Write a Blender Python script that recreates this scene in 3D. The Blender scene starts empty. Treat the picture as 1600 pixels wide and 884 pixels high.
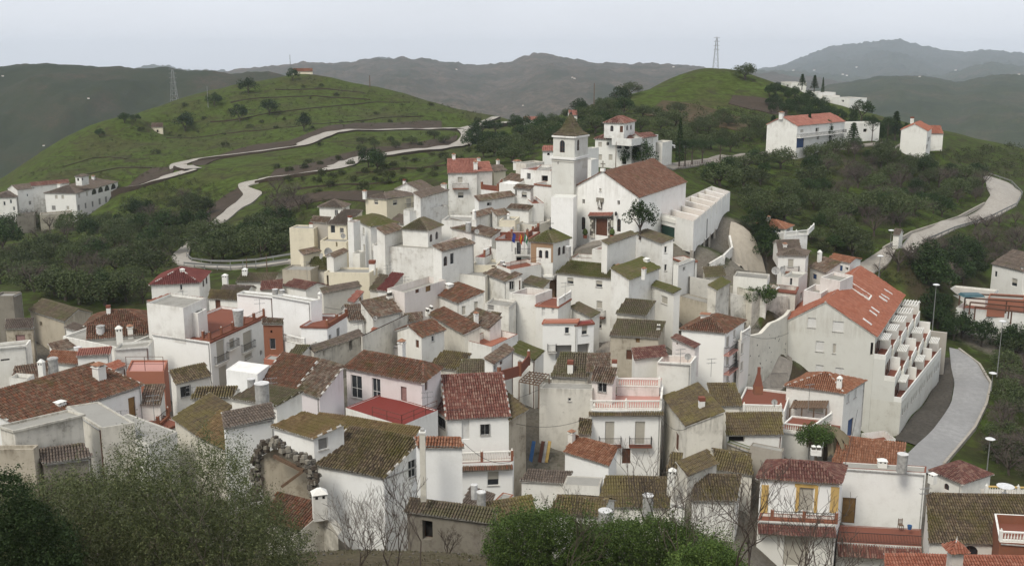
import bpy, math, random, time
import numpy as np
from mathutils import Vector
T00 = time.time()
random.seed(7); RNG = np.random.default_rng(7)
scn = bpy.context.scene
COL = scn.collection
# ------------------------------------------------------------------ camera, world, sun
FPX, PITCH = 1600.0, math.radians(12.2)
cd = bpy.data.cameras.new('camera'); cam = bpy.data.objects.new('camera', cd); COL.objects.link(cam)
cd.sensor_width = 36; cd.lens = 36 * FPX / 1600; cd.clip_start = .5; cd.clip_end = 30000
cam.location = (0, 0, 0); cam.rotation_euler = (math.radians(90) - PITCH, 0, 0)
scn.camera = cam
SUN_EL, SUN_AZ = math.radians(52), math.radians(215)      # azimuth from +Y clockwise: behind the camera, to the left
w = bpy.data.worlds.new('World'); scn.world = w; w.use_nodes = True
nt = w.node_tree; nt.nodes.clear()
sky = nt.nodes.new('ShaderNodeTexSky'); sky.sky_type = 'NISHITA'; sky.sun_disc = False
sky.sun_elevation = SUN_EL; sky.sun_rotation = SUN_AZ; sky.air_density = 1.0; sky.dust_density = 2.0
mx = nt.nodes.new('ShaderNodeMix'); mx.data_type = 'RGBA'; mx.inputs[0].default_value = .93   # the cloud deck over the clear sky
mx.inputs[7].default_value = (4.85, 5.02, 5.4, 1)
bg = nt.nodes.new('ShaderNodeBackground'); bg.inputs[1].default_value = .1
wo = nt.nodes.new('ShaderNodeOutputWorld')
wt = nt.nodes.new('ShaderNodeTexCoord'); wn_ = nt.nodes.new('ShaderNodeTexNoise'); wn_.inputs['Scale'].default_value = 3.2; wn_.inputs['Detail'].default_value = 5      # faint cloud texture
wmp = nt.nodes.new('ShaderNodeMapping'); wmp.inputs[3].default_value = (1, 1, 3.5); nt.links.new(wt.outputs['Generated'], wmp.inputs[0]); nt.links.new(wmp.outputs[0], wn_.inputs['Vector'])
wr = nt.nodes.new('ShaderNodeMapRange'); wr.inputs[1].default_value = .3; wr.inputs[2].default_value = .7; wr.inputs[3].default_value = .93; wr.inputs[4].default_value = 1.05; nt.links.new(wn_.outputs[0], wr.inputs[0])
wv_ = nt.nodes.new('ShaderNodeVectorMath'); wv_.operation = 'SCALE'; wv_.inputs[0].default_value = mx.inputs[7].default_value[:3]; nt.links.new(wr.outputs[0], wv_.inputs[3]); nt.links.new(wv_.outputs[0], mx.inputs[7])
nt.links.new(sky.outputs[0], mx.inputs[6]); nt.links.new(mx.outputs[2], bg.inputs[0]); nt.links.new(bg.outputs[0], wo.inputs[0])
sd = bpy.data.lights.new('sun', 'SUN'); sd.energy = 1.4; sd.angle = math.radians(18); sd.color = (1, .95, .86)
so = bpy.data.objects.new('sun', sd); COL.objects.link(so)
dv = Vector((math.sin(SUN_AZ) * math.cos(SUN_EL), math.cos(SUN_AZ) * math.cos(SUN_EL), math.sin(SUN_EL)))
so.rotation_euler = dv.to_track_quat('Z', 'Y').to_euler()
scn.view_settings.view_transform = 'Standard'; scn.view_settings.look = 'None'
scn.view_settings.exposure = .80; scn.view_settings.gamma = 1
scn.cycles.volume_bounces = 2; scn.cycles.max_bounces = 5; scn.cycles.diffuse_bounces = 3
scn.cycles.volume_max_steps = 64; scn.cycles.transparent_max_bounces = 8

# ------------------------------------------------------------------ pixel rays (1600 x 884 photo grid) -> places in the world
CP, SP = math.cos(PITCH), math.sin(PITCH)
def ray(px, py):
    v = 442 - py
    y = FPX * CP + v * SP
    return np.array([(px - 800) / y, 1.0, (-FPX * SP + v * CP) / y])
def at(px, py, D): return ray(px, py) * D
def atz(px, py, z):
    r = ray(px, py); return r * (z / r[2])
def atplane(px, py, P, n):
    r = ray(px, py); return r * (np.dot(P, n) / np.dot(r, n))
def A3(*a): return np.array(a, float)
def unit(v): return v / (np.linalg.norm(v) + 1e-12)

# ------------------------------------------------------------------ materials
MATS = {}
class NB:
    def __init__(s, name, rough=.9, spec=.2):
        s.m = bpy.data.materials.new(name); s.m.use_nodes = True
        s.t = s.m.node_tree; s.b = s.t.nodes['Principled BSDF']
        s.b.inputs['Roughness'].default_value = rough; s.b.inputs['Specular IOR Level'].default_value = spec
        s.geo = s.n('ShaderNodeNewGeometry'); MATS[name] = s.m
    def n(s, t, **k):
        x = s.t.nodes.new(t)
        for a, v in k.items(): setattr(x, a, v)
        return x
    def l(s, a, b): s.t.links.new(a, b)
    def pos(s, sc=(1, 1, 1)):
        m = s.n('ShaderNodeMapping'); s.l(s.geo.outputs['Position'], m.inputs[0]); m.inputs[3].default_value = sc
        return m.outputs[0]
    def noise(s, scale, detail=4, rough=.55, vec=None):
        x = s.n('ShaderNodeTexNoise'); x.inputs['Scale'].default_value = scale; x.inputs['Detail'].default_value = detail
        x.inputs['Roughness'].default_value = rough
        s.l(vec if vec is not None else s.geo.outputs['Position'], x.inputs['Vector']); return x.outputs[0]
    def ramp(s, f, stops):
        r = s.n('ShaderNodeValToRGB'); e = r.color_ramp.elements
        while len(e) < len(stops): e.new(.5)
        for q, (p, c) in zip(e, stops):
            q.position = p; q.color = (c, c, c, 1) if isinstance(c, (int, float)) else (*c, 1)
        s.l(f, r.inputs[0]); return r.outputs[0]
    def mix(s, f, a, b, mode='MIX'):
        x = s.n('ShaderNodeMix', data_type='RGBA', blend_type=mode)
        for i, v in ((0, f), (6, a), (7, b)):
            if hasattr(v, 'links'): s.l(v, x.inputs[i])
            elif isinstance(v, tuple): x.inputs[i].default_value = (*v, 1)
            else: x.inputs[i].default_value = v
        return x.outputs[2]
    def math(s, op, a, b=0.0):
        x = s.n('ShaderNodeMath', operation=op)
        for i, v in ((0, a), (1, b)):
            if hasattr(v, 'links'): s.l(v, x.inputs[i])
            else: x.inputs[i].default_value = v
        return x.outputs[0]
    def col(s, c):
        if hasattr(c, 'links'): s.l(c, s.b.inputs['Base Color'])
        else: s.b.inputs['Base Color'].default_value = (*c, 1)
        return s
    def bump(s, h, st=.3, d=.05):
        x = s.n('ShaderNodeBump'); x.inputs['Strength'].default_value = st; x.inputs['Distance'].default_value = d
        s.l(h, x.inputs['Height']); s.l(x.outputs[0], s.b.inputs['Normal']); return s

def wall_mat(name, c, dirt=.5, dc=(.30, .26, .20)):
    b = NB(name, .92, .1)
    big = b.ramp(b.noise(.45, 5), [(.42, 0), (.72, 1)])
    streak = b.ramp(b.noise(1.0, 5, .65, b.pos((1.6, 1.6, .16))), [(.5, 0), (.78, 1)])
    fine = b.noise(5, 5, .7)
    oi = b.n('ShaderNodeObjectInfo'); rnd = oi.outputs['Random']
    dm = b.math('MULTIPLY', b.math('ADD', .35, b.math('MULTIPLY', b.math('POWER', rnd, 1.6), 1.5)), dirt)
    drip = b.ramp(b.noise(1.0, 6, .7, b.pos((3.5, 3.5, .45))), [(.56, 0), (.70, 1)])
    patch = b.ramp(b.noise(.9, 7, .75), [(.55, 0), (.60, 1)])
    f = b.math('MULTIPLY', b.math('ADD', b.math('MULTIPLY', big, .30), b.math('ADD', b.math('MULTIPLY', streak, .22), b.math('ADD', b.math('MULTIPLY', b.math('MULTIPLY', drip, big), .5), b.math('MULTIPLY', patch, .18)))), dm)
    f = b.math('ADD', f, b.math('MULTIPLY', b.ramp(b.noise(1.7, 8, .72), [(.60, 0), (.68, 1)]), dirt * .35))
    tc = b.n('ShaderNodeTexCoord'); sx = b.n('ShaderNodeSeparateXYZ'); b.l(tc.outputs['Object'], sx.inputs[0]); lz = sx.outputs[2]
    at_ = b.n('ShaderNodeAttribute', attribute_type='OBJECT', attribute_name='wall_top')
    under = b.ramp(b.math('SUBTRACT', b.math('ADD', at_.outputs[2], -0.0), lz), [(0, 1), (1, 0)])      # metre below the eaves
    under = b.math('MULTIPLY', under, b.math('GREATER_THAN', at_.outputs[2], .1))
    dn = b.ramp(b.noise(1.0, 5, .7, b.pos((2.6, 2.6, .25))), [(.42, 0), (.66, 1)])
    base = b.ramp(b.math('MULTIPLY', lz, .5), [(0, 1), (1, 0)])
    f = b.math('MINIMUM', b.math('ADD', f, b.math('MULTIPLY', b.math('ADD', b.math('MULTIPLY', b.math('MULTIPLY', under, dn), .55), b.math('MULTIPLY', b.math('MULTIPLY', base, b.ramp(b.noise(1.3, 5), [(.35, 0), (.6, 1)])), .6)), b.math('ADD', .3, b.math('MULTIPLY', dirt, .6)))), .95)
    c1 = b.mix(b.ramp(fine, [(.3, 0), (.8, .22)]), c, tuple(x * .8 for x in c))
    c1 = b.mix(b.math('MULTIPLY', b.math('FRACT', b.math('MULTIPLY', rnd, 7.3)), .35), c1, tuple(x * k for x, k in zip(c, (.93, .89, .80))))
    b.col(b.mix(f, c1, dc)); b.bump(b.noise(3.0, 6, .7), .25, .06)
def tile_mat(name, cs, moss=(.07, .075, .02), mt=.6, light=.12):
    b = NB(name, .93, .1)
    uv = b.n('ShaderNodeUVMap'); wn = b.n('ShaderNodeTexWhiteNoise', noise_dimensions='2D'); b.l(uv.outputs[0], wn.inputs['Vector'])
    n = len(cs); st = [(i / n, c) for i, c in enumerate(cs)]
    r = b.n('ShaderNodeValToRGB'); r.color_ramp.interpolation = 'LINEAR'; e = r.color_ramp.elements
    while len(e) < n: e.new(.5)
    for q, (p, c) in zip(e, st): q.position = p; q.color = (*c, 1)
    b.l(wn.outputs[0], r.inputs[0])
    col = b.mix(b.ramp(b.noise(2.2, 5, .65), [(.35, 0), (.75, .75)]), r.outputs[0], tuple(x * .55 for x in cs[0]))
    m = b.ramp(b.noise(.35, 6, .68), [(mt - .1, 0), (mt + .12, 1)])
    m2 = b.math('MULTIPLY', m, b.ramp(b.noise(6, 4, .7), [(.3, .25), (.6, 1)]))
    col = b.mix(m2, col, moss)
    lich = b.ramp(b.noise(3.3, 4, .8, b.pos((1, 1, 1))), [(.69, 0), (.76, light * 5)])
    b.col(b.mix(lich, col, (.30, .25, .14)))
    b.bump(b.noise(14, 3), .3, .02)
def plain(name, c, rough=.7, var=.25, scale=3, spec=.3, metal=0):
    b = NB(name, rough, spec); b.b.inputs['Metallic'].default_value = metal
    b.col(b.mix(b.ramp(b.noise(scale, 5, .65), [(.3, 0), (.75, 1)]), c, tuple(x * (1 - var * 1.6) for x in c)))

wall_mat('white', (.81, .80, .75), .58)
wall_mat('clean', (.815, .805, .755), .36)
wall_mat('bright', (.90, .90, .87), .2)
wall_mat('greywhite', (.66, .655, .60), .45)
wall_mat('dirty', (.70, .67, .59), 1.1, (.22, .20, .16))
wall_mat('pinkish', (.79, .735, .70), .4)
wall_mat('lilac', (.76, .71, .71), .3)
wall_mat('cream', (.76, .70, .55), .35)
wall_mat('offwhite', (.70, .67, .59), .5)
wall_mat('ruin', (.50, .45, .36), 1.0, (.17, .14, .10))
wall_mat('stone', (.26, .24, .20), .9, (.12, .10, .08))
wall_mat('brick', (.27, .115, .07), .5, (.12, .07, .05))
wall_mat('ochre', (.42, .28, .14), .5)
wall_mat('brickochre', (.36, .24, .15), .5, (.2, .13, .08))
wall_mat('terracotta', (.21, .082, .056), .45, (.16, .08, .06))
wall_mat('pinkfloor', (.50, .27, .23), .45, (.3, .2, .17))
wall_mat('redfloor', (.20, .045, .038), .4, (.16, .05, .04))
wall_mat('orange', (.36, .15, .10), .4, (.3, .14, .09))
wall_mat('greyroof', (.32, .31, .28), .8, (.14, .13, .11))
wall_mat('concrete', (.42, .39, .34), .6, (.25, .22, .18))
wall_mat('yellowpaint', (.62, .42, .15), .4)
wall_mat('greenflat', (.07, .10, .03), .3, (.10, .09, .05))
wall_mat('coping', (.50, .48, .42), .8, (.2, .18, .15))
tile_mat('ochremoss', [(.17, .11, .06), (.23, .15, .08), (.15, .105, .06), (.27, .19, .10)], mt=.5, moss=(.16, .13, .05), light=.15)
tile_mat('brown', [(.10, .072, .055), (.15, .092, .068), (.20, .125, .088), (.16, .14, .11), (.27, .21, .16)], mt=.62)
tile_mat('dark', [(.075, .06, .045), (.12, .088, .062), (.17, .12, .08), (.21, .165, .10)], mt=.55, moss=(.09, .08, .025), light=.2)
tile_mat('moss', [(.12, .10, .07), (.16, .135, .09), (.19, .155, .105), (.14, .105, .08)], mt=.54, moss=(.095, .10, .04))
tile_mat('green', [(.11, .10, .055), (.14, .125, .065), (.17, .135, .08)], mt=.46, moss=(.085, .095, .028), light=.04)
tile_mat('yellowmoss', [(.12, .088, .058), (.17, .13, .075), (.20, .16, .085), (.12, .095, .065)], mt=.56, moss=(.17, .145, .05), light=.2)
tile_mat('greybrown', [(.13, .105, .085), (.17, .14, .115), (.21, .165, .13), (.15, .12, .10)], mt=.66)
tile_mat('church', [(.15, .075, .05), (.20, .10, .07), (.12, .068, .05), (.17, .12, .09), (.24, .14, .10)], mt=.7)
tile_mat('red', [(.17, .07, .055), (.23, .095, .072), (.14, .06, .052), (.34, .22, .17)], mt=.8)
tile_mat('maroon', [(.14, .062, .052), (.18, .08, .065), (.115, .055, .05), (.25, .15, .115)], mt=.85)
tile_mat('orangetile', [(.32, .115, .075), (.37, .145, .09), (.27, .10, .065), (.40, .19, .13)], mt=.9)
tile_mat('rusty', [(.25, .105, .06), (.31, .14, .08), (.19, .09, .055), (.35, .19, .12)], mt=.8)
tile_mat('pinktile', [(.34, .15, .115), (.40, .19, .14), (.30, .13, .10)], mt=.95)
tile_mat('redflat', [(.185, .065, .057), (.21, .075, .065), (.16, .058, .052)], mt=.95, light=0)
tile_mat('mixed', [(.16, .07, .045), (.22, .10, .06), (.10, .06, .045), (.26, .16, .11), (.12, .09, .06)], mt=.66, light=.15)
plain('mortar', (.66, .63, .57), .9, .4, 2)
plain('frame_white', (.74, .73, .70), .6, .1)
plain('frame_brown', (.13, .06, .035), .6)
plain('frame_blue', (.06, .12, .25), .6)
plain('glass', (.035, .04, .045), .18, .3, 2, .6)
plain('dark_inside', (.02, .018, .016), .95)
plain('door_brown', (.14, .06, .035), .6)
plain('door_ochre', (.30, .18, .07), .6)
plain('door_pink', (.36, .22, .20), .7)
plain('door_green', (.03, .07, .05), .6)
plain('door_blue', (.04, .09, .22), .5)
plain('iron', (.035, .033, .03), .6)
plain('rust', (.14, .06, .04), .8)
plain('steel', (.30, .30, .29), .5, .2, 3, .5, .3)
plain('tank', (.47, .46, .43), .85, .35, 3)
plain('tankwhite', (.72, .71, .68), .85, .25, 3)
plain('wood', (.17, .11, .07), .8)
plain('plastic_white', (.78, .78, .76), .4)
plain('pot', (.38, .14, .08), .8)
plain('bark', (.10, .08, .06), .95)
plain('twig', (.10, .078, .062), .95)
plain('twigpale', (.21, .18, .15), .95)
plain('blue_plastic', (.06, .16, .36), .5)
plain('teal', (.06, .13, .15), .5); plain('yellow_board', (.62, .42, .14), .7)
plain('stonework', (.20, .18, .15), .95, .6, 9)
plain('car_white', (.75, .75, .75), .25, .05, 1, .5)
plain('tyre', (.02, .02, .02), .9)
plain('lampglass', (.80, .80, .78), .3)
plain('flag_blue', (.03, .05, .25), .8); plain('flag_red', (.5, .03, .03), .8); plain('flag_yellow', (.7, .42, .03), .8)
plain('flag_green', (.02, .20, .08), .8); plain('flag_white', (.75, .75, .75), .8)
def shutter_mat(name, c):
    b = NB(name, .7, .2); wv = b.n('ShaderNodeTexWave', wave_type='BANDS', bands_direction='Z'); wv.inputs['Scale'].default_value = 2.6
    b.l(b.geo.outputs['Position'], wv.inputs['Vector'])
    b.col(b.mix(b.ramp(b.noise(2), [(.3, 0), (.8, .4)]), c, tuple(x * .7 for x in c))); b.bump(wv.outputs[0], .5, .03)
shutter_mat('shutter', (.47, .44, .37)); shutter_mat('shutter_white', (.70, .69, .65)); shutter_mat('shutter_grey', (.27, .26, .24))
def leaf_mat(name, cs, tr=.25):
    b = NB(name, .7, .2)
    uv = b.n('ShaderNodeUVMap'); wn = b.n('ShaderNodeTexWhiteNoise', noise_dimensions='2D'); b.l(uv.outputs[0], wn.inputs['Vector'])
    n = len(cs)
    c = b.ramp(wn.outputs[0], [(i / (n - 1), k) for i, k in enumerate(cs)])
    big = b.ramp(b.noise(.8, 4), [(.35, 0), (.7, 1)])
    c = b.mix(b.math('MULTIPLY', big, .4), c, cs[0])
    oi = b.n('ShaderNodeObjectInfo')
    hsv = b.n('ShaderNodeHueSaturation'); hsv.inputs['Saturation'].default_value = .95
    b.l(b.math('ADD', .72, b.math('MULTIPLY', oi.outputs['Random'], .5)), hsv.inputs['Value']); b.l(c, hsv.inputs['Color'])
    b.col(hsv.outputs[0])
leaf_mat('olive', [(.026, .04, .008), (.05, .072, .018), (.082, .106, .036), (.13, .15, .078)])
leaf_mat('oliveyellow', [(.04, .048, .018), (.08, .09, .03), (.13, .13, .05)])
leaf_mat('evergreen', [(.015, .032, .007), (.03, .056, .013), (.05, .082, .022)])
leaf_mat('citrus', [(.03, .055, .012), (.06, .11, .02), (.10, .16, .03)])
leaf_mat('bushgreen', [(.026, .048, .009), (.052, .092, .015), (.088, .145, .024), (.14, .19, .045)])
leaf_mat('scrub', [(.026, .034, .010), (.048, .062, .015), (.075, .082, .026)])
leaf_mat('twiggy', [(.07, .054, .044), (.10, .08, .068), (.135, .105, .09)])
leaf_mat('foreolive', [(.024, .032, .009), (.048, .062, .018), (.08, .098, .03), (.12, .138, .07), (.15, .155, .055)])
leaf_mat('drygrass', [(.09, .08, .045), (.14, .12, .07), (.10, .12, .04)])
leaf_mat('deadpalm', [(.14, .11, .06), (.20, .165, .10), (.26, .22, .14)])

# ------------------------------------------------------------------ mesh helpers
class MB:
    def __init__(s): s.v = []; s.f = []; s.mi = []; s.uv = []; s.mats = []
    def m(s, name):
        if name not in s.mats: s.mats.append(name)
        return s.mats.index(name)
    def face(s, pts, mat, uv=(0, 0)):
        i = len(s.v); s.v.extend([tuple(p) for p in pts]); s.f.append(tuple(range(i, i + len(pts)))); s.mi.append(s.m(mat)); s.uv.append(uv)
    def box(s, c, sx, sy, sz, mat, ax=None, ay=None, up=None, taper=1.0):
        """box standing on centre c (bottom centre), ax/ay horizontal unit axes"""
        c = np.array(c, float); ax = A3(1, 0, 0) if ax is None else ax; ay = A3(-ax[1], ax[0], 0) if ay is None else ay
        up = A3(0, 0, 1) if up is None else up
        b = [c + ax * sx / 2 * i + ay * sy / 2 * j for i, j in ((-1, -1), (1, -1), (1, 1), (-1, 1))]
        t = [c + up * sz + (p - c) * taper for p in b]
        s.face(b[::-1], mat); s.face(t, mat)
        for k in range(4): s.face([b[k], b[(k + 1) % 4], t[(k + 1) % 4], t[k]], mat)
    def tube(s, a, b, r1, r2, mat, n=6, cap=True):
        a = np.array(a, float); b = np.array(b, float); d = unit(b - a); h = A3(0, 0, 1) if abs(d[2]) < .9 else A3(1, 0, 0)
        u = unit(np.cross(d, h)); v = np.cross(d, u)
        i = len(s.v); m = s.m(mat)
        for P, r in ((a, r1), (b, r2)):
            for k in range(n):
                t = 2 * math.pi * k / n; s.v.append(tuple(P + u * math.cos(t) * r + v * math.sin(t) * r))
        for k in range(n):
            s.f.append((i + k, i + n + k, i + n + (k + 1) % n, i + (k + 1) % n)); s.mi.append(m); s.uv.append((0, 0))
        if cap:
            s.f.append(tuple(i + n + k for k in range(n))[::-1]); s.mi.append(m); s.uv.append((0, 0))
    def bar(s, a, b, wd, ht, mat):
        a = np.array(a, float); b = np.array(b, float); d = b - a; L = np.linalg.norm(d)
        if L < 1e-4: return
        d = d / L; sd_ = unit(np.cross(d, A3(0, 0, 1))) if abs(d[2]) < .98 else A3(1, 0, 0); up = np.cross(sd_, d)
        q = [sd_ * i * wd / 2 + up * j * ht / 2 for i, j in ((-1, -1), (1, -1), (1, 1), (-1, 1))]
        for k in range(4): s.face([a + q[k], a + q[(k + 1) % 4], b + q[(k + 1) % 4], b + q[k]], mat)
        s.face([a + x for x in q[::-1]], mat); s.face([b + x for x in q], mat)
    def lathe(s, c, prof, mat, n=10):
        c = np.array(c, float); i = len(s.v); m = s.m(mat)
        for r, z in prof:
            for k in range(n):
                t = 2 * math.pi * k / n; s.v.append((c[0] + r * math.cos(t), c[1] + r * math.sin(t), c[2] + z))
        for j in range(len(prof) - 1):
            for k in range(n):
                a = i + j * n; s.f.append((a + k, a + (k + 1) % n, a + n + (k + 1) % n, a + n + k)); s.mi.append(m); s.uv.append((0, 0))
    def build(s, name, parent=None, org=None, kind=None, smooth=False):
        o_ = np.array(org if org is not None else (0, 0, 0), float)
        me = bpy.data.meshes.new(name)
        me.from_pydata([(x - o_[0], y - o_[1], z - o_[2]) for x, y, z in s.v], [], s.f)
        for n in s.mats: me.materials.append(MATS[n])
        me.polygons.foreach_set('material_index', np.array(s.mi, np.int32))
        if any(u != (0, 0) for u in s.uv):
            ul = me.uv_layers.new(name='UVMap'); arr = []
            for f, u in zip(s.f, s.uv): arr.extend(u * len(f))
            ul.data.foreach_set('uv', np.array(arr, np.float32))
        if smooth: me.polygons.foreach_set('use_smooth', [True] * len(s.f))
        ob = bpy.data.objects.new(name, me); COL.objects.link(ob)
        if parent is not None:
            ob.parent = parent
        else: ob.location = tuple(o_)
        if kind: ob['kind'] = kind
        return ob
def quadmesh(name, V, mat, uv=None):
    """V (n,4,3) loose quads, fast"""
    n = len(V); me = bpy.data.meshes.new(name)
    me.vertices.add(n * 4); me.vertices.foreach_set('co', np.ascontiguousarray(V, np.float32).ravel())
    me.loops.add(n * 4); me.loops.foreach_set('vertex_index', np.arange(n * 4, dtype=np.int32))
    me.polygons.add(n); me.polygons.foreach_set('loop_start', np.arange(0, n * 4, 4, dtype=np.int32))
    me.polygons.foreach_set('loop_total', np.full(n, 4, np.int32))
    if uv is not None:
        ul = me.uv_layers.new(name='UVMap'); ul.data.foreach_set('uv', np.repeat(uv, 4, axis=0).astype(np.float32).ravel())
    me.materials.append(MATS[mat]); me.update(calc_edges=True); return me
def tag(o, label=None, cat=None, group=None, kind=None):
    if label: o['label'] = label
    if cat: o['category'] = cat
    if group: o['group'] = group
    if kind: o['kind'] = kind
    return o
def empty(name, loc, label, cat, group=None):
    o = bpy.data.objects.new(name, None); COL.objects.link(o); o.location = tuple(loc); o.empty_display_size = .5
    return tag(o, label, cat, group)

# ------------------------------------------------------------------ terrain (thin plate through surveyed points)
CTRL = []
def c_(px, py, D): CTRL.append(at(px, py, D))
def cw(x, y, z): CTRL.append(A3(x, y, z))
for q in [(0,884,50),(250,884,56),(500,866,64),(700,872,66),(900,884,64),(1100,884,64),
  (20,480,160),(100,450,172),(200,440,178),(60,400,230),(100,350,300),(0,340,330),(200,340,292),(250,380,240),
  (290,400,226),(350,420,192),(430,400,190),(455,408,182),(450,385,205),(390,303,290),(300,265,360),(190,297,335),(130,340,318),
  (500,292,262),(600,280,255),(560,252,330),(530,206,408),(620,203,425),(700,204,410),(740,207,395),(430,245,350),(420,282,300),(640,239,352),(720,227,378),
  (480,115,560),(480,140,530),(430,122,555),(400,132,540),(530,125,555),(330,150,520),(230,190,470),(300,180,490),(250,215,450),(380,210,430),(480,180,470),(150,226,430),(90,240,425),(190,236,420),(20,282,415),(-60,330,410),
  (620,144,560),(570,132,560),(700,167,540),(660,155,550),(750,178,520),(790,186,510),(560,170,490),(660,185,470),(850,190,430),(800,200,420),(850,215,360),(760,240,330),
  (1120,113,470),(1060,120,462),(1170,119,475),(1000,146,425),(950,168,390),(1230,142,460),(1300,172,430),(1100,170,385),(1080,232,290),(1200,240,305),
  (1000,232,258),(1040,265,235),(1330,230,325),(1250,200,335),(1450,238,340),(1200,300,245),(1300,320,240),(1400,300,272),(1500,262,325),(1200,368,192),(1300,380,200),(1150,330,200),
  (1450,342,238),(1560,292,292),(1592,312,285),(1545,282,305),(1380,412,205),(1345,428,195),(1450,410,208),(1500,425,210),
  (1500,540,178),(1590,560,176),(1480,605,158),(1540,602,159),(1520,562,170),(1490,547,176),(1500,650,146),(1450,718,130),(1560,690,140),(1600,725,132),
  (1560,225,390),(1650,250,370),(1700,330,300),(1700,450,220),(1750,600,170),(1700,700,145),
  (1165,360,182),(1190,425,156),(1150,425,157),(940,372,161),(1120,400,160),(1200,500,143),(1190,485,146),(1212,600,136),(1158,598,131),(1173,590,131),(1205,566,137),(1229,545,144),(1385,690,133),(1402,680,137),(1345,674,118)]: c_(*q)
for q in [(0,0,-2.2),(-30,0,-3),(30,0,-3),(0,22,-16),(-25,22,-16),(25,22,-17),(-60,20,-18),(60,20,-21),(0,38,-23),(-20,38,-23),(20,38,-24),(-45,40,-25),(45,40,-27),(0,-40,2),(-90,-30,-2),(90,-30,-4),
  (45,132,-51),(52,136,-53),(45,62,-35),(70,70,-42),(90,100,-50),(-70,60,-33),(-100,100,-42),(-140,150,-50),(-60,90,-36),
  (-350,420,-75),(-400,600,-105),(-250,700,-100),(-100,760,-90),(50,760,-90),(200,700,-90),(300,560,-85),(420,520,-95),(450,700,-120),
  (-300,300,-72),(-250,200,-66),(-430,300,-95),(-600,800,-125),(600,800,-125),(0,960,-130),(-300,950,-130),(300,950,-130),(700,1000,-135),(-700,1000,-135),
  (320,300,-62),(260,200,-62),(200,120,-60),(60,560,-52),(160,560,-55),(300,430,-62),(-60,640,-45),(-200,640,-45),(-130,645,-38),(-110,700,-60),(-30,610,-48),(40,480,-36),(22,450,-33),(60,500,-36),(-160,620,-28),(-90,610,-27),(-330,520,-80),(-270,470,-72)]: cw(*q)
def terrain_fit():
    P = np.array(CTRL); S = 100.0
    keep = []
    for i, p in enumerate(P):
        if all(np.hypot(*(p[:2] - P[j][:2])) > 1.5 for j in keep): keep.append(i)
    P = P[keep]; X = P[:, :2] / S; z = P[:, 2]; n = len(X)
    def K(r2): return .5 * r2 * np.log(r2 + 1e-9)
    d = ((X[:, None] - X[None]) ** 2).sum(-1)
    A = np.zeros((n + 3, n + 3)); A[:n, :n] = K(d) + np.eye(n) * .0006; A[:n, n] = 1; A[:n, n + 1:] = X; A[n:, :n] = A[:n, n:].T
    w_ = np.linalg.solve(A, np.concatenate([z, [0, 0, 0]]))
    def ev(Q):
        Q = Q / S; out = np.empty(len(Q))
        for s in range(0, len(Q), 20000):
            q = Q[s:s + 20000]; r = ((q[:, None] - X[None]) ** 2).sum(-1)
            out[s:s + 20000] = K(r) @ w_[:n] + w_[n] + q @ w_[n + 1:]
        return out
    return ev
def vnoise(x, y, seed=0):
    xi = np.floor(x).astype(np.int64); yi = np.floor(y).astype(np.int64); fx = x - xi; fy = y - yi
    def h(a, b):
        v = (a * 374761393 + b * 668265263 + seed * 974711) & 0xffffffff
        v = ((v ^ (v >> 13)) * 1274126177) & 0xffffffff
        return ((v ^ (v >> 16)) & 0xffff) / 65535.0
    u = fx * fx * (3 - 2 * fx); v = fy * fy * (3 - 2 * fy)
    return (h(xi, yi) * (1 - u) + h(xi + 1, yi) * u) * (1 - v) + (h(xi, yi + 1) * (1 - u) + h(xi + 1, yi + 1) * u) * v
def fbm(x, y, o=5, seed=0):
    s = 0; a = .5
    for k in range(o): s = s + a * (vnoise(x * 2 ** k, y * 2 ** k, seed + k * 17) - .5); a *= .5
    return s * 2
NR, NC = 520, 380; Y0, Y1, OFF, AM = -30.0, 1050.0, 60.0, .80
TG = {}
def terrain_grid():
    ev = terrain_fit()
    ys = np.exp(np.linspace(math.log(Y0 + OFF), math.log(Y1 + OFF), NR)) - OFF
    a = np.linspace(-AM, AM, NC); Y = np.repeat(ys[:, None], NC, 1); X = a[None, :] * (Y + OFF)
    Z = ev(np.stack([X.ravel(), Y.ravel()], 1)).reshape(NR, NC)
    far = np.clip((Y - 90) / 200, 0, 1)
    Z += fbm(X / 38, Y / 38, 4, 5) * 2.2 * far + fbm(X / 7, Y / 7, 3, 9) * .35 * np.clip((Y - 70) / 80, .15, 1)
    Z = np.maximum(Z, -140 + 0 * Z)
    edge = np.clip((Y - 850) / 200, 0, 1); Z = Z * (1 - edge) - 150 * edge
    TG.update(ys=ys, a=a, X=X, Y=Y, Z=Z)
def tz(x, y):
    r = (math.log(max(y, Y0 + .1) + OFF) - math.log(Y0 + OFF)) / (math.log(Y1 + OFF) - math.log(Y0 + OFF)) * (NR - 1)
    c = (x / (y + OFF) + AM) / (2 * AM) * (NC - 1)
    r = min(max(r, 0), NR - 1.001); c = min(max(c, 0), NC - 1.001); i, j = int(r), int(c); fr, fc = r - i, c - j; Z = TG['Z']
    return float((Z[i, j] * (1 - fc) + Z[i, j + 1] * fc) * (1 - fr) + (Z[i + 1, j] * (1 - fc) + Z[i + 1, j + 1] * fc) * fr)
def hit(px, py, y0=25, y1=1000):
    r = ray(px, py); y = y0; py_ = y
    while y < y1:
        if r[2] * y <= tz(r[0] * y, y): 
            lo, hi = py_, y
            for _ in range(12):
                m_ = (lo + hi) / 2
                if r[2] * m_ <= tz(r[0] * m_, m_): hi = m_
                else: lo = m_
            y = hi; return A3(r[0] * y, y, tz(r[0] * y, y))
        py_ = y; y *= 1.012
    return None

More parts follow.
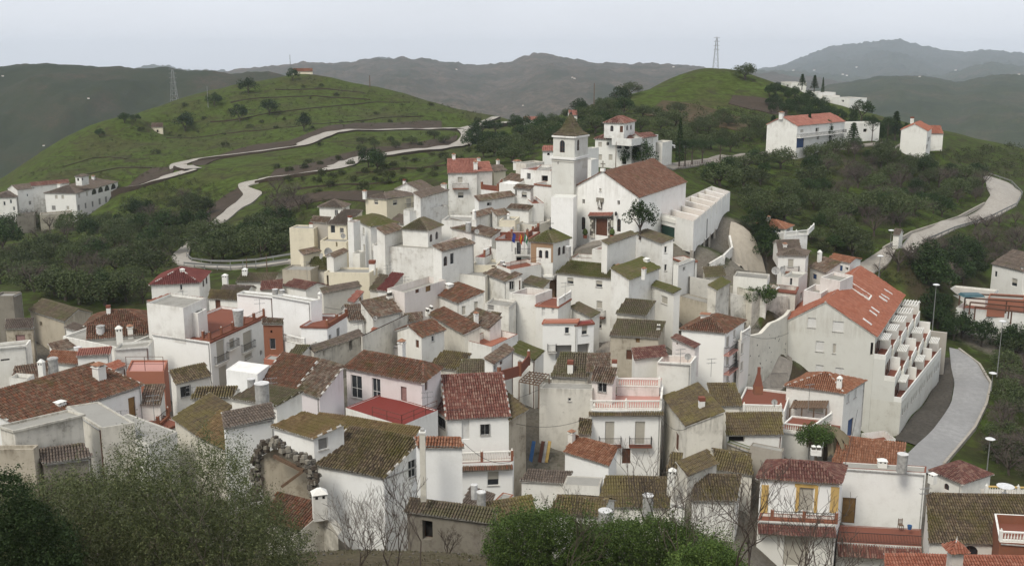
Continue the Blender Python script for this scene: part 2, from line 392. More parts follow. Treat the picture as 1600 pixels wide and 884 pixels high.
# ------------------------------------------------------------------ roof tiles
TID = [0]
def clipcol(poly, uc):
    vs = []
    n = len(poly)
    for i in range(n):
        a, b = poly[i], poly[(i + 1) % n]
        if (a[0] - uc) * (b[0] - uc) <= 0 and abs(a[0] - b[0]) > 1e-9:
            vs.append(a[1] + (b[1] - a[1]) * (uc - a[0]) / (b[0] - a[0]))
    return (min(vs), max(vs)) if len(vs) >= 2 else None
def tile_face(mb, pts, mat, dist, under='mortar'):
    """pts: planar 3D polygon, first edge = eave. Barrel tiles in courses running up the slope on a thin slab"""
    pts = [np.array(p, float) for p in pts]
    U = unit(pts[1] - pts[0]); N = unit(np.cross(pts[1] - pts[0], pts[2] - pts[0]))
    if N[2] < 0: N = -N
    Vv = np.cross(N, U)
    if Vv[2] < 0: Vv = -Vv
    O = pts[0]; poly = [(np.dot(p - O, U), np.dot(p - O, Vv)) for p in pts]
    p_, L_, ns = (.24, .40, 4) if dist < 90 else (.25, .45, 3) if dist < 135 else (.28, .6, 2) if dist < 200 else (.45, 1.2, 2)
    umin = min(q[0] for q in poly); umax = max(q[0] for q in poly)
    TID[0] += 1; off = (TID[0] * 37) % 9973
    nb = max(1, int(round((umax - umin) / p_))); p_ = (umax - umin) / nb
    R = p_ * .385; m = mb.m(mat)
    sag = lambda u, v: .035 * (2 + math.sin(u * .9 + off) + math.sin(v * 1.1 + u * .5 + off * 2))
    mb.face([p for p in pts], mat, (off + .5, 99.5))
    th = .09
    for i in range(len(pts)):
        a, b = pts[i], pts[(i + 1) % len(pts)]
        mb.face([a, b, b - N * th, a - N * th], under)
    mb.face([p - N * th for p in pts[::-1]], under)
    for i in range(nb):
        uc = umin + (i + .5) * p_
        cl = clipcol(poly, uc)
        if cl is None: continue
        v0, v1 = cl
        if v1 - v0 < .12: continue
        nr = max(1, int(round((v1 - v0) / L_))); L = (v1 - v0) / nr
        for r in range(nr):
            a0 = v0 + r * L - (.03 if r == 0 else 0); a1 = v0 + (r + 1) * L + .02
            j = (random.random() - .5) * p_ * (.12 if random.random() > .04 else .6); a0 += random.uniform(-.03, .03) if r else random.uniform(-.06, .02); lift = .035 + random.random() * .012
            i0 = len(mb.v)
            for (vv, li, sc) in ((a0, lift, 1.0), (a1, .005, .88)):
                base = O + U * (uc + j) + Vv * vv + N * sag(uc, vv)
                for k in range(ns + 1):
                    t = math.pi * k / ns
                    mb.v.append(tuple(base - U * math.cos(t) * R * sc + N * (math.sin(t) * R * 1.05 * sc + li - (.02 if k in (0, ns) else 0))))
            n1 = ns + 1; uvv = (off + i + .5, r + .5)
            for k in range(ns):
                mb.f.append((i0 + k, i0 + k + 1, i0 + n1 + k + 1, i0 + n1 + k)); mb.mi.append(m); mb.uv.append(uvv)
            mb.f.append(tuple(i0 + k for k in range(n1))); mb.mi.append(mb.m(under) if r == 0 else m); mb.uv.append(uvv)
def ridge(mb, a, b, mat, r=.13, every=.42, mort='mortar', dist=100, alt=False):
    a = np.array(a, float); b = np.array(b, float); L = np.linalg.norm(b - a); n = max(1, int(L / (every if dist < 150 else 1.0))); d = (b - a) / n
    TID[0] += 1; du = unit(d); s_ = unit(np.cross(du, A3(0, 0, 1))); up = np.cross(s_, du)
    m = mb.m(mat); mo = mb.m(mort)
    for k in range(n):
        p0 = a + d * k; p1 = a + d * (k + 1); i0 = len(mb.v); ns = 4
        for P, rr in ((p0, r * 1.12), (p1, r * .95)):
            for q in range(ns + 1):
                t = math.pi * q / ns; mb.v.append(tuple(P - s_ * math.cos(t) * rr + up * (math.sin(t) * rr - .02)))
        for q in range(ns):
            mb.f.append((i0 + q, i0 + q + 1, i0 + 6 + q, i0 + 5 + q)); mb.mi.append(mo if alt and k % 2 else m); mb.uv.append((TID[0] * 31 % 997 + k + .5, .5))
        mb.f.append(tuple(i0 + q for q in range(5))); mb.mi.append(mo); mb.uv.append((.5, .5))
        if k % 2 == 0: mb.box(p0 + up * (-.06), .10, r * 2.5, .06, mort, du, s_, up)

# ------------------------------------------------------------------ houses
HOUSES = []
def offset_poly(P, d):
    """outset a CCW polygon (list of np xyz) by d in plan"""
    n = len(P); out = []
    for i in range(n):
        a, b, c = P[i - 1], P[i], P[(i + 1) % n]
        e1 = unit((b - a) * A3(1, 1, 0)); e2 = unit((c - b) * A3(1, 1, 0)); n1 = A3(e1[1], -e1[0], 0); n2 = A3(e2[1], -e2[0], 0)
        k = 1 + np.dot(n1, n2); out.append(b + (n1 + n2) / max(k, .4) * d)
    return out
class H:
    def __init__(s, label, kind, D, pts, g=6, sl=.42, mat='white', roof='brown', floor='greyroof', wins=(), chim=(), rails=(), ph=.9, pt=.18,
                 oh=.22, name='house', cat='house', z=None, run=None, hr=None, ctrl=True, white_verge=False, rim=None, under='mortar', cap=None, edge=None, group=None, ew=None):
        s.__dict__.update(locals()); del s.__dict__['s']
        P0 = at(*pts[0], D) if z is None else atz(*pts[0], z)
        # D belongs to the nearest corner given second for 3D anchoring
        k = 1 if len(pts) > 1 else 0
        if z is None: zz = at(*pts[k], D)[2]
        else: zz = z
        s.z0 = zz
        if kind in ('gable', 'shed'):
            A = atz(*pts[0], zz); B = atz(*pts[1], zz); u = unit(B - A); inn = A3(-u[1], u[0], 0)
            n = unit(np.cross(u, inn + A3(0, 0, sl)))
            C = atplane(*pts[2], A, n) if len(pts) > 2 and pts[2] else None
            Dd = atplane(*pts[3], A, n) if len(pts) > 3 and pts[3] else None
            if C is None and Dd is None: v = (inn + A3(0, 0, sl)) * run
            elif C is None: v = Dd - A
            elif Dd is None: v = C - B
            else: v = ((C - B) + (Dd - A)) / 2
            r = np.dot(v, inn)
            if run and not (len(pts) == 4 and D < 200 and pts[2] and pts[3]): r = run
            sh = np.dot(v, u); lim = .30 * abs(r); sh = max(-lim, min(lim, sh))
            v = inn * r + u * sh; s.run_ = r
            s.u, s.inn = u, inn
            if kind == 'gable':
                s.P = [A, B, B + 2 * v, A + 2 * v]; s.R = [A + v + A3(0, 0, sl * r), B + v + A3(0, 0, sl * r)]
            else:
                s.P = [A, B, B + v, A + v]; s.R = [A + v + A3(0, 0, sl * r), B + v + A3(0, 0, sl * r)]
        else:
            Q = [atz(*p, zz) for p in pts]
            if len(Q) == 3:
                A, B, C = Q
                # square the corner a little
                u = unit(B - A); v = C - B; inn = A3(-u[1], u[0], 0); r = np.dot(v, inn); sh = np.dot(v, u); lim = .25 * abs(r); sh = max(-lim, min(lim, sh))
                if run: r = run if r > 0 else -run
                C = B + inn * r + u * sh; Q = [A, B, C, A + C - B]
            s.P = Q; s.run_ = np.linalg.norm(Q[2] - Q[1])
        cen = sum(s.P) / len(s.P); s.cen = cen
        s.len_ = np.linalg.norm(s.P[1] - s.P[0])
        if ctrl: cw(cen[0], cen[1], zz - g)
        if ctrl and s.len_ > 13 and D < 200:
            for q in (s.P[0], s.P[2], s.P[3]): cw(q[0], q[1], zz - g + (4 if q is s.P[3] and name == 'apartment_block' else 0))
        if ctrl and len(s.P) > 1: cw(s.P[1][0], s.P[1][1], zz - g)
        HOUSES.append(s)
    # geometry of a wall: top profile
    def top(s, i, zo=0):
        n = len(s.P); P, Q = s.P[i], s.P[(i + 1) % n]; L = np.linalg.norm((Q - P)[:2]); z = s.z0 + zo
        if s.kind == 'gable' and i == 1: return [(0, z), (L / 2, s.R[1][2] + zo), (L, z)]
        if s.kind == 'gable' and i == 3: return [(0, z), (L / 2, s.R[0][2] + zo), (L, z)]
        if s.kind == 'shed' and i == 1: return [(0, z), (L, s.R[1][2] + zo)]
        if s.kind == 'shed' and i == 3: return [(0, s.R[0][2] + zo), (L, z)]
        if s.kind == 'shed' and i == 2: return [(0, s.R[1][2] + zo), (L, s.R[0][2] + zo)]
        return [(0, z), (L, z)]
    def wallbasis(s, i):
        n = len(s.P); P, Q = s.P[i].copy(), s.P[(i + 1) % n].copy(); P[2] = Q[2] = 0
        u = unit(Q - P); return P, u, A3(u[1], -u[0], 0), np.linalg.norm(Q - P)
    def build(s):
        zb = min(tz(p[0], p[1]) for p in s.P) - 1.2
        zb = min(zb, s.z0 - 2.5)
        if s.name == 'hall': zb = s.z0 - 5
        if not s.ctrl: zb = s.z0 - s.g - .3
        s.zb = zb
        org = A3(s.cen[0], s.cen[1], max(zb, s.z0 - s.g)); dist = s.cen[1]; s.dist = dist
        root = empty(s.name, org, s.label, s.cat, s.group); s.root = root; s.org = org
        win_by = {}
        for w_ in s.wins: win_by.setdefault(w_[0], []).append(w_)
        mb = MB(); n = len(s.P); winobjs = []
        for i in range(n):
            P, u, nr, L = s.wallbasis(i); top = s.top(i, -.02); rects = []
            pn = nr
            for w_ in win_by.get(i, ()):
                _, cx, cy, ww, hh, kd = w_[:6]
                try:
                    l = atplane(cx - ww / 2, cy, P, pn); r = atplane(cx + ww / 2, cy, P, pn)
                    t = atplane(cx, cy - hh / 2, P, pn); b = atplane(cx, cy + hh / 2, P, pn)
                except Exception: continue
                u0, u1 = sorted((np.dot(l - P, u), np.dot(r - P, u))); z1, z0 = t[2], b[2]
                u0 = max(.12, u0); u1 = min(L - .12, u1); z0 = max(z0, zb + .1)
                if u1 - u0 < .2 or z1 - z0 < .2: print('WIN OFF', s.label[:40], w_); continue
                if any(not (u1 < a or u0 > b_ or z1 < c or z0 > d) for a, b_, c, d, *_x in rects): print('WIN OVERLAP', s.label[:30], w_); continue
                ztop = np.interp([u0, u1], [q[0] for q in top], [q[1] for q in top]).min() - .06
                z1 = min(z1, ztop)
                if z1 - z0 < .2: print('WIN HIGH', s.label[:30], w_); continue
                rects.append((u0, u1, z0, z1, kd))
            cuts = sorted({0.0, L, *[q[0] for q in top], *[r_[0] for r_ in rects], *[r_[1] for r_ in rects]})
            def pt(uu, zz, d=0, P=P, u=u, nr=nr): return P + u * uu - nr * d + A3(0, 0, zz)
            wm = s.mat
            for a, b in zip(cuts[:-1], cuts[1:]):
                if b - a < 1e-5: continue
                ta, tb = np.interp([a, b], [q[0] for q in top], [q[1] for q in top]); cur = zb
                for r_ in sorted([r_ for r_ in rects if r_[0] <= a + 1e-6 and r_[1] >= b - 1e-6], key=lambda q: q[2]):
                    mb.face([pt(a, cur), pt(b, cur), pt(b, r_[2]), pt(a, r_[2])], wm); cur = r_[3]
                mb.face([pt(a, cur), pt(b, cur), pt(b, tb), pt(a, ta)], wm)
            for r_ in rects:
                u0, u1, z0, z1, kd = r_; d = .16 if kd not in 'gvL' else .6
                if kd == 'L': d = 1.6
                rm = wm
                mb.face([pt(u0, z0), pt(u1, z0), pt(u1, z0, d), pt(u0, z0, d)], rm); mb.face([pt(u0, z1, d), pt(u1, z1, d), pt(u1, z1), pt(u0, z1)], rm)
                mb.face([pt(u0, z0), pt(u0, z0, d), pt(u0, z1, d), pt(u0, z1)], rm); mb.face([pt(u1, z0, d), pt(u1, z0), pt(u1, z1), pt(u1, z1, d)], rm)
                winobjs.append((kd, pt, u0, u1, z0, z1, d, nr, u))
        if s.kind == 'flat': s.flat_roof(mb, root)
        wo_b = mb.build('wall', root, org); wo_b['wall_top'] = float(s.z0 - org[2])
        if s.ctrl and dist < 145 and len(s.label) % 2: s.pipe(root)
        if s.edge:   # coloured band hugging the top of the walls
            m2 = MB()
            Pq = offset_poly(s.P, .06)
            for i in (s.ew or range(n)):
                a, b = Pq[i].copy(), Pq[(i + 1) % n].copy(); a[2] = b[2] = s.z0 - .12
                m2.bar(a, b, .14, .22, s.edge)
            m2.build('cornice', root, org)
        if s.kind in ('gable', 'shed', 'hip'): s.tiled_roof(root)
        for wo_ in winobjs: s.window(root, *wo_)
        for c in s.chim: s.chimney(root, *c)
        for r_ in s.rails: s.rail(root, *r_)
        return s
    def pipe(s, root):
        P, u, nr, L = s.wallbasis(0 if len(s.label) % 3 else 1); m = MB(); q = P + u * (L - .18) + nr * .06
        zt, zb = s.z0 - .25, max(s.zb + .2, s.z0 - s.g); m.tube(q + A3(0, 0, zt), q + A3(0, 0, zb), .045, .045, 'tank' if len(s.label) % 5 else 'rust', 6)
        m.bar(P + u * .1 + nr * .1 + A3(0, 0, zt + .1), q + nr * .04 + A3(0, 0, zt), .1, .09, 'tank'); m.build('drainpipe', root, s.org)
    def flat_roof(s, mb, root):
        P = s.P; t = s.pt; inn = offset_poly(P, -t); zf = s.z0 - s.ph; n = len(P); cap = s.cap or (s.floor if s.ph <= .1 and s.floor != 'greyroof' else 'coping' if s.mat in ('white', 'clean', 'pinkish', 'dirty', 'bright') else s.mat)
        f = lambda p, z: A3(p[0], p[1], z)
        for i in range(n):
            j = (i + 1) % n
            mb.face([f(P[i], s.z0 - .02), f(P[j], s.z0 - .02), f(inn[j], s.z0 - .02), f(inn[i], s.z0 - .02)], cap)
            mb.face([f(inn[j], zf), f(inn[i], zf), f(inn[i], s.z0 - .02), f(inn[j], s.z0 - .02)], s.mat)
        m2 = MB(); m2.face([f(p, zf) for p in inn], s.floor); m2.build('terrace_floor', root, s.org)
    def roofpolys(s):
        P = s.P; sl = s.sl; oh = s.oh
        if s.kind == 'gable':
            u, v = s.u, unit(s.P[3] - s.P[0]); dz = A3(0, 0, -sl * oh); vv = v * oh; e = u * .12
            R0, R1 = s.R
            return [[P[0] - vv + dz - e, P[1] - vv + dz + e, R1 + e, R0 - e], [P[2] + vv + dz + e, P[3] + vv + dz - e, R0 - e, R1 + e]]
        if s.kind == 'shed':
            u, v = s.u, unit(s.P[3] - s.P[0]); dz = A3(0, 0, -sl * oh); e = u * .12
            return [[P[0] - v * oh + dz - e, P[1] - v * oh + dz + e, s.R[1] + e + v * .1 + A3(0, 0, .1 * sl), s.R[0] - e + v * .1 + A3(0, 0, .1 * sl)]]
        O = [p + A3(0, 0, -sl * oh) for p in offset_poly(P, oh)]
        la = np.linalg.norm(O[1] - O[0]); lb = np.linalg.norm(O[2] - O[1])
        if len(O) == 4:
            sm = min(la, lb); k = (sm / 2) if s.hr is None else s.hr; rise = sl * sm / 2
            if la >= lb:
                m0, m1 = (O[0] + O[3]) / 2, (O[1] + O[2]) / 2; d = unit(m1 - m0); k = min(k, la / 2 - .02)
                R0, R1 = m0 + d * k + A3(0, 0, rise), m1 - d * k + A3(0, 0, rise)
                s.RR = (R0, R1); s.OO = O
                return [[O[0], O[1], R1, R0], [O[1], O[2], R1], [O[2], O[3], R0, R1], [O[3], O[0], R0]]
            m0, m1 = (O[0] + O[1]) / 2, (O[2] + O[3]) / 2; d = unit(m1 - m0); k = min(k, lb / 2 - .02)
            R0, R1 = m0 + d * k + A3(0, 0, rise), m1 - d * k + A3(0, 0, rise); s.RR = (R0, R1); s.OO = O
            return [[O[0], O[1], R0], [O[1], O[2], R1, R0], [O[2], O[3], R1], [O[3], O[0], R0, R1]]
    def tiled_roof(s, root):
        polys = [[np.array(q) + A3(0, 0, .03) for q in pl] for pl in s.roofpolys()]; s.polys = polys
        mb = MB()
        for pl in polys: tile_face(mb, pl, s.roof, s.dist, s.under)
        mb.build('roof_tiles', root, s.org, kind='stuff')
        mr = MB(); up = A3(0, 0, .05); rm = s.roof
        if s.dist < 420:
            if s.kind == 'gable':
                ridge(mr, polys[0][3] + up, polys[0][2] + up, rm, dist=s.dist)
            if s.kind == 'shed': ridge(mr, polys[0][3] + up * .3, polys[0][2] + up * .3, rm, .10, dist=s.dist)
            if s.kind == 'hip':
                R0, R1 = s.RR[0] + up * 1.6, s.RR[1] + up * 1.6
                if np.linalg.norm(R1 - R0) > .3: ridge(mr, R0, R1, rm, dist=s.dist)
                la = np.linalg.norm(s.OO[1] - s.OO[0]); lb = np.linalg.norm(s.OO[2] - s.OO[1])
                pr = [(0, R0), (3, R0), (1, R1), (2, R1)] if la >= lb else [(0, R0), (1, R0), (2, R1), (3, R1)]
                for k, R in pr: ridge(mr, s.OO[k] + up, R, rm, dist=s.dist, alt=s.white_verge)
            if s.white_verge and s.kind in ('gable', 'shed'):
                for a, b in ((0, 3), (1, 2)):
                    for pl in polys: ridge(mr, pl[a] + up * .6, pl[b] + up * .6, rm, .12, dist=s.dist, alt=True)
            if mr.f: mr.build('ridge_tiles', root, s.org, kind='stuff')
    def window(s, root, kd, pt, u0, u1, z0, z1, d, nr, u):
        w_, h_ = u1 - u0, z1 - z0; mb = MB(); org = s.org
        def rect(m, a, b, c, e, dd, mat): m.face([pt(a, c, dd), pt(b, c, dd), pt(b, e, dd), pt(a, e, dd)], mat)
        far = s.dist > 185
        def frame(fm, t=.06, mull=True):
            dd = d - .05
            for a, b, c, e in ((u0, u0 + t, z0, z1), (u1 - t, u1, z0, z1), (u0 + t, u1 - t, z0, z0 + t), (u0 + t, u1 - t, z1 - t, z1)):
                rect(mb, a, b, c, e, dd, fm)
                mb.face([pt(a, c, dd), pt(a, e, dd), pt(a, e, d), pt(a, c, d)], fm); mb.face([pt(b, c, dd), pt(b, c, d), pt(b, e, d), pt(b, e, dd)], fm)
            if mull and w_ > .6:
                uc = (u0 + u1) / 2; rect(mb, uc - .03, uc + .03, z0, z1, dd, fm)
            if mull and h_ > 1.7: rect(mb, u0, u1, z0 + h_ * .42, z0 + h_ * .42 + .06, dd - .004, fm)
        pane = MB()
        nm = 'window'
        if kd in 'wGa':
            frame('frame_white' if kd != 'a' else 'frame_brown'); rect(pane, u0, u1, z0, z1, d - .004, 'glass')
        elif kd in 'sStb':
            frame('frame_white', .05, False); rect(pane, u0, u1, z0, z1, d - .03, {'s': 'shutter', 'b': 'shutter', 'S': 'shutter_white', 't': 'shutter_grey'}[kd])
        elif kd in 'kB':
            frame('frame_brown' if kd == 'B' else 'frame_white', .05, False); rect(pane, u0, u1, z0 + h_ * .42, z1, d - .03, 'shutter'); rect(pane, u0, u1, z0, z0 + h_ * .42, d - .01, 'glass')
        elif kd in 'dDoegpcu':
            nm = 'door' if kd != 'g' else 'garage_door'
            m_ = {'d': 'door_brown', 'D': 'glass', 'o': 'door_ochre', 'e': 'door_green', 'g': 'shutter_grey', 'p': 'door_pink', 'c': 'shutter_white', 'u': 'door_blue'}[kd]
            frame('frame_white' if kd in 'Dc' else 'frame_brown', .05, False); rect(pane, u0, u1, z0, z1, d - .02, m_)
            if kd in 'doepu':
                pane.face([pt(u1 - .16, z0 + h_ * .45, d - .06), pt(u1 - .10, z0 + h_ * .45, d - .06), pt(u1 - .10, z0 + h_ * .5, d - .06), pt(u1 - .16, z0 + h_ * .5, d - .06)], 'steel')
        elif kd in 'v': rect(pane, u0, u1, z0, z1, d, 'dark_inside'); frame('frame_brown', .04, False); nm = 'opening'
        elif kd == 'L':
            rect(pane, u0, u1, z0, z1, d, 'white'); nm = 'loggia'
            rect(pane, u0 + w_ * .15, u0 + w_ * .35, z0, z0 + h_ * .8, d - .02, 'glass'); rect(pane, u0 + w_ * .6, u0 + w_ * .85, z0 + h_ * .25, z0 + h_ * .8, d - .02, 'glass')
        if kd in 'a':   # rounded head: corner fillers flush with the wall
            for sgn, uu in ((1, u0), (-1, u1)):
                r_ = w_ / 2; q = []
                for k in range(6):
                    t = math.pi / 2 * k / 5; q.append((uu + sgn * r_ * (1 - math.cos(t)), z1 - r_ + r_ * math.sin(t)))
                pts_ = [pt(uu, z1, .012)] + [pt(a, b, .012) for a, b in q]
                mb.face(pts_, s.mat)
        if kd in 'wskGtSBb' and not far:  # sill
            c = pt((u0 + u1) / 2, z0 - .06, -.03); mb.box(c, w_ + .12, .14, .06, 'mortar' if s.mat != 'brick' else 'terracotta', u, -nr)
        if kd == 'G' and not far:
            k = max(3, int(w_ / .16))
            for q in range(k + 1):
                a = u0 + w_ * q / k; mb.bar(pt(a, z0 - .03, -.05), pt(a, z1 + .03, -.05), .03, .03, 'iron')
            for q in (0, .5, 1): mb.bar(pt(u0, z0 + h_ * q, -.05), pt(u1, z0 + h_ * q, -.05), .03, .03, 'iron')
        if mb.f: ob = mb.build(nm, root, org); pane.build('pane' if nm == 'window' else 'leaf' if nm != 'opening' else 'inside', ob, org)
        else: pane.build(nm, root, org)
    def balcony(s, i, cx, cy, wpx, mat='terracotta', depth=.75, h=.95, kind='iron'):
        """slab and railing on wall i; (cx,cy) pixel of the slab's middle at the wall"""
        P, u, nr, L = s.wallbasis(i); c = atplane(cx, cy, P, nr); l = atplane(cx - wpx / 2, cy, P, nr); r = atplane(cx + wpx / 2, cy, P, nr)
        W = abs(np.dot(r - l, u)); c = P + u * np.dot(c - P, u) + A3(0, 0, c[2])
        W = min(W, L)
        mb = MB(); mb.box(c + nr * depth / 2 - A3(0, 0, .14), W, depth, .14, mat, u, -nr)
        ob = mb.build('balcony', s.root, s.org)
        a, b = c - u * (W / 2 - .04), c + u * (W / 2 - .04); o_ = nr * (depth - .05)
        m2 = MB(); railing(m2, [a, a + o_, b + o_, b], h, kind); m2.build('railing', ob, s.org)
    def pick(s, px, py):
        r = ray(px, py); best = None
        if s.kind == 'flat':
            return atz(px, py, s.z0 - s.ph if s.ph > 0 else s.z0)
        for pl in getattr(s, 'polys', []):
            N = unit(np.cross(pl[1] - pl[0], pl[2] - pl[0])); q = atplane(px, py, pl[0], N)
            k = len(pl); ins = True; sg = None
            for i in range(k):
                a, b = pl[i], pl[(i + 1) % k]; cr = (b[0] - a[0]) * (q[1] - a[1]) - (b[1] - a[1]) * (q[0] - a[0])
                if sg is None: sg = cr > 0
                elif (cr > 0) != sg: ins = False
            if ins and (best is None or q[1] < best[1]): best = q
        return best if best is not None else atz(px, py, s.z0 + .3)
    def chimney(s, root, px, py, hpx, wpx=5, kind='c'):
        q = s.pick(px, py); h = hpx * q[1] / FPX; w_ = wpx * q[1] / FPX; mb = MB(); q = q - A3(0, 0, .5); h += .5
        ax = unit((s.P[1] - s.P[0]) * A3(1, 1, 0)); chimney_mesh(mb, q, w_, h, kind, ax, s.roof)
        mb.build('chimney', root, s.org)
    def rail(s, root, pxs, z=None, h=.95, kind='iron'):
        """pxs: pixels of the rail's foot on the terrace edge at height z (offset from z0)"""
        zz = s.z0 + (z or 0); pts = [atz(a, b, zz) for a, b in pxs]
        mb = MB(); railing(mb, pts, h, kind); mb.build('railing', root, s.org)
def chimney_mesh(mb, q, w_, h, kind, ax, roof='brown'):
    if kind == 'c':
        mb.box(q, w_, w_, h * .8, 'clean', ax); mb.box(q + A3(0, 0, h * .8), w_ * 1.25, w_ * 1.25, .06, 'clean', ax)
        for sx in (-1, 1):
            for sy in (-1, 1): mb.box(q + A3(0, 0, h * .8) + ax * sx * w_ * .4 + A3(-ax[1], ax[0], 0) * sy * w_ * .4, w_ * .2, w_ * .2, h * .12, 'clean', ax)
        mb.box(q + A3(0, 0, h * .92), w_ * 1.3, w_ * 1.3, h * .12, 'rusty', ax, taper=.15)
    elif kind == 'w':    # plain white stack with a little gabled hood with holes
        mb.box(q, w_, w_ * .8, h * .85, 'clean', ax); mb.box(q + A3(0, 0, h * .85), w_ * 1.15, w_, h * .15, 'clean', ax, taper=.25)
        ay = A3(-ax[1], ax[0], 0)
        for k in (-.25, .25): mb.box(q + A3(0, 0, h * .72) + ax * w_ * k - ay * (w_ * .4 + .01), w_ * .18, .03, h * .08, 'dark_inside', ax)
    elif kind == 'b':
        mb.box(q, w_, w_, h * .78, 'clean', ax); mb.box(q + A3(0, 0, h * .78), w_ * 1.1, w_ * 1.1, h * .22, 'terracotta', ax)
    elif kind == 'p':
        mb.lathe(q, [(w_ / 2, 0), (w_ / 2, h * .86), (w_ * .58, h * .87), (w_ * .58, h * .95), (w_ * .35, h), (0.01, h)], 'tank', 12)
    elif kind == 't':   # twin pots
        ay = A3(-ax[1], ax[0], 0); mb.box(q, w_, w_ * .6, h * .55, 'clean', ax)
        for k in (-.25, .25):
            c = q + A3(0, 0, h * .55) + ax * w_ * k; mb.box(c, w_ * .36, w_ * .36, h * .3, 'stonework', ax); mb.box(c + A3(0, 0, h * .3), w_ * .42, w_ * .42, h * .15, 'clean', ax, taper=.1)
def railing(mb, pts, h=.95, kind='iron'):
    up = A3(0, 0, 1)
    for a, b in zip(pts[:-1], pts[1:]):
        a = np.array(a, float); b = np.array(b, float); L = np.linalg.norm(b - a)
        if L < .1: continue
        d = (b - a) / L
        if kind == 'iron':
            mb.bar(a + up * h, b + up * h, .05, .04, 'iron'); mb.bar(a + up * .08, b + up * .08, .03, .03, 'iron')
            n = max(2, int(L / .14))
            for k in range(n + 1): p = a + d * L * k / n; mb.bar(p + up * .08, p + up * h, .022, .022, 'iron')
        elif kind == 'pipe':
            for z in (h, h * .5): mb.bar(a + up * z, b + up * z, .04, .04, 'rust')
            n = max(1, int(L / 1.6))
            for k in range(n + 1): p = a + d * L * k / n; mb.bar(p, p + up * h, .05, .05, 'rust')
        elif kind in ('balus', 'balusbrick', 'balusyellow'):
            pm = 'brick' if kind == 'balusbrick' else 'clean'; tm = 'yellowpaint' if kind == 'balusyellow' else 'clean'
            mb.bar(a + up * (h - .06), b + up * (h - .06), .2, .12, tm); mb.bar(a + up * .08, b + up * .08, .2, .14, 'clean')
            n = max(2, int(L / .26)); np_ = max(1, int(round(L / 3.2)))
            for k in range(n + 1): p = a + d * L * (k + .5) / (n + 1); mb.lathe(p + up * .14, [(.05, 0), (.085, .2 * h), (.04, .5 * h), (.06, h - .26)], 'clean', 5)
            for k in range(np_ + 1): p = a + d * L * k / np_; mb.box(p, .26, .26, h + .05, pm, d); mb.lathe(p + up * (h + .05), [(.13, 0), (.06, .06), (.09, .12), (.01, .24)], 'clean', 6)
        elif kind == 'brick':
            mb.bar(a + up * .12, b + up * .12, .2, .24, 'brick'); mb.bar(a + up * (h - .05), b + up * (h - .05), .04, .04, 'iron')
            n = max(2, int(L / .2)); np_ = max(1, int(round(L / 2.6)))
            for k in range(n + 1): p = a + d * L * k / n; mb.bar(p + up * .2, p + up * h, .02, .02, 'iron')
            for k in range(np_ + 1): p = a + d * L * k / np_; mb.box(p, .28, .28, h + .1, 'brick', d); mb.lathe(p + up * (h + .1), [(.1, 0), (.05, .08), (.01, .18)], 'mortar', 6)
        elif kind == 'solidbrick':
            mb.bar(a + up * h / 2, b + up * h / 2, .14, h, 'terracotta')
            np_ = max(1, int(round(L / 2.8)))
            for k in range(np_ + 1): p = a + d * L * k / np_; mb.box(p, .32, .32, h + .45, 'brick', d); mb.lathe(p + up * (h + .45), [(.14, 0), (.16, .1), (.05, .2), (.01, .25)], 'mortar', 6)
# ================================================================== the village, house by house
# ---- far left and hills
hut = H('tiny cream tool hut standing alone on the green slope of the left hill', 'shed', 470, [(237,199),(254,199),(254,193),(237,193)], g=3.6, mat='cream', roof='brown', run=4, wins=[(0,246,205,3.5,4,'v')], name='hut', cat='hut')
H('long low pale farm building with an ochre roof on the crest of the left hill', 'gable', 575, [(458,112),(488,112),(488,107.5),(458,107.5)], g=3, mat='cream', roof='rusty', run=4, sl=.4, name='farm_building', cat='farm building')
fl = H('large white hillside mansion with arched top gallery, small roof turret and orange ground floor wall', 'hip', 330, [(70,302),(118,302.5),(184,284)], g=11.5, roof='greybrown', mat='clean', sl=.36, hr=7,
  wins=[(0,88,308,4,6,'s'),(0,98,308,4,6,'s'),(0,84,325,6,7,'t'),(0,106,325,4,6,'s'),
   (1,124,306,3,7,'s'),(1,136,303,3,7,'s'),(1,147,299.5,8,9,'a'),(1,157,296.5,8,9,'a'),(1,167,294,8,9,'a'),(1,177,291.5,8,9,'a'),
   (1,123.5,324.5,3,9,'t'),(1,134,321.5,3,9,'t'),(1,145,319,3,9,'t'),(1,156,315,3.5,10,'t'),(1,166,312,3.5,10,'t'),(1,177,309,3.5,10,'t'),
   (1,125,336,3,4,'v'),(1,136,333.5,3,4,'v'),(1,146,331,3,4,'v'),(1,157.5,327,3,4,'v'),(1,168,324.5,3,4,'v'),(1,177.5,321.5,3,4,'v'),(1,179,336,4,8,'t')], chim=[(146,281,7,4,'c'),(93,291,5,5,'c')], name='mansion')
H('square white turret with its own tiled cap on top of the arched hillside mansion', 'hip', 334, [(117.5,276),(127,276.5),(134,274)], g=2.6, roof='greybrown', mat='clean', ctrl=False, wins=[(0,122,280.5,3,4.5,'a'),(1,129,280,2,4.5,'a')], name='turret', cat='turret')
H('white three storey house with plain tiled roof left of the arched mansion', 'gable', 345, [(27,297),(60,293),(46,286),(25,290)], g=9, roof='greybrown', wins=[(0,43,305,2,4,'w'),(0,52,303,2,4,'w'),(0,47,317,4,6,'t'),(0,55,315,4,6,'t')])
H('white house with low hipped roof at the left edge below the green hill', 'hip', 335, [(-8,309),(25,308.5),(29,303)], g=8, roof='greybrown', wins=[(0,7,318,3,6,'w'),(0,17,315,3,6,'w'),(0,22,326,3,6,'w')])
H('long low white outbuilding with dark red roof behind the arched mansion', 'gable', 352, [(49,291),(108,286),(106,281),(50,285)], g=5, roof='maroon')
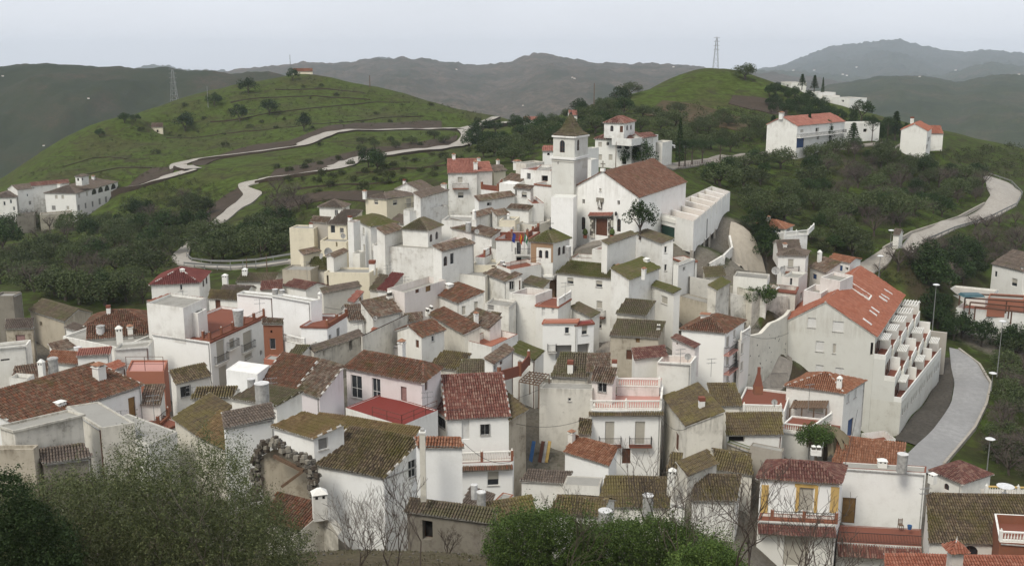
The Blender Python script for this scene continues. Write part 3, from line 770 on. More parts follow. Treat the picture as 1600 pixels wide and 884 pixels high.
H('small beige ruin wall among bare trees under the arched mansion', 'flat', 318, [(62,336),(112,332),(118,328)], g=5, mat='ruin', ph=.5, name='ruined_wall', cat='ruin')
H('weathered roofless stone shed directly left under the arched mansion', 'flat', 322, [(26,338),(52,336),(58,331)], g=6, mat='stone', ph=1.2, name='stone_shed', cat='ruin')
# ---- upper villas
vi = H('large white villa with arched first floor windows on the road behind the church', 'hip', 225, [(930,217),(987,219.5),(1004,212)], g=6.3, mat='clean', roof='maroon', sl=.42,
  wins=[(0,937.5,226,6,8,'s'),(0,949.5,225,4,5,'v'),(0,967.5,227.5,7,10,'a'),(0,979.5,228,7,10,'a'),(0,937.5,246,6,9,'s'),(0,954,246,6,9,'s'),(0,975,251,7,12,'v')], name='villa')
H('white lookout tower room with red hipped roof on top of the large villa', 'hip', 224, [(944,192),(975,193),(992,189.5)], g=3, mat='clean', roof='red', ctrl=False, sl=.5, wins=[(0,956,201,5,9,'a'),(0,971,202,5,10,'d'),(1,980,200,2.5,8,'a'),(1,986,199,2.5,8,'a')], chim=[], name='tower_room', cat='tower room')
H('white roof terrace with balustrade wrapping the lookout room of the large villa', 'flat', 221, [(956,215),(987,217),(1005,209)], g=1.3, mat='clean', cap='clean', ctrl=False, ph=.9, name='roof_terrace', cat='terrace')
H('white east wing of the large villa with red tiled roof and balcony', 'gable', 232, [(1003,216),(1025,213),(1022,207),(1000,209)], g=6, mat='clean', roof='maroon', wins=[(0,1013,221,14,8,'v'),(0,1013,238,5,8,'s')], name='villa_wing', cat='house wing')
H('flat white annexe at the right end of the large villa', 'flat', 233, [(1018,222),(1035,223),(1040,219)], g=5, mat='clean', ph=.5, name='annexe', cat='annexe')
H('white house with sloping lean-to front left behind the bell tower', 'shed', 215, [(848,236),(866,236),(866,228),(851,229)], g=5, mat='clean', roof='pinktile', wins=[(0,857,241,4,4,'v')])
H('narrow white house with stepped flat roof right behind the bell tower', 'flat', 205, [(904,232),(915,233),(921,229)], g=9, mat='clean', wins=[(0,910,241,3,7,'v')])
H('small white stepped block between the bell tower and the church ridge', 'flat', 195, [(911,249),(924,250),(927,247)], g=6, mat='clean')
H('tiny white cottage with pink roof on the ridge behind the bell tower', 'gable', 330, [(890,180),(902,180),(902,175),(888,175)], g=3, roof='pinktile', mat='clean', run=3, name='cottage', cat='cottage')
H('tiny low white farmhouse on the saddle left of the bell tower', 'gable', 430, [(818,188),(840,188),(839,185),(819,185)], g=3, roof='pinktile', mat='clean', run=3, name='cottage', cat='cottage')
# ---- right hill
sc = H('long white two storey building with red roof and full balcony on the hill road', 'gable', 305, [(1246,197),(1320,190),(1295,177.5),(1226,183)], g=7.6, mat='clean', roof='pinktile', sl=.5,
  wins=[(0,1253,205,5,5,'s'),(0,1277,203,5,6,'v'),(0,1300,200.5,5,6,'v'),(0,1250,223,12,16,'u'),(0,1278,216,3,5,'v'),(0,1297,215,3,5,'v'),(0,1317,219,3,12,'v')], chim=[(1221,184,9,6,'c')])
H('low white flat annexe between the long balcony building and the gabled house', 'flat', 312, [(1321,193),(1375,192),(1381,189)], g=6, mat='clean', wins=[(0,1335,203,6,5,'v'),(0,1352,204,6,5,'v')], name='annexe', cat='annexe')
H('tall white gabled house at the right end of the hill road', 'gable', 322, [(1449,205),(1456,200),(1443,187),(1437,189)], g=11, mat='clean', roof='orangetile', sl=.5, wins=[(0,1451,218,2.5,7,'v'),(0,1448,230,2.5,7,'v')], chim=[(1425,191,8,5,'b')])
H('low white lean-to with orange roof beside the tall gabled hill house', 'shed', 328, [(1455,209),(1474,209),(1466,200),(1456,198)], g=5, mat='clean', roof='orangetile', run=5)
for k, (a, b, y, d, lb) in enumerate([(1220,1236,128,455,'highest and farthest white ridge villa'),(1258,1279,143,425,'white ridge villa with orange edged flat roof, second in the descending row'),(1280,1293,148,418,'narrow white ridge villa, third in the descending row'),(1301,1328,152,405,'lowest and largest white villa of the descending row on the right ridge')]):
    H(lb, 'flat', d, [(a,y),(b,y+1.5),(b+2.5,y-.5)], g=3.6, mat='clean', cap='orange', ph=.3, wins=[(0,(a+b)/2+2,y+6,4,3,'v')], name='ridge_villa', cat='villa')
# ---- right middle
bu = H('white bungalow with brown hipped roof half hidden in trees right of the ramp', 'hip', 192, [(1176,353),(1226,358),(1239,352)], g=3, mat='clean', roof='rusty', sl=.4, wins=[(0,1209,362,6,7,'u'),(0,1217.5,363,4,8,'D'),(1,1232,359,5,5,'v')], chim=[(1200,346,9,5,'c')], name='bungalow', cat='bungalow')
H('white balustraded terrace in front of the brown roofed bungalow', 'flat', 184, [(1225,371),(1262,367),(1272,357)], g=3.2, mat='clean', ph=.2, rails=[([(1226,370.5),(1262,367),(1271,358)],0,.95,'balus')], name='garden_terrace', cat='terrace')
tw = H('tall narrow white house with tiled eave band, balcony and satellite dishes', 'hip', 164, [(1216,399),(1259,400),(1270,392)], g=10, mat='clean', roof='greybrown', sl=.3, wins=[(0,1235.5,411,9,13,'s'),(1,1263,404,2,9,'v'),(0,1226,441,1,1,'v')], chim=[(1226,390,11,6,'c')])
H('small upper storey with sloping brown roof crowning the tall narrow dish house', 'gable', 167, [(1217,394),(1252,393),(1261,371),(1225,380)], g=2.4, mat='clean', roof='greybrown', ctrl=False, sl=.3, name='attic_storey', cat='attic')
H('white lower front block of the tall narrow dish house with a dark window', 'flat', 157, [(1222,432),(1248,434),(1262,425)], g=9, mat='clean', wins=[(0,1236,440,4,11,'D'),(1,1252,462,3,10,'v')], ph=.4)
tr = H('long roof terrace with brown tiled parapet and white loungers above the curved garden wall', 'flat', 152, [(1174,449),(1243,457),(1247,448)], g=6, mat='dirty', cap='terracotta', floor='terracotta', ph=.6, rails=[], edge='terracotta', name='roof_terrace', cat='terrace')
H('white house with brown lean-to roof and tall chimney right of the dish house', 'shed', 165, [(1266,417),(1291,426),(1293,402),(1276,400)], g=6, mat='clean', roof='brown', wins=[(0,1273,432,6,8,'u')], chim=[(1280,410,20,6,'w')])
H('white cottage with shallow brown gable and blue doors behind the red gabled block', 'gable', 168, [(1295,404),(1328,411),(1329,402),(1302,397)], g=6, mat='clean', roof='rusty', sl=.25, wins=[(0,1304,421,8,18,'u'),(0,1314,419,5,9,'u'),(0,1323,420,5,5,'v')])
H('pinkish white flat roofed stair tower touching the back of the red gabled block', 'flat', 150, [(1282,433),(1313,439),(1322,428)], g=9, mat='pinkish', ph=.5, cap='white')
H('low pinkish white terrace block with red floor behind the red gabled block', 'flat', 149, [(1256,453),(1283,458),(1289,446)], g=8, mat='pinkish', ph=.9, cap='clean')
big = H('big white apartment block with steep red tiled gable roof and skylights', 'gable', 162, [(1368,525),(1411,461),(1341,417),(1294,471)], g=15, mat='greywhite', roof='orangetile', sl=.62, z=at(1368,525,140)[2], oh=.25,
  wins=[(3,1268.5,504,13,15,'S'),(3,1309.5,510,17,16,'S'),(3,1281,541,13,16,'S'),(3,1303.5,544.5,5.5,15,'s'),(3,1280.5,577,12,14,'S'),(3,1311.5,581,13,13,'S'),(3,1364.8,588.5,5,15,'S'),(3,1384,627,5.5,14,'S'),(3,1362,545,4,20,'v')], name='apartment_block', cat='apartment block')
oh = H('white cottage with orange hipped roof and brown wooden porch below the red gabled block', 'hip', 121, [(1229,602),(1319,614),(1351,594)], g=6.2, mat='clean', roof='rusty', sl=.4, white_verge=True, wins=[(0,1275,637,24,14,'b'),(0,1243,632,5,16,'D'),(1,1328.5,668,8,27,'u'),(1,1325,622,4,12,'S'),(1,1336,615,4,12,'S')], chim=[(1311,606,21,8,'w')])
H('white gabled house at the right edge behind the pool deck', 'gable', 196, [(1595,416),(1640,424),(1640,400),(1592,389)], g=11, mat='clean', roof='greybrown', sl=.5, z=None, wins=[(0,1598,441,8,14,'k')])
H('white house wall with brown roof at the right edge above the pool', 'gable', 200, [(1551,412),(1600,424),(1625,404),(1590,389)], g=11, mat='clean', roof='greybrown', sl=.5, wins=[(0,1585,441,9,12,'k'),(0,1556,428,4,9,'D')])
H('low white pool building with blue cover at the right edge', 'flat', 188, [(1470,459),(1540,466),(1560,452)], g=2.6, mat='clean', ph=.4, floor='concrete', name='pool_terrace', cat='terrace')
H('white terraced building with red wall and dark pergola at the right edge', 'flat', 178, [(1494,480),(1640,492),(1660,470)], g=5, mat='clean', ph=.9, floor='terracotta', name='terraced_building')
H('small red rendered wall block under the dark pergola at the right edge', 'flat', 180, [(1544,465),(1600,468),(1606,461)], g=3.2, mat='orange', ctrl=False, ph=.2, name='rendered_wall', cat='wall')
H('small tan shed on the bank below the right hand road', 'shed', 205, [(1472,424),(1489,425),(1488,419),(1474,419)], g=2, mat='ruin', roof='greybrown', run=3, name='shed', cat='shed')
H('tiny white arched pump house beside the road bend', 'gable', 197, [(1396,366),(1405,367),(1409,359),(1399,358)], g=2.6, mat='clean', roof='greybrown', run=2, wins=[(3,1405,368,3,6,'v')], name='pump_house', cat='pump house')
# ---- around and left of the church
pk = H('tall white house with pink tiled roof left of the bell tower, with a balcony', 'gable', 192, [(700,270.5),(745,270),(741,248),(702.5,250)], g=8.5, roof='pinktile', wins=[(0,719,281,8,9,'s'),(0,720,305,9,9,'k')], chim=[(709,249,9,5,'c'),(743,265,14,6,'c')])
H('lower pink roofed wing with cream gable on the right of the pink roofed house', 'gable', 194, [(743,268.5),(769,267),(776,254.5),(748,252)], g=8, roof='pinktile', chim=[(748,253,7,4,'c')], wins=[], name='house_wing', cat='house wing')
H('pale yellow gabled house piece behind the pink roofed house', 'gable', 200, [(772,268),(790,266),(795,258),(778,258)], g=6, mat='cream', roof='greybrown', chim=[(778,258,9,4,'c')])
H('white terrace with dark red posts right of the pink roofed house', 'flat', 186, [(752,296),(778,299),(785,291)], g=6, cap='brick', ph=.5, floor='terracotta', rails=[([(753,295.5),(778,298.5),(784,291)],-.05,.9,'solidbrick')], name='roof_terrace', cat='terrace')
H('white cube house with one dark window left of the bell tower', 'flat', 181, [(813.5,264),(838,266),(846,259)], g=9, floor='maroon' if False else 'terracotta', ph=.3, wins=[(0,826,275.5,6,10,'w')])
H('white house with maroon roof terrace tucked against the bell tower', 'flat', 179, [(836,266),(861,267),(868,258)], g=6, cap='terracotta', ph=.3, wins=[(0,851,279,10,9,'v')])
H('white block with brown terrace edge directly left of the church tower', 'flat', 173, [(835,287),(862,290),(868,282)], g=10, cap='brick', edge='brick', ph=.5)
H('low brown roofed house with chimneys between pink house and bell tower', 'shed', 182, [(788,281),(813,285),(814,273),(797,272)], g=6, roof='brown', chim=[(808,262,12,9,'c')])
H('rounded white garage roof house beside brown roof left of the tower', 'flat', 178, [(780,286),(804,288),(806,278)], g=6, mat='clean', ph=.1, cap='clean', floor='white')
H('grey white flat house with skewed chimney above the cube house', 'flat', 190, [(806,254),(822,256),(830,250)], g=6, mat='offwhite', ph=.3)
H('long white house with thin brown roof in front of the pink roofed house', 'shed', 171, [(748,314),(804,306),(802,300.5),(746,305)], g=8, roof='brown', run=4, wins=[(0,764.5,319,7,5,'v')])
H('white block with slate coloured lean-to roof above the town hall', 'shed', 170, [(804,294),(829,296),(831,292),(811,288.5)], g=8, roof='brown', run=3.4, wins=[(0,806,302,3,10,'v'),(0,819,304,8,8,'B')])
H('white block with dark slab roof and rubble edge above the town hall', 'shed', 164, [(793,325),(826,328),(831,324),(800,318)], g=6, roof='brown', run=4)
H('white brickwork edged terrace left of the church wall', 'flat', 166, [(832,318),(850,317),(857,306)], g=8, cap='brick', ph=.5, floor='terracotta', name='roof_terrace', cat='terrace')
H('low white house with brown roof left half of the pair above the arcade house', 'shed', 163, [(744,339),(775,331),(772,326),(742,331)], g=6, roof='brown', run=4, chim=[(741,338,11,5,'w')])
H('low white house with brown roof right half of the pair above the arcade house', 'shed', 162, [(776,337),(795,334),(791,326),(776,329)], g=6, roof='brown', run=4)
H('cream back wall house with shaped parapet behind the town hall terrace', 'flat', 158, [(780,344),(805,344),(812,338)], g=6, mat='cream', ph=.3, chim=[(794,342,9,4,'w')])
H('white back house with weathered windows beside the church wall', 'flat', 160, [(806,348),(836,352),(848,341)], g=9, mat='offwhite', wins=[(0,803,350,1,1,'v'),(0,833,344,1,1,'v')], ph=.3)
H('white block with brown door on the town hall terrace', 'flat', 157, [(775,354),(800,355),(812,349)], g=6, mat='white', ph=.3, wins=[])
fh = H('long white house with sloping brown roof and arcaded side gallery', 'shed', 152, [(690,352),(768,370.5),(782,361),(698,341)], g=10.5, roof='brown', run=6, sl=.35, wins=[(1,759,0,1,1,'v')])
H('arcaded red tiled side gallery with white balustrade beside the town hall', 'flat', 148, [(742,401),(757,402),(781,391)], g=5, cap='brick', floor='redfloor', ph=.1, rails=[([(757,401),(773,391)],0,1.0,'balusbrick')], name='gallery_terrace', cat='terrace')
th = H('white town hall with brick terrace parapet and three flagpoles', 'flat', 149, [(775,373),(824,374),(843,362)], g=9, cap='brick', edge='terracotta', floor='terracotta', ph=.9, wins=[(0,810.6,388,7,19,'D'),(0,810.6,407,8,10,'v'),(0,828,405,5,11,'d')], name='town_hall', cat='town hall',
  rails=[([(775,372.5),(824,373.5),(841,363)],-.7,1.0,'solidbrick')])
H('plain white house front beside the town hall stair', 'flat', 150, [(760,386),(776,390),(786,382)], g=8, mat='clean', ph=.4)
mt = H('big white tower house with pyramid tiled roof and twin arched windows', 'hip', 154, [(629,357),(668.5,359.5),(690,351)], g=9, roof='moss', sl=.62, wins=[(1,673.5,372,4.5,12,'a'),(1,682.5,368,4.5,12,'a')])
H('wide blank white wall block below the pyramid roofed tower house', 'flat', 152, [(597,384),(677,389),(686,380)], g=8.5, ph=.1)
H('pinkish roof terrace right of the pyramid roofed tower house', 'flat', 152, [(686,379),(716,383),(724,371)], g=7, mat='pinkish', ph=.8, floor='terracotta')
po = H('white house with thick tiled porch roof and arched doorways', 'shed', 146, [(690,392.5),(740,380),(723,373),(681,385)], g=7, roof='brown', run=4, wins=[(0,696,408,6,15,'a'),(0,706.5,404,6,17,'D')], rails=[])
wt = H('small upper tower room with grey hipped roof at the west end of the village', 'hip', 178, [(499,323),(535,324.5),(546,319)], g=7, roof='greybrown', sl=.45, mat='clean', wins=[(0,525.5,333,5,10,'w'),(1,540,329,3,8,'w')])
H('brown roofed house with loggia balcony at the west end of the village', 'shed', 172, [(512,350),(541,351),(578,331),(545,327)], g=8, roof='greybrown', mat='cream', run=7, wins=[(0,520,358,7,12,'D'),(0,534,360,6,8,'w')])
H('brown side roof house with mottled wall left of the loggia house', 'shed', 173, [(486,346),(512,348),(508,339),(492,339)], g=8, roof='brown', mat='concrete', run=5)
cw1 = H('big plain cream block at the west end beside the green slope', 'flat', 172, [(452,356),(490,357),(501,352)], g=9, mat='cream', ph=.2, wins=[(1,498,387,2,5,'v')], chim=[(487,355,8,6,'b')])
H('cream lower house with dark slot window under the loggia house', 'flat', 168, [(500,376),(541,378),(556,368)], g=7, mat='cream', ph=.3, wins=[(0,526,381,2.5,9,'v')])
gr = H('tall white house with mossy green hipped roof in the west quarter', 'hip', 162, [(552,342),(579,354),(607,343)], g=9.5, roof='green', sl=.33, mat='white', wins=[(0,557,357,3,10,'s'),(0,568,361,3,10,'s'),(0,569,388,3,12,'s')])
H('small white block with brick cap right of the mossy hipped roof house', 'flat', 160, [(543,346),(552,347),(556,343)], g=8, mat='clean', cap='terracotta', ph=.3, chim=[(547,344,7,5,'b')])
H('low white house with brown roof between mossy house and pyramid tower', 'shed', 158, [(601,366),(628,358),(622,347),(600,355)], g=8, roof='brown', run=5, mat='clean')
H('white side block with balustraded balcony left of the pyramid tower', 'flat', 156, [(583,383),(600,384),(606,378)], g=8, mat='clean', ph=.3)
cr = H('pale yellow house with long grey hipped roof and two shuttered windows', 'hip', 187, [(571,309),(604,311),(650,304)], g=7, mat='cream', roof='greybrown', sl=.35, wins=[(0,587.7,316,6,7,'k'),(1,617.5,316.5,7,8,'k'),(1,639,317,8,14,'s')], chim=[(570,307,10,5,'c')])
H('white gabled house behind the pale yellow house', 'gable', 200, [(654,297),(675,292),(656,283),(637,286)], g=7, roof='greybrown', sl=.45, wins=[(0,658,303,4,8,'w')], chim=[(632,288,8,4,'b')])
H('long white house with faded brown roof right of the pale yellow house', 'shed', 180, [(657,309),(700,297),(697,288),(672,296)], g=9, roof='greybrown', run=6, mat='white', chim=[(694,295,9,7,'c')])
H('low pinkish grey roof house between yellow house and pyramid tower', 'shed', 170, [(611,345),(640,352),(645,340),(620,334)], g=7, roof='greybrown', mat='white', run=5)
H('lower white wall house in front of the long faded roof', 'flat', 176, [(640,330),(700,321),(730,313)], g=6, mat='white', ph=.3)
H('white house row with brown ridge tiles left of the arcade house', 'flat', 160, [(690,344),(735,346),(745,337)], g=6, mat='clean', ph=.3)
# ---- west quarter lower
H('mossy arched ruin roof house in the west quarter', 'gable', 158, [(484,420),(512,421),(510,403),(490,402)], g=4, roof='green', mat='offwhite', sl=.6)
H('cream rough walled house with dark pipes in the west quarter', 'flat', 155, [(441,421),(485,422),(500,414)], g=5, mat='ruin', ph=.2, cap='stone')
H('white house with slanted brown verge under the cream west block', 'shed', 162, [(474,398),(500,392),(506,386),(472,389)], g=6, roof='brown', mat='cream', run=3)
H('white gabled cottage beside the tall mossy roofed west house', 'gable', 157, [(521,402),(542,392),(540,388),(520,396)], g=6, mat='clean', roof='brown', run=3)
H('low cream wall house in the middle of the west quarter', 'flat', 150, [(506,425),(577,426),(590,418)], g=6, mat='cream', ph=.3, wins=[(0,512,438,3,16,'v')], chim=[(582,424,18,9,'b')])
H('white narrow block with steps beside the mossy arched ruin', 'flat', 156, [(551,395),(562,396),(566,391)], g=8, mat='clean', ph=.2)
H('red roofed stair house with ochre door in the west quarter', 'shed', 143, [(590,453),(607,455),(632,428),(611,427)], g=5, roof='redflat', mat='clean', run=8, sl=.3)
H('dark mossy roof strip house left of the red stair roof', 'shed', 144, [(578,452),(590,454),(602,431),(595,430)], g=4, roof='moss', mat='offwhite', run=6)
H('small pink roofed stair house with ochre door below the red stair roof', 'shed', 139, [(545,470),(554,472),(566,455),(549,454)], g=5, roof='pinktile', mat='clean', run=5, wins=[(1,563,464,4,16,'o')])
H('white low house wall with sagging grey roof edge in the west quarter', 'shed', 146, [(505,458),(563,447),(560,441),(503,450)], g=5, roof='greybrown', mat='offwhite', run=3)
wl2 = H('grey brown hipped roof house beside the water tanks in the west quarter', 'gable', 148, [(443,446),(478,452),(498,444),(462,436)], g=5, roof='maroon', mat='clean', sl=.4)
H('brown roofed house behind the water tanks in the west quarter', 'shed', 149, [(408,453),(440,450),(436,437),(418,441)], g=5, roof='maroon', mat='offwhite', run=5)
H('long low mossy roofed house near the road guardrail', 'shed', 158, [(370,440),(427,440),(424,427),(388,427)], g=4, roof='moss', mat='clean', chim=[(383,430,12,8,'w')])
H('yellow green tiled roof with row of caps left of the blank white wall', 'shed', 138, [(326,465),(372,468),(374,455),(328,455)], g=5, roof='yellowmoss', mat='clean', sl=.6, wins=[(0,340.5,475,8,16,'d')])
H('small peaked grey roof house with chimney left of the guardrail houses', 'gable', 147, [(343,456),(385,457),(382,450),(360,443)], g=5, roof='greybrown', mat='clean', chim=[(352,440,13,8,'w')])
rh = H('white house with red hipped roof at the edge of the olive slope', 'hip', 147, [(236,444.5),(311,441.5),(327,424.5)], g=6, mat='clean', roof='redflat', sl=.45, wins=[(0,283,448.5,4,9,'w'),(1,318,443,3,12,'a'),(1,323,438,3,12,'a')], chim=[(285,424,5,7,'w')], white_verge=True)
H('flat orange roofed house in front of the red hipped roof house', 'shed', 136, [(232,471),(283,477),(323,466),(262,461)], g=6, mat='clean', roof='orangetile', sl=.12, run=6)
L2 = H('big white building with brick roof terrace and three storeys of balcony windows', 'flat', 118, [(238,521),(328,533.5),(429,488)], g=12, mat='bright', cap='terracotta', edge='terracotta', ew=(1,), floor='terracotta', ph=.3,
  wins=[(1,345,549,13,36,'b'),(1,362.5,536,8,15,'s'),(1,387,532,14,30,'b'),(1,349,589,13,36,'b'),(1,388,556,12,7,'s'),(1,408,551,4,8,'v')], rails=[([(328,533),(428,488)],-.1,1.0,'brick'),([(318,531),(328,533)],-.1,1.0,'brick')])
H('white penthouse storey with brown doors on the big brick terrace building', 'flat', 119.5, [(229,473),(286,480.5),(322,465)], g=4.2, mat='clean', ph=.3, ctrl=False, wins=[(1,309,497,7,23,'d')], name='penthouse', cat='penthouse')
H('white stair house with blue brown door on the brick terrace', 'flat', 121, [(283,486),(309,489),(323,482)], g=4, mat='clean', ph=.2, ctrl=False, cap='white', name='stair_house', cat='stair house')
br = H('small exposed red brick house with brown roof right of the brick terrace building', 'gable', 119, [(411,505.5),(441,506),(434,499),(418,499)], g=7, mat='brick', roof='brown', sl=.3, run=3, wins=[(0,426,537,9,17,'D'),(0,424,518,3,4,'v')])
bw = H('long blank white wall building with two grey tanks on its parapet', 'flat', 130, [(370,458),(426,463),(436,458)], g=8, mat='bright', ph=.3)
L4 = H('large blank white cube house with stepped right side and brown door', 'flat', 122, [(425,461),(485,470.5),(508,468)], g=11, mat='bright', ph=.3, chim=[(500,470,15,5,'w')])
L4b = H('white house with brick terrace joined to the right of the large blank cube', 'flat', 119, [(470,509),(511,510),(542,491)], g=8, mat='bright', cap='terracotta', floor='terracotta', edge='terracotta', ph=.3, wins=[(1,528.5,519,5,14,'w'),(1,516,527,4,9,'w')], rails=[([(511,509),(541,491)],0,.6,'brick')])
H('white balustraded patio between the brick house and the blank white cube', 'flat', 117, [(441,532),(478,541),(487,530)], g=5, mat='clean', ph=.5, floor='terracotta', rails=[([(441,531.5),(476,540)],-.1,.9,'balus')], name='patio', cat='patio')
H('narrow mossy lean-to roof under the white balustraded patio', 'shed', 112, [(448,556),(467,557),(484,541),(470,540)], g=3, roof='moss', mat='clean', run=4)
H('brown tiled roof house behind the brick terrace right of the blank cube', 'gable', 128, [(545,500),(569,500),(583,480),(511,474)], g=5, roof='brown', mat='white', sl=.4)
H('large brown tiled roof with broken chimney in the centre left', 'shed', 130, [(583,497),(626,486),(632,457),(590,465)], g=5, roof='brown', mat='white', chim=[(609,467,14,10,'t')])
# ---- centre
pi = H('long pinkish white house with ochre doors and grey shutters above the centre', 'flat', 139, [(632,457),(697,437),(704,421)], g=7, mat='pinkish', ph=.9, wins=[(0,669,447,8,17,'o'),(0,652,450,6,15,'d')])
H('long white house wall running right from the pinkish house', 'flat', 141, [(697,425),(758,432),(768,421)], g=8, mat='white', ph=.4, wins=[(0,701,437,7,11,'s'),(0,709.5,438.5,5,9,'o')])
H('white stepped block with brown door and grey tank near the town hall', 'flat', 146, [(735,414),(776,414),(786,405)], g=6, mat='cream', ph=.4, wins=[(0,771,412,6,11,'d')])
H('low white parapet house with iron fence at the foot of the concrete ramp', 'flat', 148, [(1146,431),(1199,436),(1203,428)], g=4, mat='white', ph=.2, rails=[([(1147,430.5),(1199,435.5)],0,.9,'iron')])
H('brick red paved yard with white curb left of the porch cottage', 'flat', 119, [(1152,632),(1226,642),(1236,612)], g=2.5, mat='clean', floor='terracotta', cap='clean', ph=.3, name='yard', cat='yard')
H('white balustraded garden terrace in front of the wooden porch', 'flat', 111, [(1212,672),(1268,678),(1300,655)], g=4, mat='clean', floor='terracotta', cap='clean', ph=.2, rails=[([(1213,671),(1268,677),(1298,656)],0,.9,'balus')], name='garden_terrace', cat='terrace')
H('white block stair wall between the porch cottage and the apartment block', 'flat', 122, [(1346,676),(1362,690),(1374,664)], g=4, mat='clean', floor='terracotta', ph=.9, name='stair_wall', cat='wall')
H('lower white stair wall stepping down beside the loose tiled roof', 'flat', 118, [(1362,694),(1376,704),(1386,686)], g=3, mat='clean', ph=.6, name='stair_wall', cat='wall')
H('red floored terrace with brown posts in front of the town hall', 'flat', 144, [(798,421),(846,412),(838,402)], g=5, floor='terracotta', cap='brick', ph=.5, mat='clean', rails=[([(798,420),(845,411.5)],-.1,1.0,'pipe')], name='front_terrace', cat='terrace')
mn = H('slender brick minaret shaft of the mudejar tower', 'flat', 146, [(844,408),(867,411),(878,404)], g=9, mat='brickochre', ph=.1, name='tower_shaft', cat='tower')
hc = H('tall white house with brown roof, grilled window and brown door in the centre', 'shed', 138, [(758,427),(791,439.5),(818,430),(781,417.5)], g=10.5, roof='brown', mat='white', sl=.4, wins=[(1,799.5,446,7,13,'G'),(1,813.5,448,5,20,'d')], chim=[(788,419,8,8,'t')])
C1 = H('tall blank white wall house with red tiled roof terraces in the centre', 'flat', 134, [(796,458),(837,461),(868,452)], g=10.5, mat='white', floor='terracotta', cap='white', ph=.9, wins=[], chim=[])
H('white terrace block with red tiled edge and white balustrade in the centre', 'flat', 132.5, [(837,476),(872,478.5),(892,466)], g=8, mat='clean', floor='terracotta', edge='orange', ph=.1, wins=[(0,849,486,5,17,'c'),(0,864,483,4,15,'c')], rails=[([(872,478),(891,466)],0,1.0,'balus')])
C1b = H('white double garage house with red terrace roof in the centre', 'flat', 127, [(848,504),(902,503),(930,497)], g=8, mat='bright', floor='orange', edge='orange', ph=.05, wins=[(0,886,516,7,10,'w'),(0,880.5,551,25,24,'g')])
H('right half of the double garage house with dark shuttered window', 'flat', 128, [(899,507),(928,504),(936,498)], g=8, mat='bright', floor='redfloor', ph=.05, edge='terracotta', wins=[(0,913.5,515.6,9,14,'k'),(0,911.5,548,19,22,'g')])
C2 = H('white house with large weathered brown roof left of the tall blank wall', 'shed', 133, [(677.5,458),(717,473),(757,460),(722.7,441.5)], g=6.5, roof='mixed', mat='white', sl=.38, wins=[(1,724.6,485,6,14,'s'),(1,744,478,6,14,'s')], chim=[(702,450,9,12,'w')])
H('white infill wall with window right of the weathered brown roof house', 'flat', 131, [(757,474),(795,479),(800,468)], g=8, mat='white', ph=.3, wins=[(0,766.5,480,10,9,'t')])
C3 = H('white stained house with long brown roof and twin chimney pots', 'shed', 121, [(671,491),(726,521.5),(747,508),(695,482)], g=9, roof='mixed', mat='dirty', sl=.38, chim=[(668,488,8,9,'t'),(674,484,8,9,'t'),(744,503,17,6,'c')])
H('pinkish roof patio with orange floor and corner post below the tall blank wall', 'flat', 118.5, [(727,531),(768,541.5),(798,519)], g=8.5, mat='white', floor='orange', cap='terracotta', ph=.8, name='roof_patio', cat='terrace', chim=[(757,512,17,7,'w')])
H('pair of low brown roofs with dark moss behind the orange patio', 'shed', 124, [(728,499),(765,513),(774,491),(742,484)], g=5, roof='brown', mat='white', wins=[])
H('small dark mossy roof wedge against the tall blank white wall', 'shed', 126, [(763,502),(775,504),(787,495),(757,483)], g=4, roof='dark', mat='white', run=4)
C4 = H('white cottage with brown roof, small window and arched red door', 'gable', 120, [(658.5,526.5),(694,515),(676,501),(638,508)], g=5.5, roof='mixed', mat='clean', sl=.4, wins=[(0,676.5,529,4.5,9,'w'),(3,652,537,5,12,'d')])
H('narrow brown roof strip behind the cottage with arched red door', 'shed', 125, [(633,503),(660,500),(660,490),(638,489)], g=5, roof='brown', mat='white', run=4)
H('pinkish patio with red stair roof left of the cottage with red door', 'flat', 119, [(590,535),(647,545),(655,533)], g=5, mat='pinkish', floor='terracotta', ph=.9, cap='white', name='patio', cat='patio')
H('bright red tiled stair roof beside the pinkish patio', 'shed', 122, [(569,535),(577,537),(588,514),(578,513)], g=4.4, roof='orangetile', mat='white', sl=.5, run=4, name='stair_house', cat='stair house')
H('long ruined grey wall house with diagonal mossy roof strip', 'shed', 121, [(490,550),(566,523),(562,516),(486,542)], g=5, roof='greybrown', mat='dirty', run=2.5, wins=[(0,548,538,5,18,'v')])
H('diagonal pinkish retaining house with brown coping in the centre left', 'flat', 124, [(566,525),(637,491),(645,486)], g=6, mat='dirty', cap='terracotta', ph=.3)
C6 = H('low mossy roofs sunk between the white stained walls', 'shed', 112, [(670,572),(712,577),(728,556),(700,547)], g=3, roof='yellowmoss', mat='dirty', run=5)
H('low mossy lean-to with loose tiles below the stained wall', 'shed', 110, [(716,582),(764,582),(766,563),(727,562)], g=3, roof='moss', mat='dirty', run=5)
C7 = H('white shed roof house with mossy slope beside the brick courtyard', 'shed', 114, [(799.5,547),(836,562),(850,551),(812,533)], g=6, roof='green', mat='clean', sl=.4)
H('tall narrow white house end with brown verge beside the courtyard', 'shed', 113, [(770,568),(801,546),(798,531),(768,555)], g=7, mat='clean', roof='brown', sl=.3, run=2.4, wins=[(0,783,560,4,19,'d'),(0,774,570,4,16,'t')])
C8 = H('white house with ribbed brown roof and brick topped chimney in the centre', 'shed', 110, [(862,587),(918,589),(930,553),(878,552.5)], g=5, roof='moss', mat='dirty', sl=.45, chim=[(891,582,21,9,'b'),(960,575,14,8,'b')])
H('right part of the ribbed brown roof behind the small roof tower', 'shed', 111, [(918,580),(952,578),(957,553),(930,553)], g=5, roof='brown', mat='dirty', sl=.45, name='house_wing', cat='house wing')
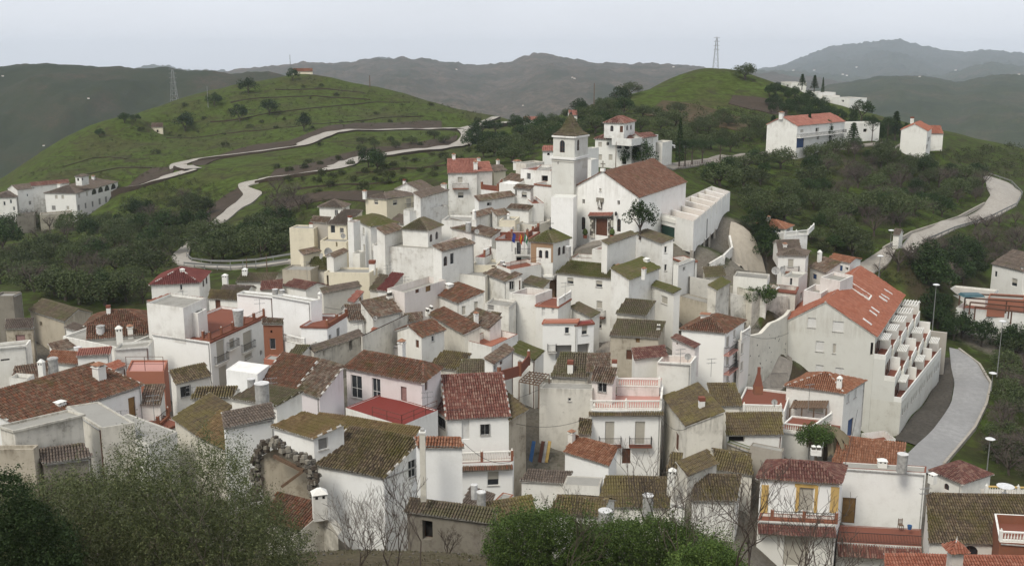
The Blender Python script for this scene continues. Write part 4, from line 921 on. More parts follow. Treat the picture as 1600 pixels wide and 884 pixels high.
C9 = H('big stained white retaining wall building with tiny window left of the balcony house', 'flat', 107, [(843,606),(925,608),(932,599)], g=8, mat='dirty', ph=.05, floor='greyroof', wins=[(0,890,624,5,5,'w')])
M12b = H('white house with grey green roof over the minaret foot terrace', 'shed', 138, [(819,441),(849,449),(843,436),(826,430)], g=6, roof='moss', mat='clean', run=4)
# ---- right of centre
gl = H('long white three storey house with mossy green roof and chimney', 'shed', 140, [(870,426),(961,435.5),(982,415),(889,410)], g=9.5, roof='green', mat='clean', sl=.42, wins=[(0,891,438.5,10,10,'k'),(0,936,443.5,10,10,'k'),(0,936.5,476,9,12,'b'),(0,937,507,6,10,'B')], chim=[(966,425,13,7,'c')])
H('mossy green valley roof right of the long green roofed house', 'shed', 142, [(983,437),(1030,419),(1012,403),(968,412)], g=6, roof='green', mat='clean', sl=.3, chim=[(1006,431,14,6,'c'),(1010,410,8,9,'w')])
th2 = H('tall white tower like house with brown green roof beside the church square', 'shed', 147, [(994.6,365),(1035,380),(1051,375),(1012,357)], g=9, roof='moss', mat='clean', sl=.4, wins=[(1,1040,390,4,10,'w'),(1,1040,418,4,10,'w')])
H('white gable wall house with thin brown verge left of the tall tower like house', 'shed', 150, [(949,382),(994,366),(990,360),(944,376)], g=6, roof='moss', mat='white', sl=.3, run=2)
H('pink floored roof terrace with orange wall coping below the church square', 'flat', 146, [(925,389),(957,391),(985,381)], g=4, mat='white', floor='pinkfloor', cap='white', ph=.7, name='roof_terrace', cat='terrace')
H('low white parapet wall building right of the minaret', 'flat', 147, [(894,402),(932,404),(940,398)], g=4, mat='white', ph=.5, cap='terracotta')
m17 = H('white house with mossy lean-to roof and one shuttered window', 'shed', 135, [(994,436.5),(1053,458),(1061,452),(1005,432)], g=8, roof='green', mat='clean', sl=.35, run=3.2, wins=[(0,1038,468.5,10,12,'s')], chim=[(1006,434,14,7,'w')])
H('upper small ribbed mossy roof of the stacked pair', 'shed', 130, [(964,488.5),(1009,492.5),(1021.5,472),(981,467)], g=4, roof='moss', mat='dirty', sl=.45)
m19 = H('beige stained house with ribbed mossy roof and ochre door, lower of the stacked pair', 'shed', 125, [(954,523),(1029,527.5),(1037,503),(967,499.6)], g=6.2, roof='moss', mat='ruin', sl=.45, wins=[(0,996.7,531.5,6,7,'o'),(0,984,554,11,15,'d')], chim=[(1029,515,10,6,'t')])
H('mossy small roofs beside the balcony of the long green roofed house', 'shed', 132, [(893,480),(925,496),(934,489),(905,472)], g=5, roof='moss', mat='clean', sl=.3, run=3.5)
m20 = H('white house with maroon tiled lean-to roof beside the orange patio', 'shed', 117, [(992,561),(1042,556),(1052,537),(1000,547)], g=7, roof='maroon', mat='clean', sl=.3)
H('white block with orange roof patio, satellite dish and white pillar', 'flat', 114, [(1027,565),(1080,567),(1090,556)], g=8, mat='clean', floor='orange', ph=.9, cap='clean', wins=[])
H('pinkish box room with maroon edged roof on the orange patio block', 'shed', 118, [(1051,528),(1086,543),(1090,538),(1057,523)], g=3.4, mat='pinkish', roof='maroon', ctrl=False, run=1.2, sl=.3, wins=[(0,1058,537,3,4,'v')])
m21 = H('white three storey house with brown hipped roof and stacked side balconies', 'hip', 124, [(1065,514),(1133,520),(1163,500)], g=8, mat='bright', roof='mixed', sl=.42, wins=[(1,1137,534,4.5,17,'s'),(1,1147.5,521,3,11,'s'),(1,1137,563,4.5,16,'s'),(1,1147,552,3,10,'s'),(1,1137,590,4,12,'s')], chim=[(1102,497,9,13,'c')])
H('white side wing with balustraded roof terrace on the hipped three storey house', 'flat', 127, [(1153,531),(1158,532),(1172,522)], g=9, mat='clean', ph=.2, wins=[(1,1159,545,4,16,'s'),(1,1159,572,4,14,'s')], rails=[([(1158,531),(1170.5,522.5)],0,1.0,'balus')], name='house_wing', cat='house wing')
H('crumbling beige wall with dark gaps right of the shuttered mossy house', 'flat', 138, [(1061,462),(1106,474),(1112,468)], g=5, mat='ruin', ph=.1, cap='stone', name='ruined_wall', cat='ruin')
H('white house with mossy lean-to roof at the foot of the columned hall', 'shed', 148, [(1103,433),(1133,431),(1151,417),(1117,416)], g=7, roof='moss', mat='dirty', run=5)
H('tall stained white wall house beside the garden tree', 'shed', 142, [(1119,453),(1140,441),(1151,421),(1131,433)], g=8, roof='green', mat='dirty', run=2.5, sl=.3)
H('small white house with dark terrace and plants right below the hall', 'flat', 152, [(1049,402),(1069,410),(1078,403)], g=6, mat='clean', ph=.9, cap='terracotta', floor='terracotta', edge='brick')
H('narrow white house with tiny window below the columned hall', 'flat', 147, [(1060,414),(1086,404),(1088,399)], g=7, mat='clean', ph=.3, wins=[(0,1069,420,4,6,'v')])
H('stained white wall house with mossy coping left of the brown roof terrace', 'flat', 147, [(1141,445),(1176,455),(1180,449)], g=7, mat='dirty', cap='greenflat', floor='greenflat', ph=.2)
# ---- centre south
bh = H('white balcony house with pink double roof terrace and white balustrades', 'flat', 105, [(924,640),(1033,640),(1036,614)], g=11, mat='bright', floor='pinkfloor', cap='clean', ph=.15, wins=[(0,952.7,676,15,36,'b'),(0,1000,676,16,36,'b'),(0,978.5,712,13,24,'d')],
  rails=[([(924,639),(1032,639),(1035,615)],-.1,1.0,'balus')])
H('small roof tower with brown lean-to roof and grilled window on the balcony house', 'shed', 107, [(925,594),(957,597.5),(963,579),(931,570)], g=4, mat='pinkish', roof='brown', sl=.4, ctrl=False, run=3.5, wins=[(0,941,605,13,15,'G')], name='roof_tower', cat='roof tower')
H('upper pink terrace with white balustrade behind the small roof tower', 'flat', 110, [(964,604),(1030,605),(1034,590)], g=8, mat='pinkish', floor='pinkfloor', ph=.1, rails=[([(964,603.5),(1030,604.5)],0,1.0,'balus')], ctrl=False, name='roof_terrace', cat='terrace')
c11 = H('old house with broad mossy roof and flaking beige gable wall', 'shed', 100, [(1038.5,620),(1074,665),(1134.6,647),(1087.5,597)], g=8.2, roof='yellowmoss', mat='dirty', sl=.4, chim=[(1096,638,20,9,'b')], wins=[(0,1058,690,5,28,'d')])
H('ribbed mossy roof wing behind the flaking gable house', 'shed', 109, [(1116,633),(1159,633),(1153,600),(1101,600)], g=5, roof='yellowmoss', mat='clean', sl=.5, name='house_wing', cat='house wing')
H('white terrace with slender balustrade above the dark mossy shed', 'flat', 108, [(1134,645),(1220,647),(1222,634)], g=5, mat='clean', floor='concrete', ph=.1, rails=[([(1162,644.5),(1219,646)],0,1.0,'balus')], name='roof_terrace', cat='terrace')
H('low white house with ribbed dark mossy roof and brown glazed door', 'shed', 103, [(1136,678),(1222,677),(1219,646),(1137,646)], g=3.6, roof='yellowmoss', mat='white', sl=.5, wins=[(0,1151,686,25,10,'v')])
H('grey ruined garden wall with tiled coping below the dark mossy shed', 'flat', 100, [(1136,690),(1172,702),(1176,698)], g=3, mat='ruin', cap='greenflat', ph=.05, name='garden_wall', cat='wall')
H('second grey garden wall with brown coping beside the maroon hipped house', 'flat', 98, [(1172,696),(1222,706),(1226,700)], g=4, mat='concrete', cap='stone', ph=.05, name='garden_wall', cat='wall')
H('mossy yellow brown gable roof half collapsed, upper right of its neighbour', 'gable', 94, [(1118,732),(1175,741),(1166,716),(1120,697)], g=4, roof='yellowmoss', mat='dirty', sl=.4, run=3.4)
H('mossy roof house with bare stone gable in front of the flaking gable house', 'shed', 93, [(1074,742),(1120,722),(1118,700),(1075,715)], g=5, roof='yellowmoss', mat='dirty', sl=.4, run=3.6)
H('ribbed dark mossy roof of the low house in front of the collapsed gable', 'shed', 89, [(1081,780),(1150,781),(1176,747),(1076,738)], g=4, roof='dark', mat='white', sl=.4)
c14 = H('yellow mossy tiled roof behind the bare tree trunk', 'shed', 91, [(935,790),(1046,792),(1060,752),(943,740)], g=4, roof='yellowmoss', mat='white', sl=.42)
H('tiny mossy ribbed porch roof with square chimney in the alley', 'shed', 92, [(1043,735),(1058,736),(1068,710),(1048,708)], g=4, roof='yellowmoss', mat='clean', run=3, chim=[(1050,750,22,12,'w')])
H('white house wall leaning beside the yellow mossy roof', 'flat', 89, [(1047,784),(1070,788),(1077,722)], g=4, mat='clean', ph=.05)
H('white house with faded grey brown roof left of the yellow mossy roof', 'shed', 95, [(815,750),(882,754),(938,741),(858,736)], g=6, roof='greybrown', mat='clean', sl=.2, run=5)
H('white wall house end under the faded grey brown roof', 'flat', 93, [(880,757),(937,760),(942,745)], g=6, mat='clean', ph=.05)
H('mossy gable roof behind the green bush', 'gable', 84, [(860,800),(938,806),(934,790),(888,765)], g=5, roof='yellowmoss', mat='white', sl=.45, run=3.5)
c17 = H('small white house with pink brown roof and white chimney in front of the balcony house', 'shed', 98, [(883,705),(951,726),(958,697),(893,681)], g=5.5, roof='rusty', mat='bright', sl=.35, chim=[(893,690,21,9,'c')])
H('narrow ruined roof slot between stained wall and balcony house', 'shed', 103, [(905,676),(922,678),(921,657),(909,655)], g=3, roof='dark', mat='dirty', run=3)
# ---- bottom right
mh = H('white house with maroon hipped roof and yellow painted corners and window frames', 'hip', 92, [(1188,745),(1309,753.5),(1327,728)], g=9, mat='bright', roof='maroon', sl=.45, oh=.3, wins=[(0,1259,779,24,38,'s')], edge='yellowpaint', chim=[(1275,703,9,17,'t')])
H('projecting ground floor of the maroon roofed house with tiled skirt and balcony', 'flat', 89.5, [(1184,812),(1306,818),(1314,806)], g=6.5, mat='clean', floor='terracotta', cap='terracotta', ph=.3, wins=[(0,1244,860,40,48,'s')], rails=[([(1206,812.5),(1306,817.5)],-.1,1.0,'brick')], name='ground_floor', cat='house wing')
wl = H('large blank white wall house with ochre door, chair and brick red terrace', 'flat', 98, [(1312,730),(1447,738),(1452,728)], g=7, mat='bright', cap='terracotta', ph=.1, wins=[(0,1326,797,21,40,'o')], chim=[(1378,729,15,14,'w')])
H('brick red floored terrace with iron railing and fringed tile edge', 'flat', 91.5, [(1308,846),(1440,853),(1446,826)], g=5, mat='white', floor='terracotta', ph=.05, rails=[([(1309,845),(1439,852)],0,1.0,'iron')], name='roof_terrace', cat='terrace')
H('long orange brown roof with loose tiles behind the large blank white wall', 'shed', 103, [(1300,727),(1404,741),(1402,698),(1326,677)], g=5, roof='rusty', mat='clean', sl=.35, chim=[])
pv = H('small pavilion with maroon pyramid roof and white ridge tiles', 'hip', 103, [(1455,735),(1503,755),(1548,740)], g=5, mat='clean', roof='maroon', sl=.4, wins=[(0,1479,760,8,10,'a')], chim=[(1457,748,12,11,'w')])
H('terrace with yellow topped white balustrade at the right edge', 'flat', 99, [(1536,776),(1640,778),(1645,765)], g=5, mat='clean', floor='concrete', ph=.05, rails=[([(1540,774),(1639,777)],0,1.1,'balusyellow')], name='roof_terrace', cat='terrace')
dk = H('long white house with big dark mossy ribbed roof in the lower right corner', 'shed', 87, [(1453,846),(1640,849),(1630,776),(1447,771)], g=4.5, roof='dark', mat='clean', sl=.5, wins=[(0,1515,866,26,28,'a')])
H('brick terrace with white rails on the right edge of the dark mossy roof', 'flat', 82, [(1562,846),(1640,850),(1650,806)], g=6, mat='brick', floor='terracotta', cap='clean', ph=.9, rails=[([(1563,844),(1639,848)],0,.9,'balus')], name='roof_terrace', cat='terrace')
H('orange ribbed roof at the bottom right edge with tile capped chimney', 'shed', 80, [(1384,890),(1640,894),(1640,870),(1386,868)], g=4, roof='orangetile', mat='clean', sl=.35, run=4, wins=[])
# ---- centre front
rt = H('white house with bright red tiled roof, balustraded balcony and grilled window', 'shed', 98, [(699,654),(795,649),(782,583),(693,588)], g=11, mat='bright', roof='red', sl=.5, white_verge=True, wins=[(0,727.5,671,12,30,'c'),(0,758,671,15,17,'G')])
H('projecting lower storey of the red tiled house with tiled skirt and shuttered window', 'flat', 96.5, [(704,724),(801,720),(803,710)], g=6, mat='bright', floor='redfloor', cap='terracotta', ph=.3, wins=[(0,770.5,747,18,22,'k')], rails=[([(705,723),(800,719)],-.1,1.05,'balusbrick')], name='lower_storey', cat='house wing')
H('narrow white annexe with arched grilled window left of the red tiled house', 'shed', 99, [(677,636),(699,650),(698,604),(677,604)], g=9, mat='clean', roof='red', sl=.5, run=4, wins=[(0,690,660,14,16,'G')], name='annexe', cat='annexe')
H('tall ruinous stone house with mossy narrow roof right of the red tiled house', 'shed', 101, [(795,655),(822,640),(826,600),(797,596)], g=9, mat='ruin', roof='yellowmoss', sl=.4, run=4)
rr = H('pink lilac house with red roof terrace and broad brown hipped roof', 'hip', 97, [(541,574),(659,597),(672,571)], g=7, mat='lilac', roof='mixed', sl=.45, hr=1.2, wins=[(0,557,604,17,35,'w'),(0,588,609,13,36,'w'),(0,631,620,9,32,'p'),(1,666,600,4,20,'d')], chim=[(628,553,25,9,'c')])
H('deep red floored roof terrace with brown railing in front of the lilac house', 'flat', 91, [(540,636),(628,664),(684,640)], g=4, mat='clean', floor='redfloor', cap='redfloor', ph=.1, rails=[([(582,650),(628,663.5),(683,640)],0,.95,'pipe')], name='roof_terrace', cat='terrace')
b1 = H('brown ribbed roof house, left of the twin roofs beside the lilac house', 'shed', 97, [(406,596),(461,607),(498,559),(441,555)], g=6, roof='mixed', mat='clean', sl=.45, white_verge=True)
b2 = H('brown ribbed roof house, right of the twin roofs beside the lilac house', 'shed', 94, [(466,609),(499,619),(536,573),(503,563)], g=7, roof='brown', mat='lilac', sl=.45, white_verge=True)
H('small salmon flat block at the top of the twin brown roofs', 'flat', 103, [(412,560),(432,563),(442,556)], g=5, mat='orange', ph=.1, cap='orange')
rw = H('white slanted flat building with big round grey water tank', 'flat', 98, [(353,577),(402,584),(415,569)], g=7, mat='bright', ph=.05, floor='white', cap='clean')
H('low white wall house with black hose left of the slanted white building', 'flat', 100, [(352,608),(406,600),(420,590)], g=4, mat='white', ph=.1)
dh = H('small white house with dark ribbed roof and barred window in the left centre', 'shed', 107, [(275,599),(328,587),(306,572),(279,577)], g=6, roof='dark', mat='clean', sl=.4, run=4, wins=[(0,290,611.5,16,17,'G')])
oo = H('large mossy roof with orange lichen and white diagonal ridge', 'shed', 88, [(273,653),(308,678),(362,636),(330,618)], g=6, roof='yellowmoss', mat='dirty', sl=.4, white_verge=True)
H('ochre corrugated roof slope right of the mossy lichen roof', 'shed', 84, [(310,679),(352,700),(360,662),(361,640)], g=5, roof='ochremoss', mat='dirty', sl=.5, run=5)
H('low brown roof edge with black pipe above the lichen roof', 'shed', 95, [(300,622),(362,620),(360,606),(318,606)], g=4, roof='yellowmoss', mat='clean', sl=.3, run=3)
H('white house with mossy flat gable roof and round water tank in the near left', 'shed', 88, [(362,622),(432,634),(470,606),(428,612)], g=7, roof='moss', mat='clean', sl=.22, run=6)
nl = H('white house with grey brown shallow roof in front of the round water tank', 'shed', 82, [(352,668),(428,652),(480,624),(395,632)], g=8, roof='greybrown', mat='bright', sl=.22, run=5.5)
H('white house with ochre mossy roof and barred vent beside the large dark tiled roof', 'shed', 77.5, [(428,666),(490,684),(552,668),(497,651)], g=7, mat='bright', roof='ochremoss', sl=.2, white_verge=True, wins=[(1,505,693,15,18,'t')])
H('long low ochre mossy roof behind the near white house', 'shed', 84, [(482,668),(640,692),(656,676),(500,640)], g=6, roof='ochremoss', mat='clean', sl=.25, run=4)
nr = H('near white house with large dark tiled roof speckled with yellow moss', 'shed', 75, [(489,723),(600,744.5),(652,690),(553,665)], g=7.5, roof='dark', mat='bright', sl=.45, wins=[(1,644,732,12,27,'w')], white_verge=True)
H('tall blank white wall end with slim chimney pipe beside the near dark roof', 'shed', 76, [(654,697),(722,697),(716,686),(650,684)], g=9, mat='bright', roof='rusty', sl=.3, run=2.5)
H('broken brown tiled roof below the ruined stone arch', 'shed', 70, [(414,812),(486,832),(502,797),(430,763)], g=4, roof='mixed', mat='dirty', sl=.45, run=4)
H('ruined stone outhouse with sagging tiled roof in the foreground centre', 'shed', 72, [(636,797),(770,815),(775,797),(643,780)], g=4.6, roof='moss', mat='stone', sl=.4, wins=[(0,668,828,16,30,'v')])
H('mossy ribbed foreground roof right of the cylindrical chimney', 'shed', 77, [(768,818),(838,806),(822,772),(768,790)], g=4, roof='yellowmoss', mat='dirty', sl=.4, run=4.5)
H('small brown roof and pink parapet yard below the red tiled house', 'shed', 86, [(722,788),(758,800),(770,770),(735,765)], g=4, roof='greybrown', mat='white', sl=.35, run=4)
H('pink parapet wall beside the small brown roof yard', 'flat', 84, [(757,796),(775,800),(803,772)], g=4, mat='pinkish', cap='brick', ph=.1, name='parapet_wall', cat='wall')
# ---- left
ww = H('near white house with big brown ribbed roof in the lower left', 'shed', 100, [(30,664),(220,601),(139,570),(-40,622)], g=6.5, roof='mixed', mat='bright', sl=.38, white_verge=True, wins=[(0,161,645,17,15,'w'),(0,206.7,637,11,34,'o')], chim=[(156,592,28,15,'c'),(94,632,8,15,'w')])
H('brick red terrace with brick railing on the lower left house', 'flat', 95, [(180,662),(232,682),(264,652)], g=6, mat='white', floor='terracotta', cap='terracotta', ph=.1, edge='terracotta', rails=[([(231,681),(263,652)],0,1.0,'brick')], name='roof_terrace', cat='terrace')
H('brown ribbed roof wing right of the lower left house', 'shed', 100, [(221,631),(250,630),(269,610),(215,594)], g=6, roof='brown', mat='clean', sl=.4, run=5)
H('rough stained white wall building in the lower left foreground', 'flat', 84, [(0,664),(106,640),(156,640)], g=6, mat='dirty', ph=.2, name='rough_wall', cat='wall')
H('lower right part of the rough stained wall in the left foreground', 'flat', 84, [(104,634),(158,668),(218,664)], g=6, mat='dirty', ph=.1, name='rough_wall', cat='wall')
H('white stair wall below the brick railing terrace in the left foreground', 'flat', 84, [(155,664),(232,694),(262,668)], g=5, mat='white', ph=.05, name='stair_wall', cat='wall')
H('broken stone outbuilding at the left edge under the rough wall', 'flat', 78, [(-20,702),(52,701),(60,694)], g=4, mat='ruin', ph=.3, name='outbuilding', cat='outbuilding')
H('grey green lean-to shed roof against the rough stained wall', 'shed', 80, [(68,723),(142,712),(112,690),(54,712)], g=3, roof='greybrown', mat='stone', sl=.25, run=3.5, name='lean_to', cat='lean-to')
H('old stone house with brown roof and blue door on the far left', 'gable', 138, [(47,484),(102,501),(122,486),(63,465)], g=5.5, roof='moss', mat='ruin', sl=.45, run=3.4, wins=[(0,66,530,1,1,'v'),(0,64,506,4,7,'v')])
H('low stone lean-to with pinkish door left of the old stone house', 'shed', 134, [(9,513),(50,512),(48,500),(14,498)], g=5, roof='greybrown', mat='ruin', run=3, wins=[(0,32,529,15,12,'p')])
H('grey roofless stone wall tower at the far left edge', 'flat', 140, [(-10,462),(20,462),(33,455)], g=7, mat='stone', ph=.3, name='ruined_wall', cat='ruin')
H('white gable end house beside the old stone house', 'shed', 130, [(103,512),(135,522),(139,515),(105,499)], g=5, mat='clean', roof='greybrown', run=2, sl=.2)
hb = H('white house with maroon brown hipped roof and pale ridges on the left', 'hip', 132, [(134,508),(228,503),(240,487)], g=5, mat='clean', roof='mixed', sl=.4, chim=[(170,490,14,6,'b')])
H('white house with speckled maroon roof and two white chimneys on the left', 'shed', 124, [(136,530),(232,522),(229,502),(140,510)], g=5, mat='clean', roof='mixed', sl=.35, run=5, chim=[(158,520,13,12,'p'),(187,531,24,10,'w'),(204,523,17,8,'c')])
H('white parapet house below the speckled maroon roof', 'flat', 118, [(98,525),(186,543),(232,523)], g=6, mat='white', ph=.3, cap='white')
H('plain white wall house at the left edge with thin window slot', 'flat', 114, [(-15,544),(42,538),(48,530)], g=6, mat='clean', ph=.3, cap='white', wins=[(0,8,562,14,3,'v')])
H('small dark roofed white gable near the hedge on the left', 'shed', 122, [(86,550),(117,541),(107,532),(93,532)], g=5, mat='clean', roof='brown', run=3)
H('rusty brown roof with tanks below the hedge on the left', 'shed', 114, [(74,565),(121,568),(119,549),(90,552)], g=5, mat='clean', roof='rusty', run=4, chim=[(66,584,25,9,'w'),(84,580,24,15,'p')])
H('small white block with pink roof left of the orange terrace', 'shed', 112, [(121,556),(171,553),(168,543),(130,546)], g=5, mat='clean', roof='pinktile', run=3, sl=.2)
ot = H('white building with orange wall terrace and mesh fence on the left', 'flat', 108, [(197,580),(256,580),(262,562)], g=5, mat='orange', floor='pinkfloor', ph=.2, cap='orange', rails=[([(198,579),(256,579)],0,1.6,'pipe')])
H('pinkish sloped parapet house left of the orange terrace', 'shed', 109, [(160,584),(195,571),(196,558),(166,573)], g=5, mat='white', roof='orangetile', run=2, sl=.2)
H('white house strip behind the orange terrace on the left', 'flat', 116, [(178,545),(232,540),(240,530)], g=6, mat='clean', ph=.3)
H('square white rooftop tank house at the far left edge', 'flat', 104, [(14,590),(42,592),(52,584)], g=3, mat='white', ph=.4, ctrl=False, name='tank_house', cat='tank house')
H('dark brown roof behind the lower left big roof', 'shed', 112, [(20,596),(72,588),(66,568),(40,572)], g=4, mat='white', roof='brown', run=5)

# ---- church
ch = H('white parish church with large brown tiled gable roof and wooden portal', 'gable', 190, [(998,309),(1072,284.5),(1023,247.5),(939,270.5)], g=9.5, z=at(998,309,157)[2], roof='church', mat='bright', sl=.55, oh=.15,
  wins=[(3,911.7,315,4,7,'v'),(3,966.5,317,4,7,'v'),(3,938,297,3.5,5,'s'),(3,911.5,349,6,20,'a'),(3,967,352,6,20,'a'),(3,940,354.5,18,27,'d')], name='church', cat='church')
TW = dict(mat='clean', ctrl=False)
H('plain left wing of the church front under the bell tower', 'flat', 157.5, [(861,308),(896,309.5),(903,304)], g=8.5, mat='bright', ph=.05, floor='greywhite', run=4, name='church_wing', cat='church wing')
ct1 = H('square white lower shaft of the church bell tower', 'flat', 163, [(862,246),(897,248.5),(911,243)], g=15, mat='greywhite', ph=.05, name='bell_tower', cat='bell tower', wins=[(0,872,255,1.6,4,'v')])
ct2 = H('white belfry of the church tower with arched bell openings and slate coloured spire', 'flat', 163.5, [(864.5,212),(898,214),(907,210)], g=5, mat='greywhite', ctrl=False, ph=.05, name='belfry', cat='belfry', wins=[(0,878.5,229,8,19,'a'),(1,903.5,227,3.5,17,'a')])
md = H('mudejar belfry with brick front, white arched twin windows and green pyramid roof', 'hip', 144, [(829,376),(864,378.5),(890,371)], g=5.2, mat='clean', roof='green', sl=.75, ctrl=False, name='mudejar_belfry', cat='belfry',
  wins=[(0,844.6,397,5.2,12.5,'a'),(0,854.3,397.5,5.2,12.5,'a'),(1,874,392.5,4.5,13,'a'),(1,881,390.5,4.5,13,'a')])
hall = H('modern white hall with open ribbed roof standing on tall columns beside the church', 'flat', 158, [(1024,331),(1084,346),(1141,299),(1112,290.5)], g=6, mat='clean', ph=2.2, pt=.3, floor='pinkfloor', name='hall', cat='hall', wins=[(0,1043,364,22,22,'e')])
# ------------------------------------------------------------------ fit the ground to the survey, build it
terrain_grid()
GR = [(480,150,400),(300,200,90),(150,240,70),(420,170,120),(560,170,90),(1100,140,70),(1060,160,45),(1150,125,50),(700,215,60),(600,295,60),(500,290,60),(440,275,50),(620,260,50),
      (230,330,25),(60,285,60),(150,440,18),(240,440,22),(1280,270,30),(1230,245,22),(1450,380,30),(1400,440,20),(1200,500,20),(1530,700,20),(1580,640,15),(90,500,20),(640,220,60),(1350,300,22),(1230,330,18),(1310,255,30),(1180,260,20),(180,400,18),(300,330,22),(1190,480,16)]
def build_ground():
    X, Y, Z = TG['X'], TG['Y'], TG['Z']; V = np.stack([X, Y, Z], -1).reshape(-1, 3)
    idx = np.arange(NR * NC).reshape(NR, NC)
    q = np.stack([idx[:-1, :-1], idx[:-1, 1:], idx[1:, 1:], idx[1:, :-1]], -1).reshape(-1, 4)
    me = bpy.data.meshes.new('ground'); me.vertices.add(len(V)); me.vertices.foreach_set('co', V.astype(np.float32).ravel())
    me.loops.add(len(q) * 4); me.loops.foreach_set('vertex_index', q.astype(np.int32).ravel())
    me.polygons.add(len(q)); me.polygons.foreach_set('loop_start', np.arange(0, len(q) * 4, 4, dtype=np.int32)); me.polygons.foreach_set('loop_total', np.full(len(q), 4, np.int32))
    me.polygons.foreach_set('use_smooth', np.ones(len(q), bool))
    g = np.zeros(len(V))
    for px, py, r in GR:
        h = hit(px, py, 100)
        if h is None: continue
        R = r / FPX * h[1]; d = ((V[:, 0] - h[0]) / R) ** 2 + ((V[:, 1] - h[1]) / (R * 2.2)) ** 2
        g = np.maximum(g, np.exp(-d * .8))
    g = np.where(V[:, 1] > 380, np.maximum(g, .75), g); pv = np.zeros(len(V))
    for h_ in HOUSES:
        if 68 < h_.cen[1] < 185: pv = np.maximum(pv, np.exp(-((V[:, 0] - h_.cen[0]) ** 2 + (V[:, 1] - h_.cen[1]) ** 2) / 90.))
    pv = pv * (1 - g) - (V[:, 1] < 72) * np.clip((76 - V[:, 1]) / 6, 0, 1) * 1.2; a = me.attributes.new('paved', 'FLOAT', 'POINT'); a.data.foreach_set('value', pv.astype(np.float32))
    a = me.attributes.new('grass', 'FLOAT', 'POINT'); a.data.foreach_set('value', g.astype(np.float32))
    me.update(calc_edges=True); me.materials.append(MATS['ground'])
    o = bpy.data.objects.new('ground', me); COL.objects.link(o); o['kind'] = 'structure'
def ground_mat():
    b = NB('ground', .97, .05); at_ = b.n('ShaderNodeAttribute', attribute_name='grass')
    n1 = b.noise(.045, 7, .62); n2 = b.noise(.35, 7, .7); n3 = b.noise(2.5, 5, .7)
    gr = b.ramp(n2, [(.32, (.03, .038, .009)), (.46, (.055, .074, .012)), (.56, (.068, .096, .02)), (.72, (.09, .138, .024))])
    gr = b.mix(b.ramp(n1, [(.46, 0), (.62, .75)]), gr, b.ramp(n2, [(.35, (.045, .042, .018)), (.65, (.08, .078, .03))]))
    scr = b.ramp(n2, [(.3, (.026, .03, .011)), (.48, (.045, .055, .016)), (.60, (.06, .095, .015)), (.74, (.085, .08, .04))])
    scr = b.mix(b.ramp(n1, [(.5, 0), (.7, .5)]), scr, (.06, .05, .03))
    f = b.math('ADD', at_.outputs[2], b.math('MULTIPLY', b.math('SUBTRACT', n2, .5), 1.3))
    c = b.mix(b.ramp(f, [(.35, 0), (.65, 1)]), scr, gr)
    # terrace banks: thin dark contour lines
    mp = b.n('ShaderNodeSeparateXYZ'); b.l(b.geo.outputs['Position'], mp.inputs[0])
    zz = b.math('ADD', b.math('MULTIPLY', mp.outputs[2], .42), b.math('MULTIPLY', b.noise(.03, 4), 7))
    ln = b.math('ABSOLUTE', b.math('SUBTRACT', b.math('FRACT', zz), .5))
    c = b.mix(b.math('MULTIPLY', b.ramp(ln, [(.03, .85), (.14, 0)]), b.ramp(b.noise(.06, 4), [(.42, 0), (.55, 1)])), c, (.045, .04, .022))
    sn = b.n('ShaderNodeSeparateXYZ'); b.l(b.geo.outputs['Normal'], sn.inputs[0])
    c = b.mix(b.ramp(sn.outputs[2], [(.70, .85), (.85, 0)]), c, (.075, .055, .038))
    c = b.mix(b.ramp(n3, [(.3, .35), (.6, 0)]), c, (.03, .03, .018))
    pa = b.n('ShaderNodeAttribute', attribute_name='paved').outputs[2]
    c = b.mix(b.ramp(b.math('ADD', pa, b.math('MULTIPLY', b.math('SUBTRACT', n2, .5), .5)), [(.3, 0), (.5, .9)]), c, b.ramp(n3, [(.3, (.12, .105, .085)), (.7, (.21, .19, .16))]))
    c = b.mix(b.ramp(b.math('MULTIPLY', pa, -1), [(.1, 0), (.7, .9)]), c, b.ramp(n3, [(.3, (.075, .06, .04)), (.55, (.12, .10, .065)), (.75, (.17, .145, .10))]))
    b.col(c); b.bump(n3, .8, .25)
ground_mat(); build_ground()
# distant plain under the mountains
def hill_mat(name, cs, sc=.01):
    b = NB(name, .98, .03); n1 = b.noise(sc, 8, .66); n2 = b.noise(sc * 9, 6, .7)
    c = b.ramp(n1, [(.34, cs[0]), (.5, cs[1]), (.66, cs[2])]); n3 = b.noise(sc * 40, 4, .7); c = b.mix(b.ramp(n3, [(.50, 0), (.62, .8)]), c, (.022, .028, .014)); b.col(b.mix(b.ramp(n2, [(.42, 0), (.6, .75)]), c, (.03, .036, .018)))
    b.bump(n2, .6, 2.0)
hill_mat('hill_brown', [(.035, .04, .02), (.09, .068, .048), (.15, .11, .082)], .006)
hill_mat('hill_green', [(.026, .036, .015), (.045, .055, .022), (.095, .07, .045)], .006)
hill_mat('hill_dark', [(.016, .022, .009), (.03, .036, .014), (.065, .048, .03)], .009)
hill_mat('hill_far', [(.03, .036, .022), (.05, .054, .034), (.08, .07, .052)], .004)
mb = MB(); mb.face([(-14000, -300, -151), (14000, -300, -151), (14000, 14000, -151), (-14000, 14000, -151)], 'hill_green')
mb.build('plain', kind='structure')
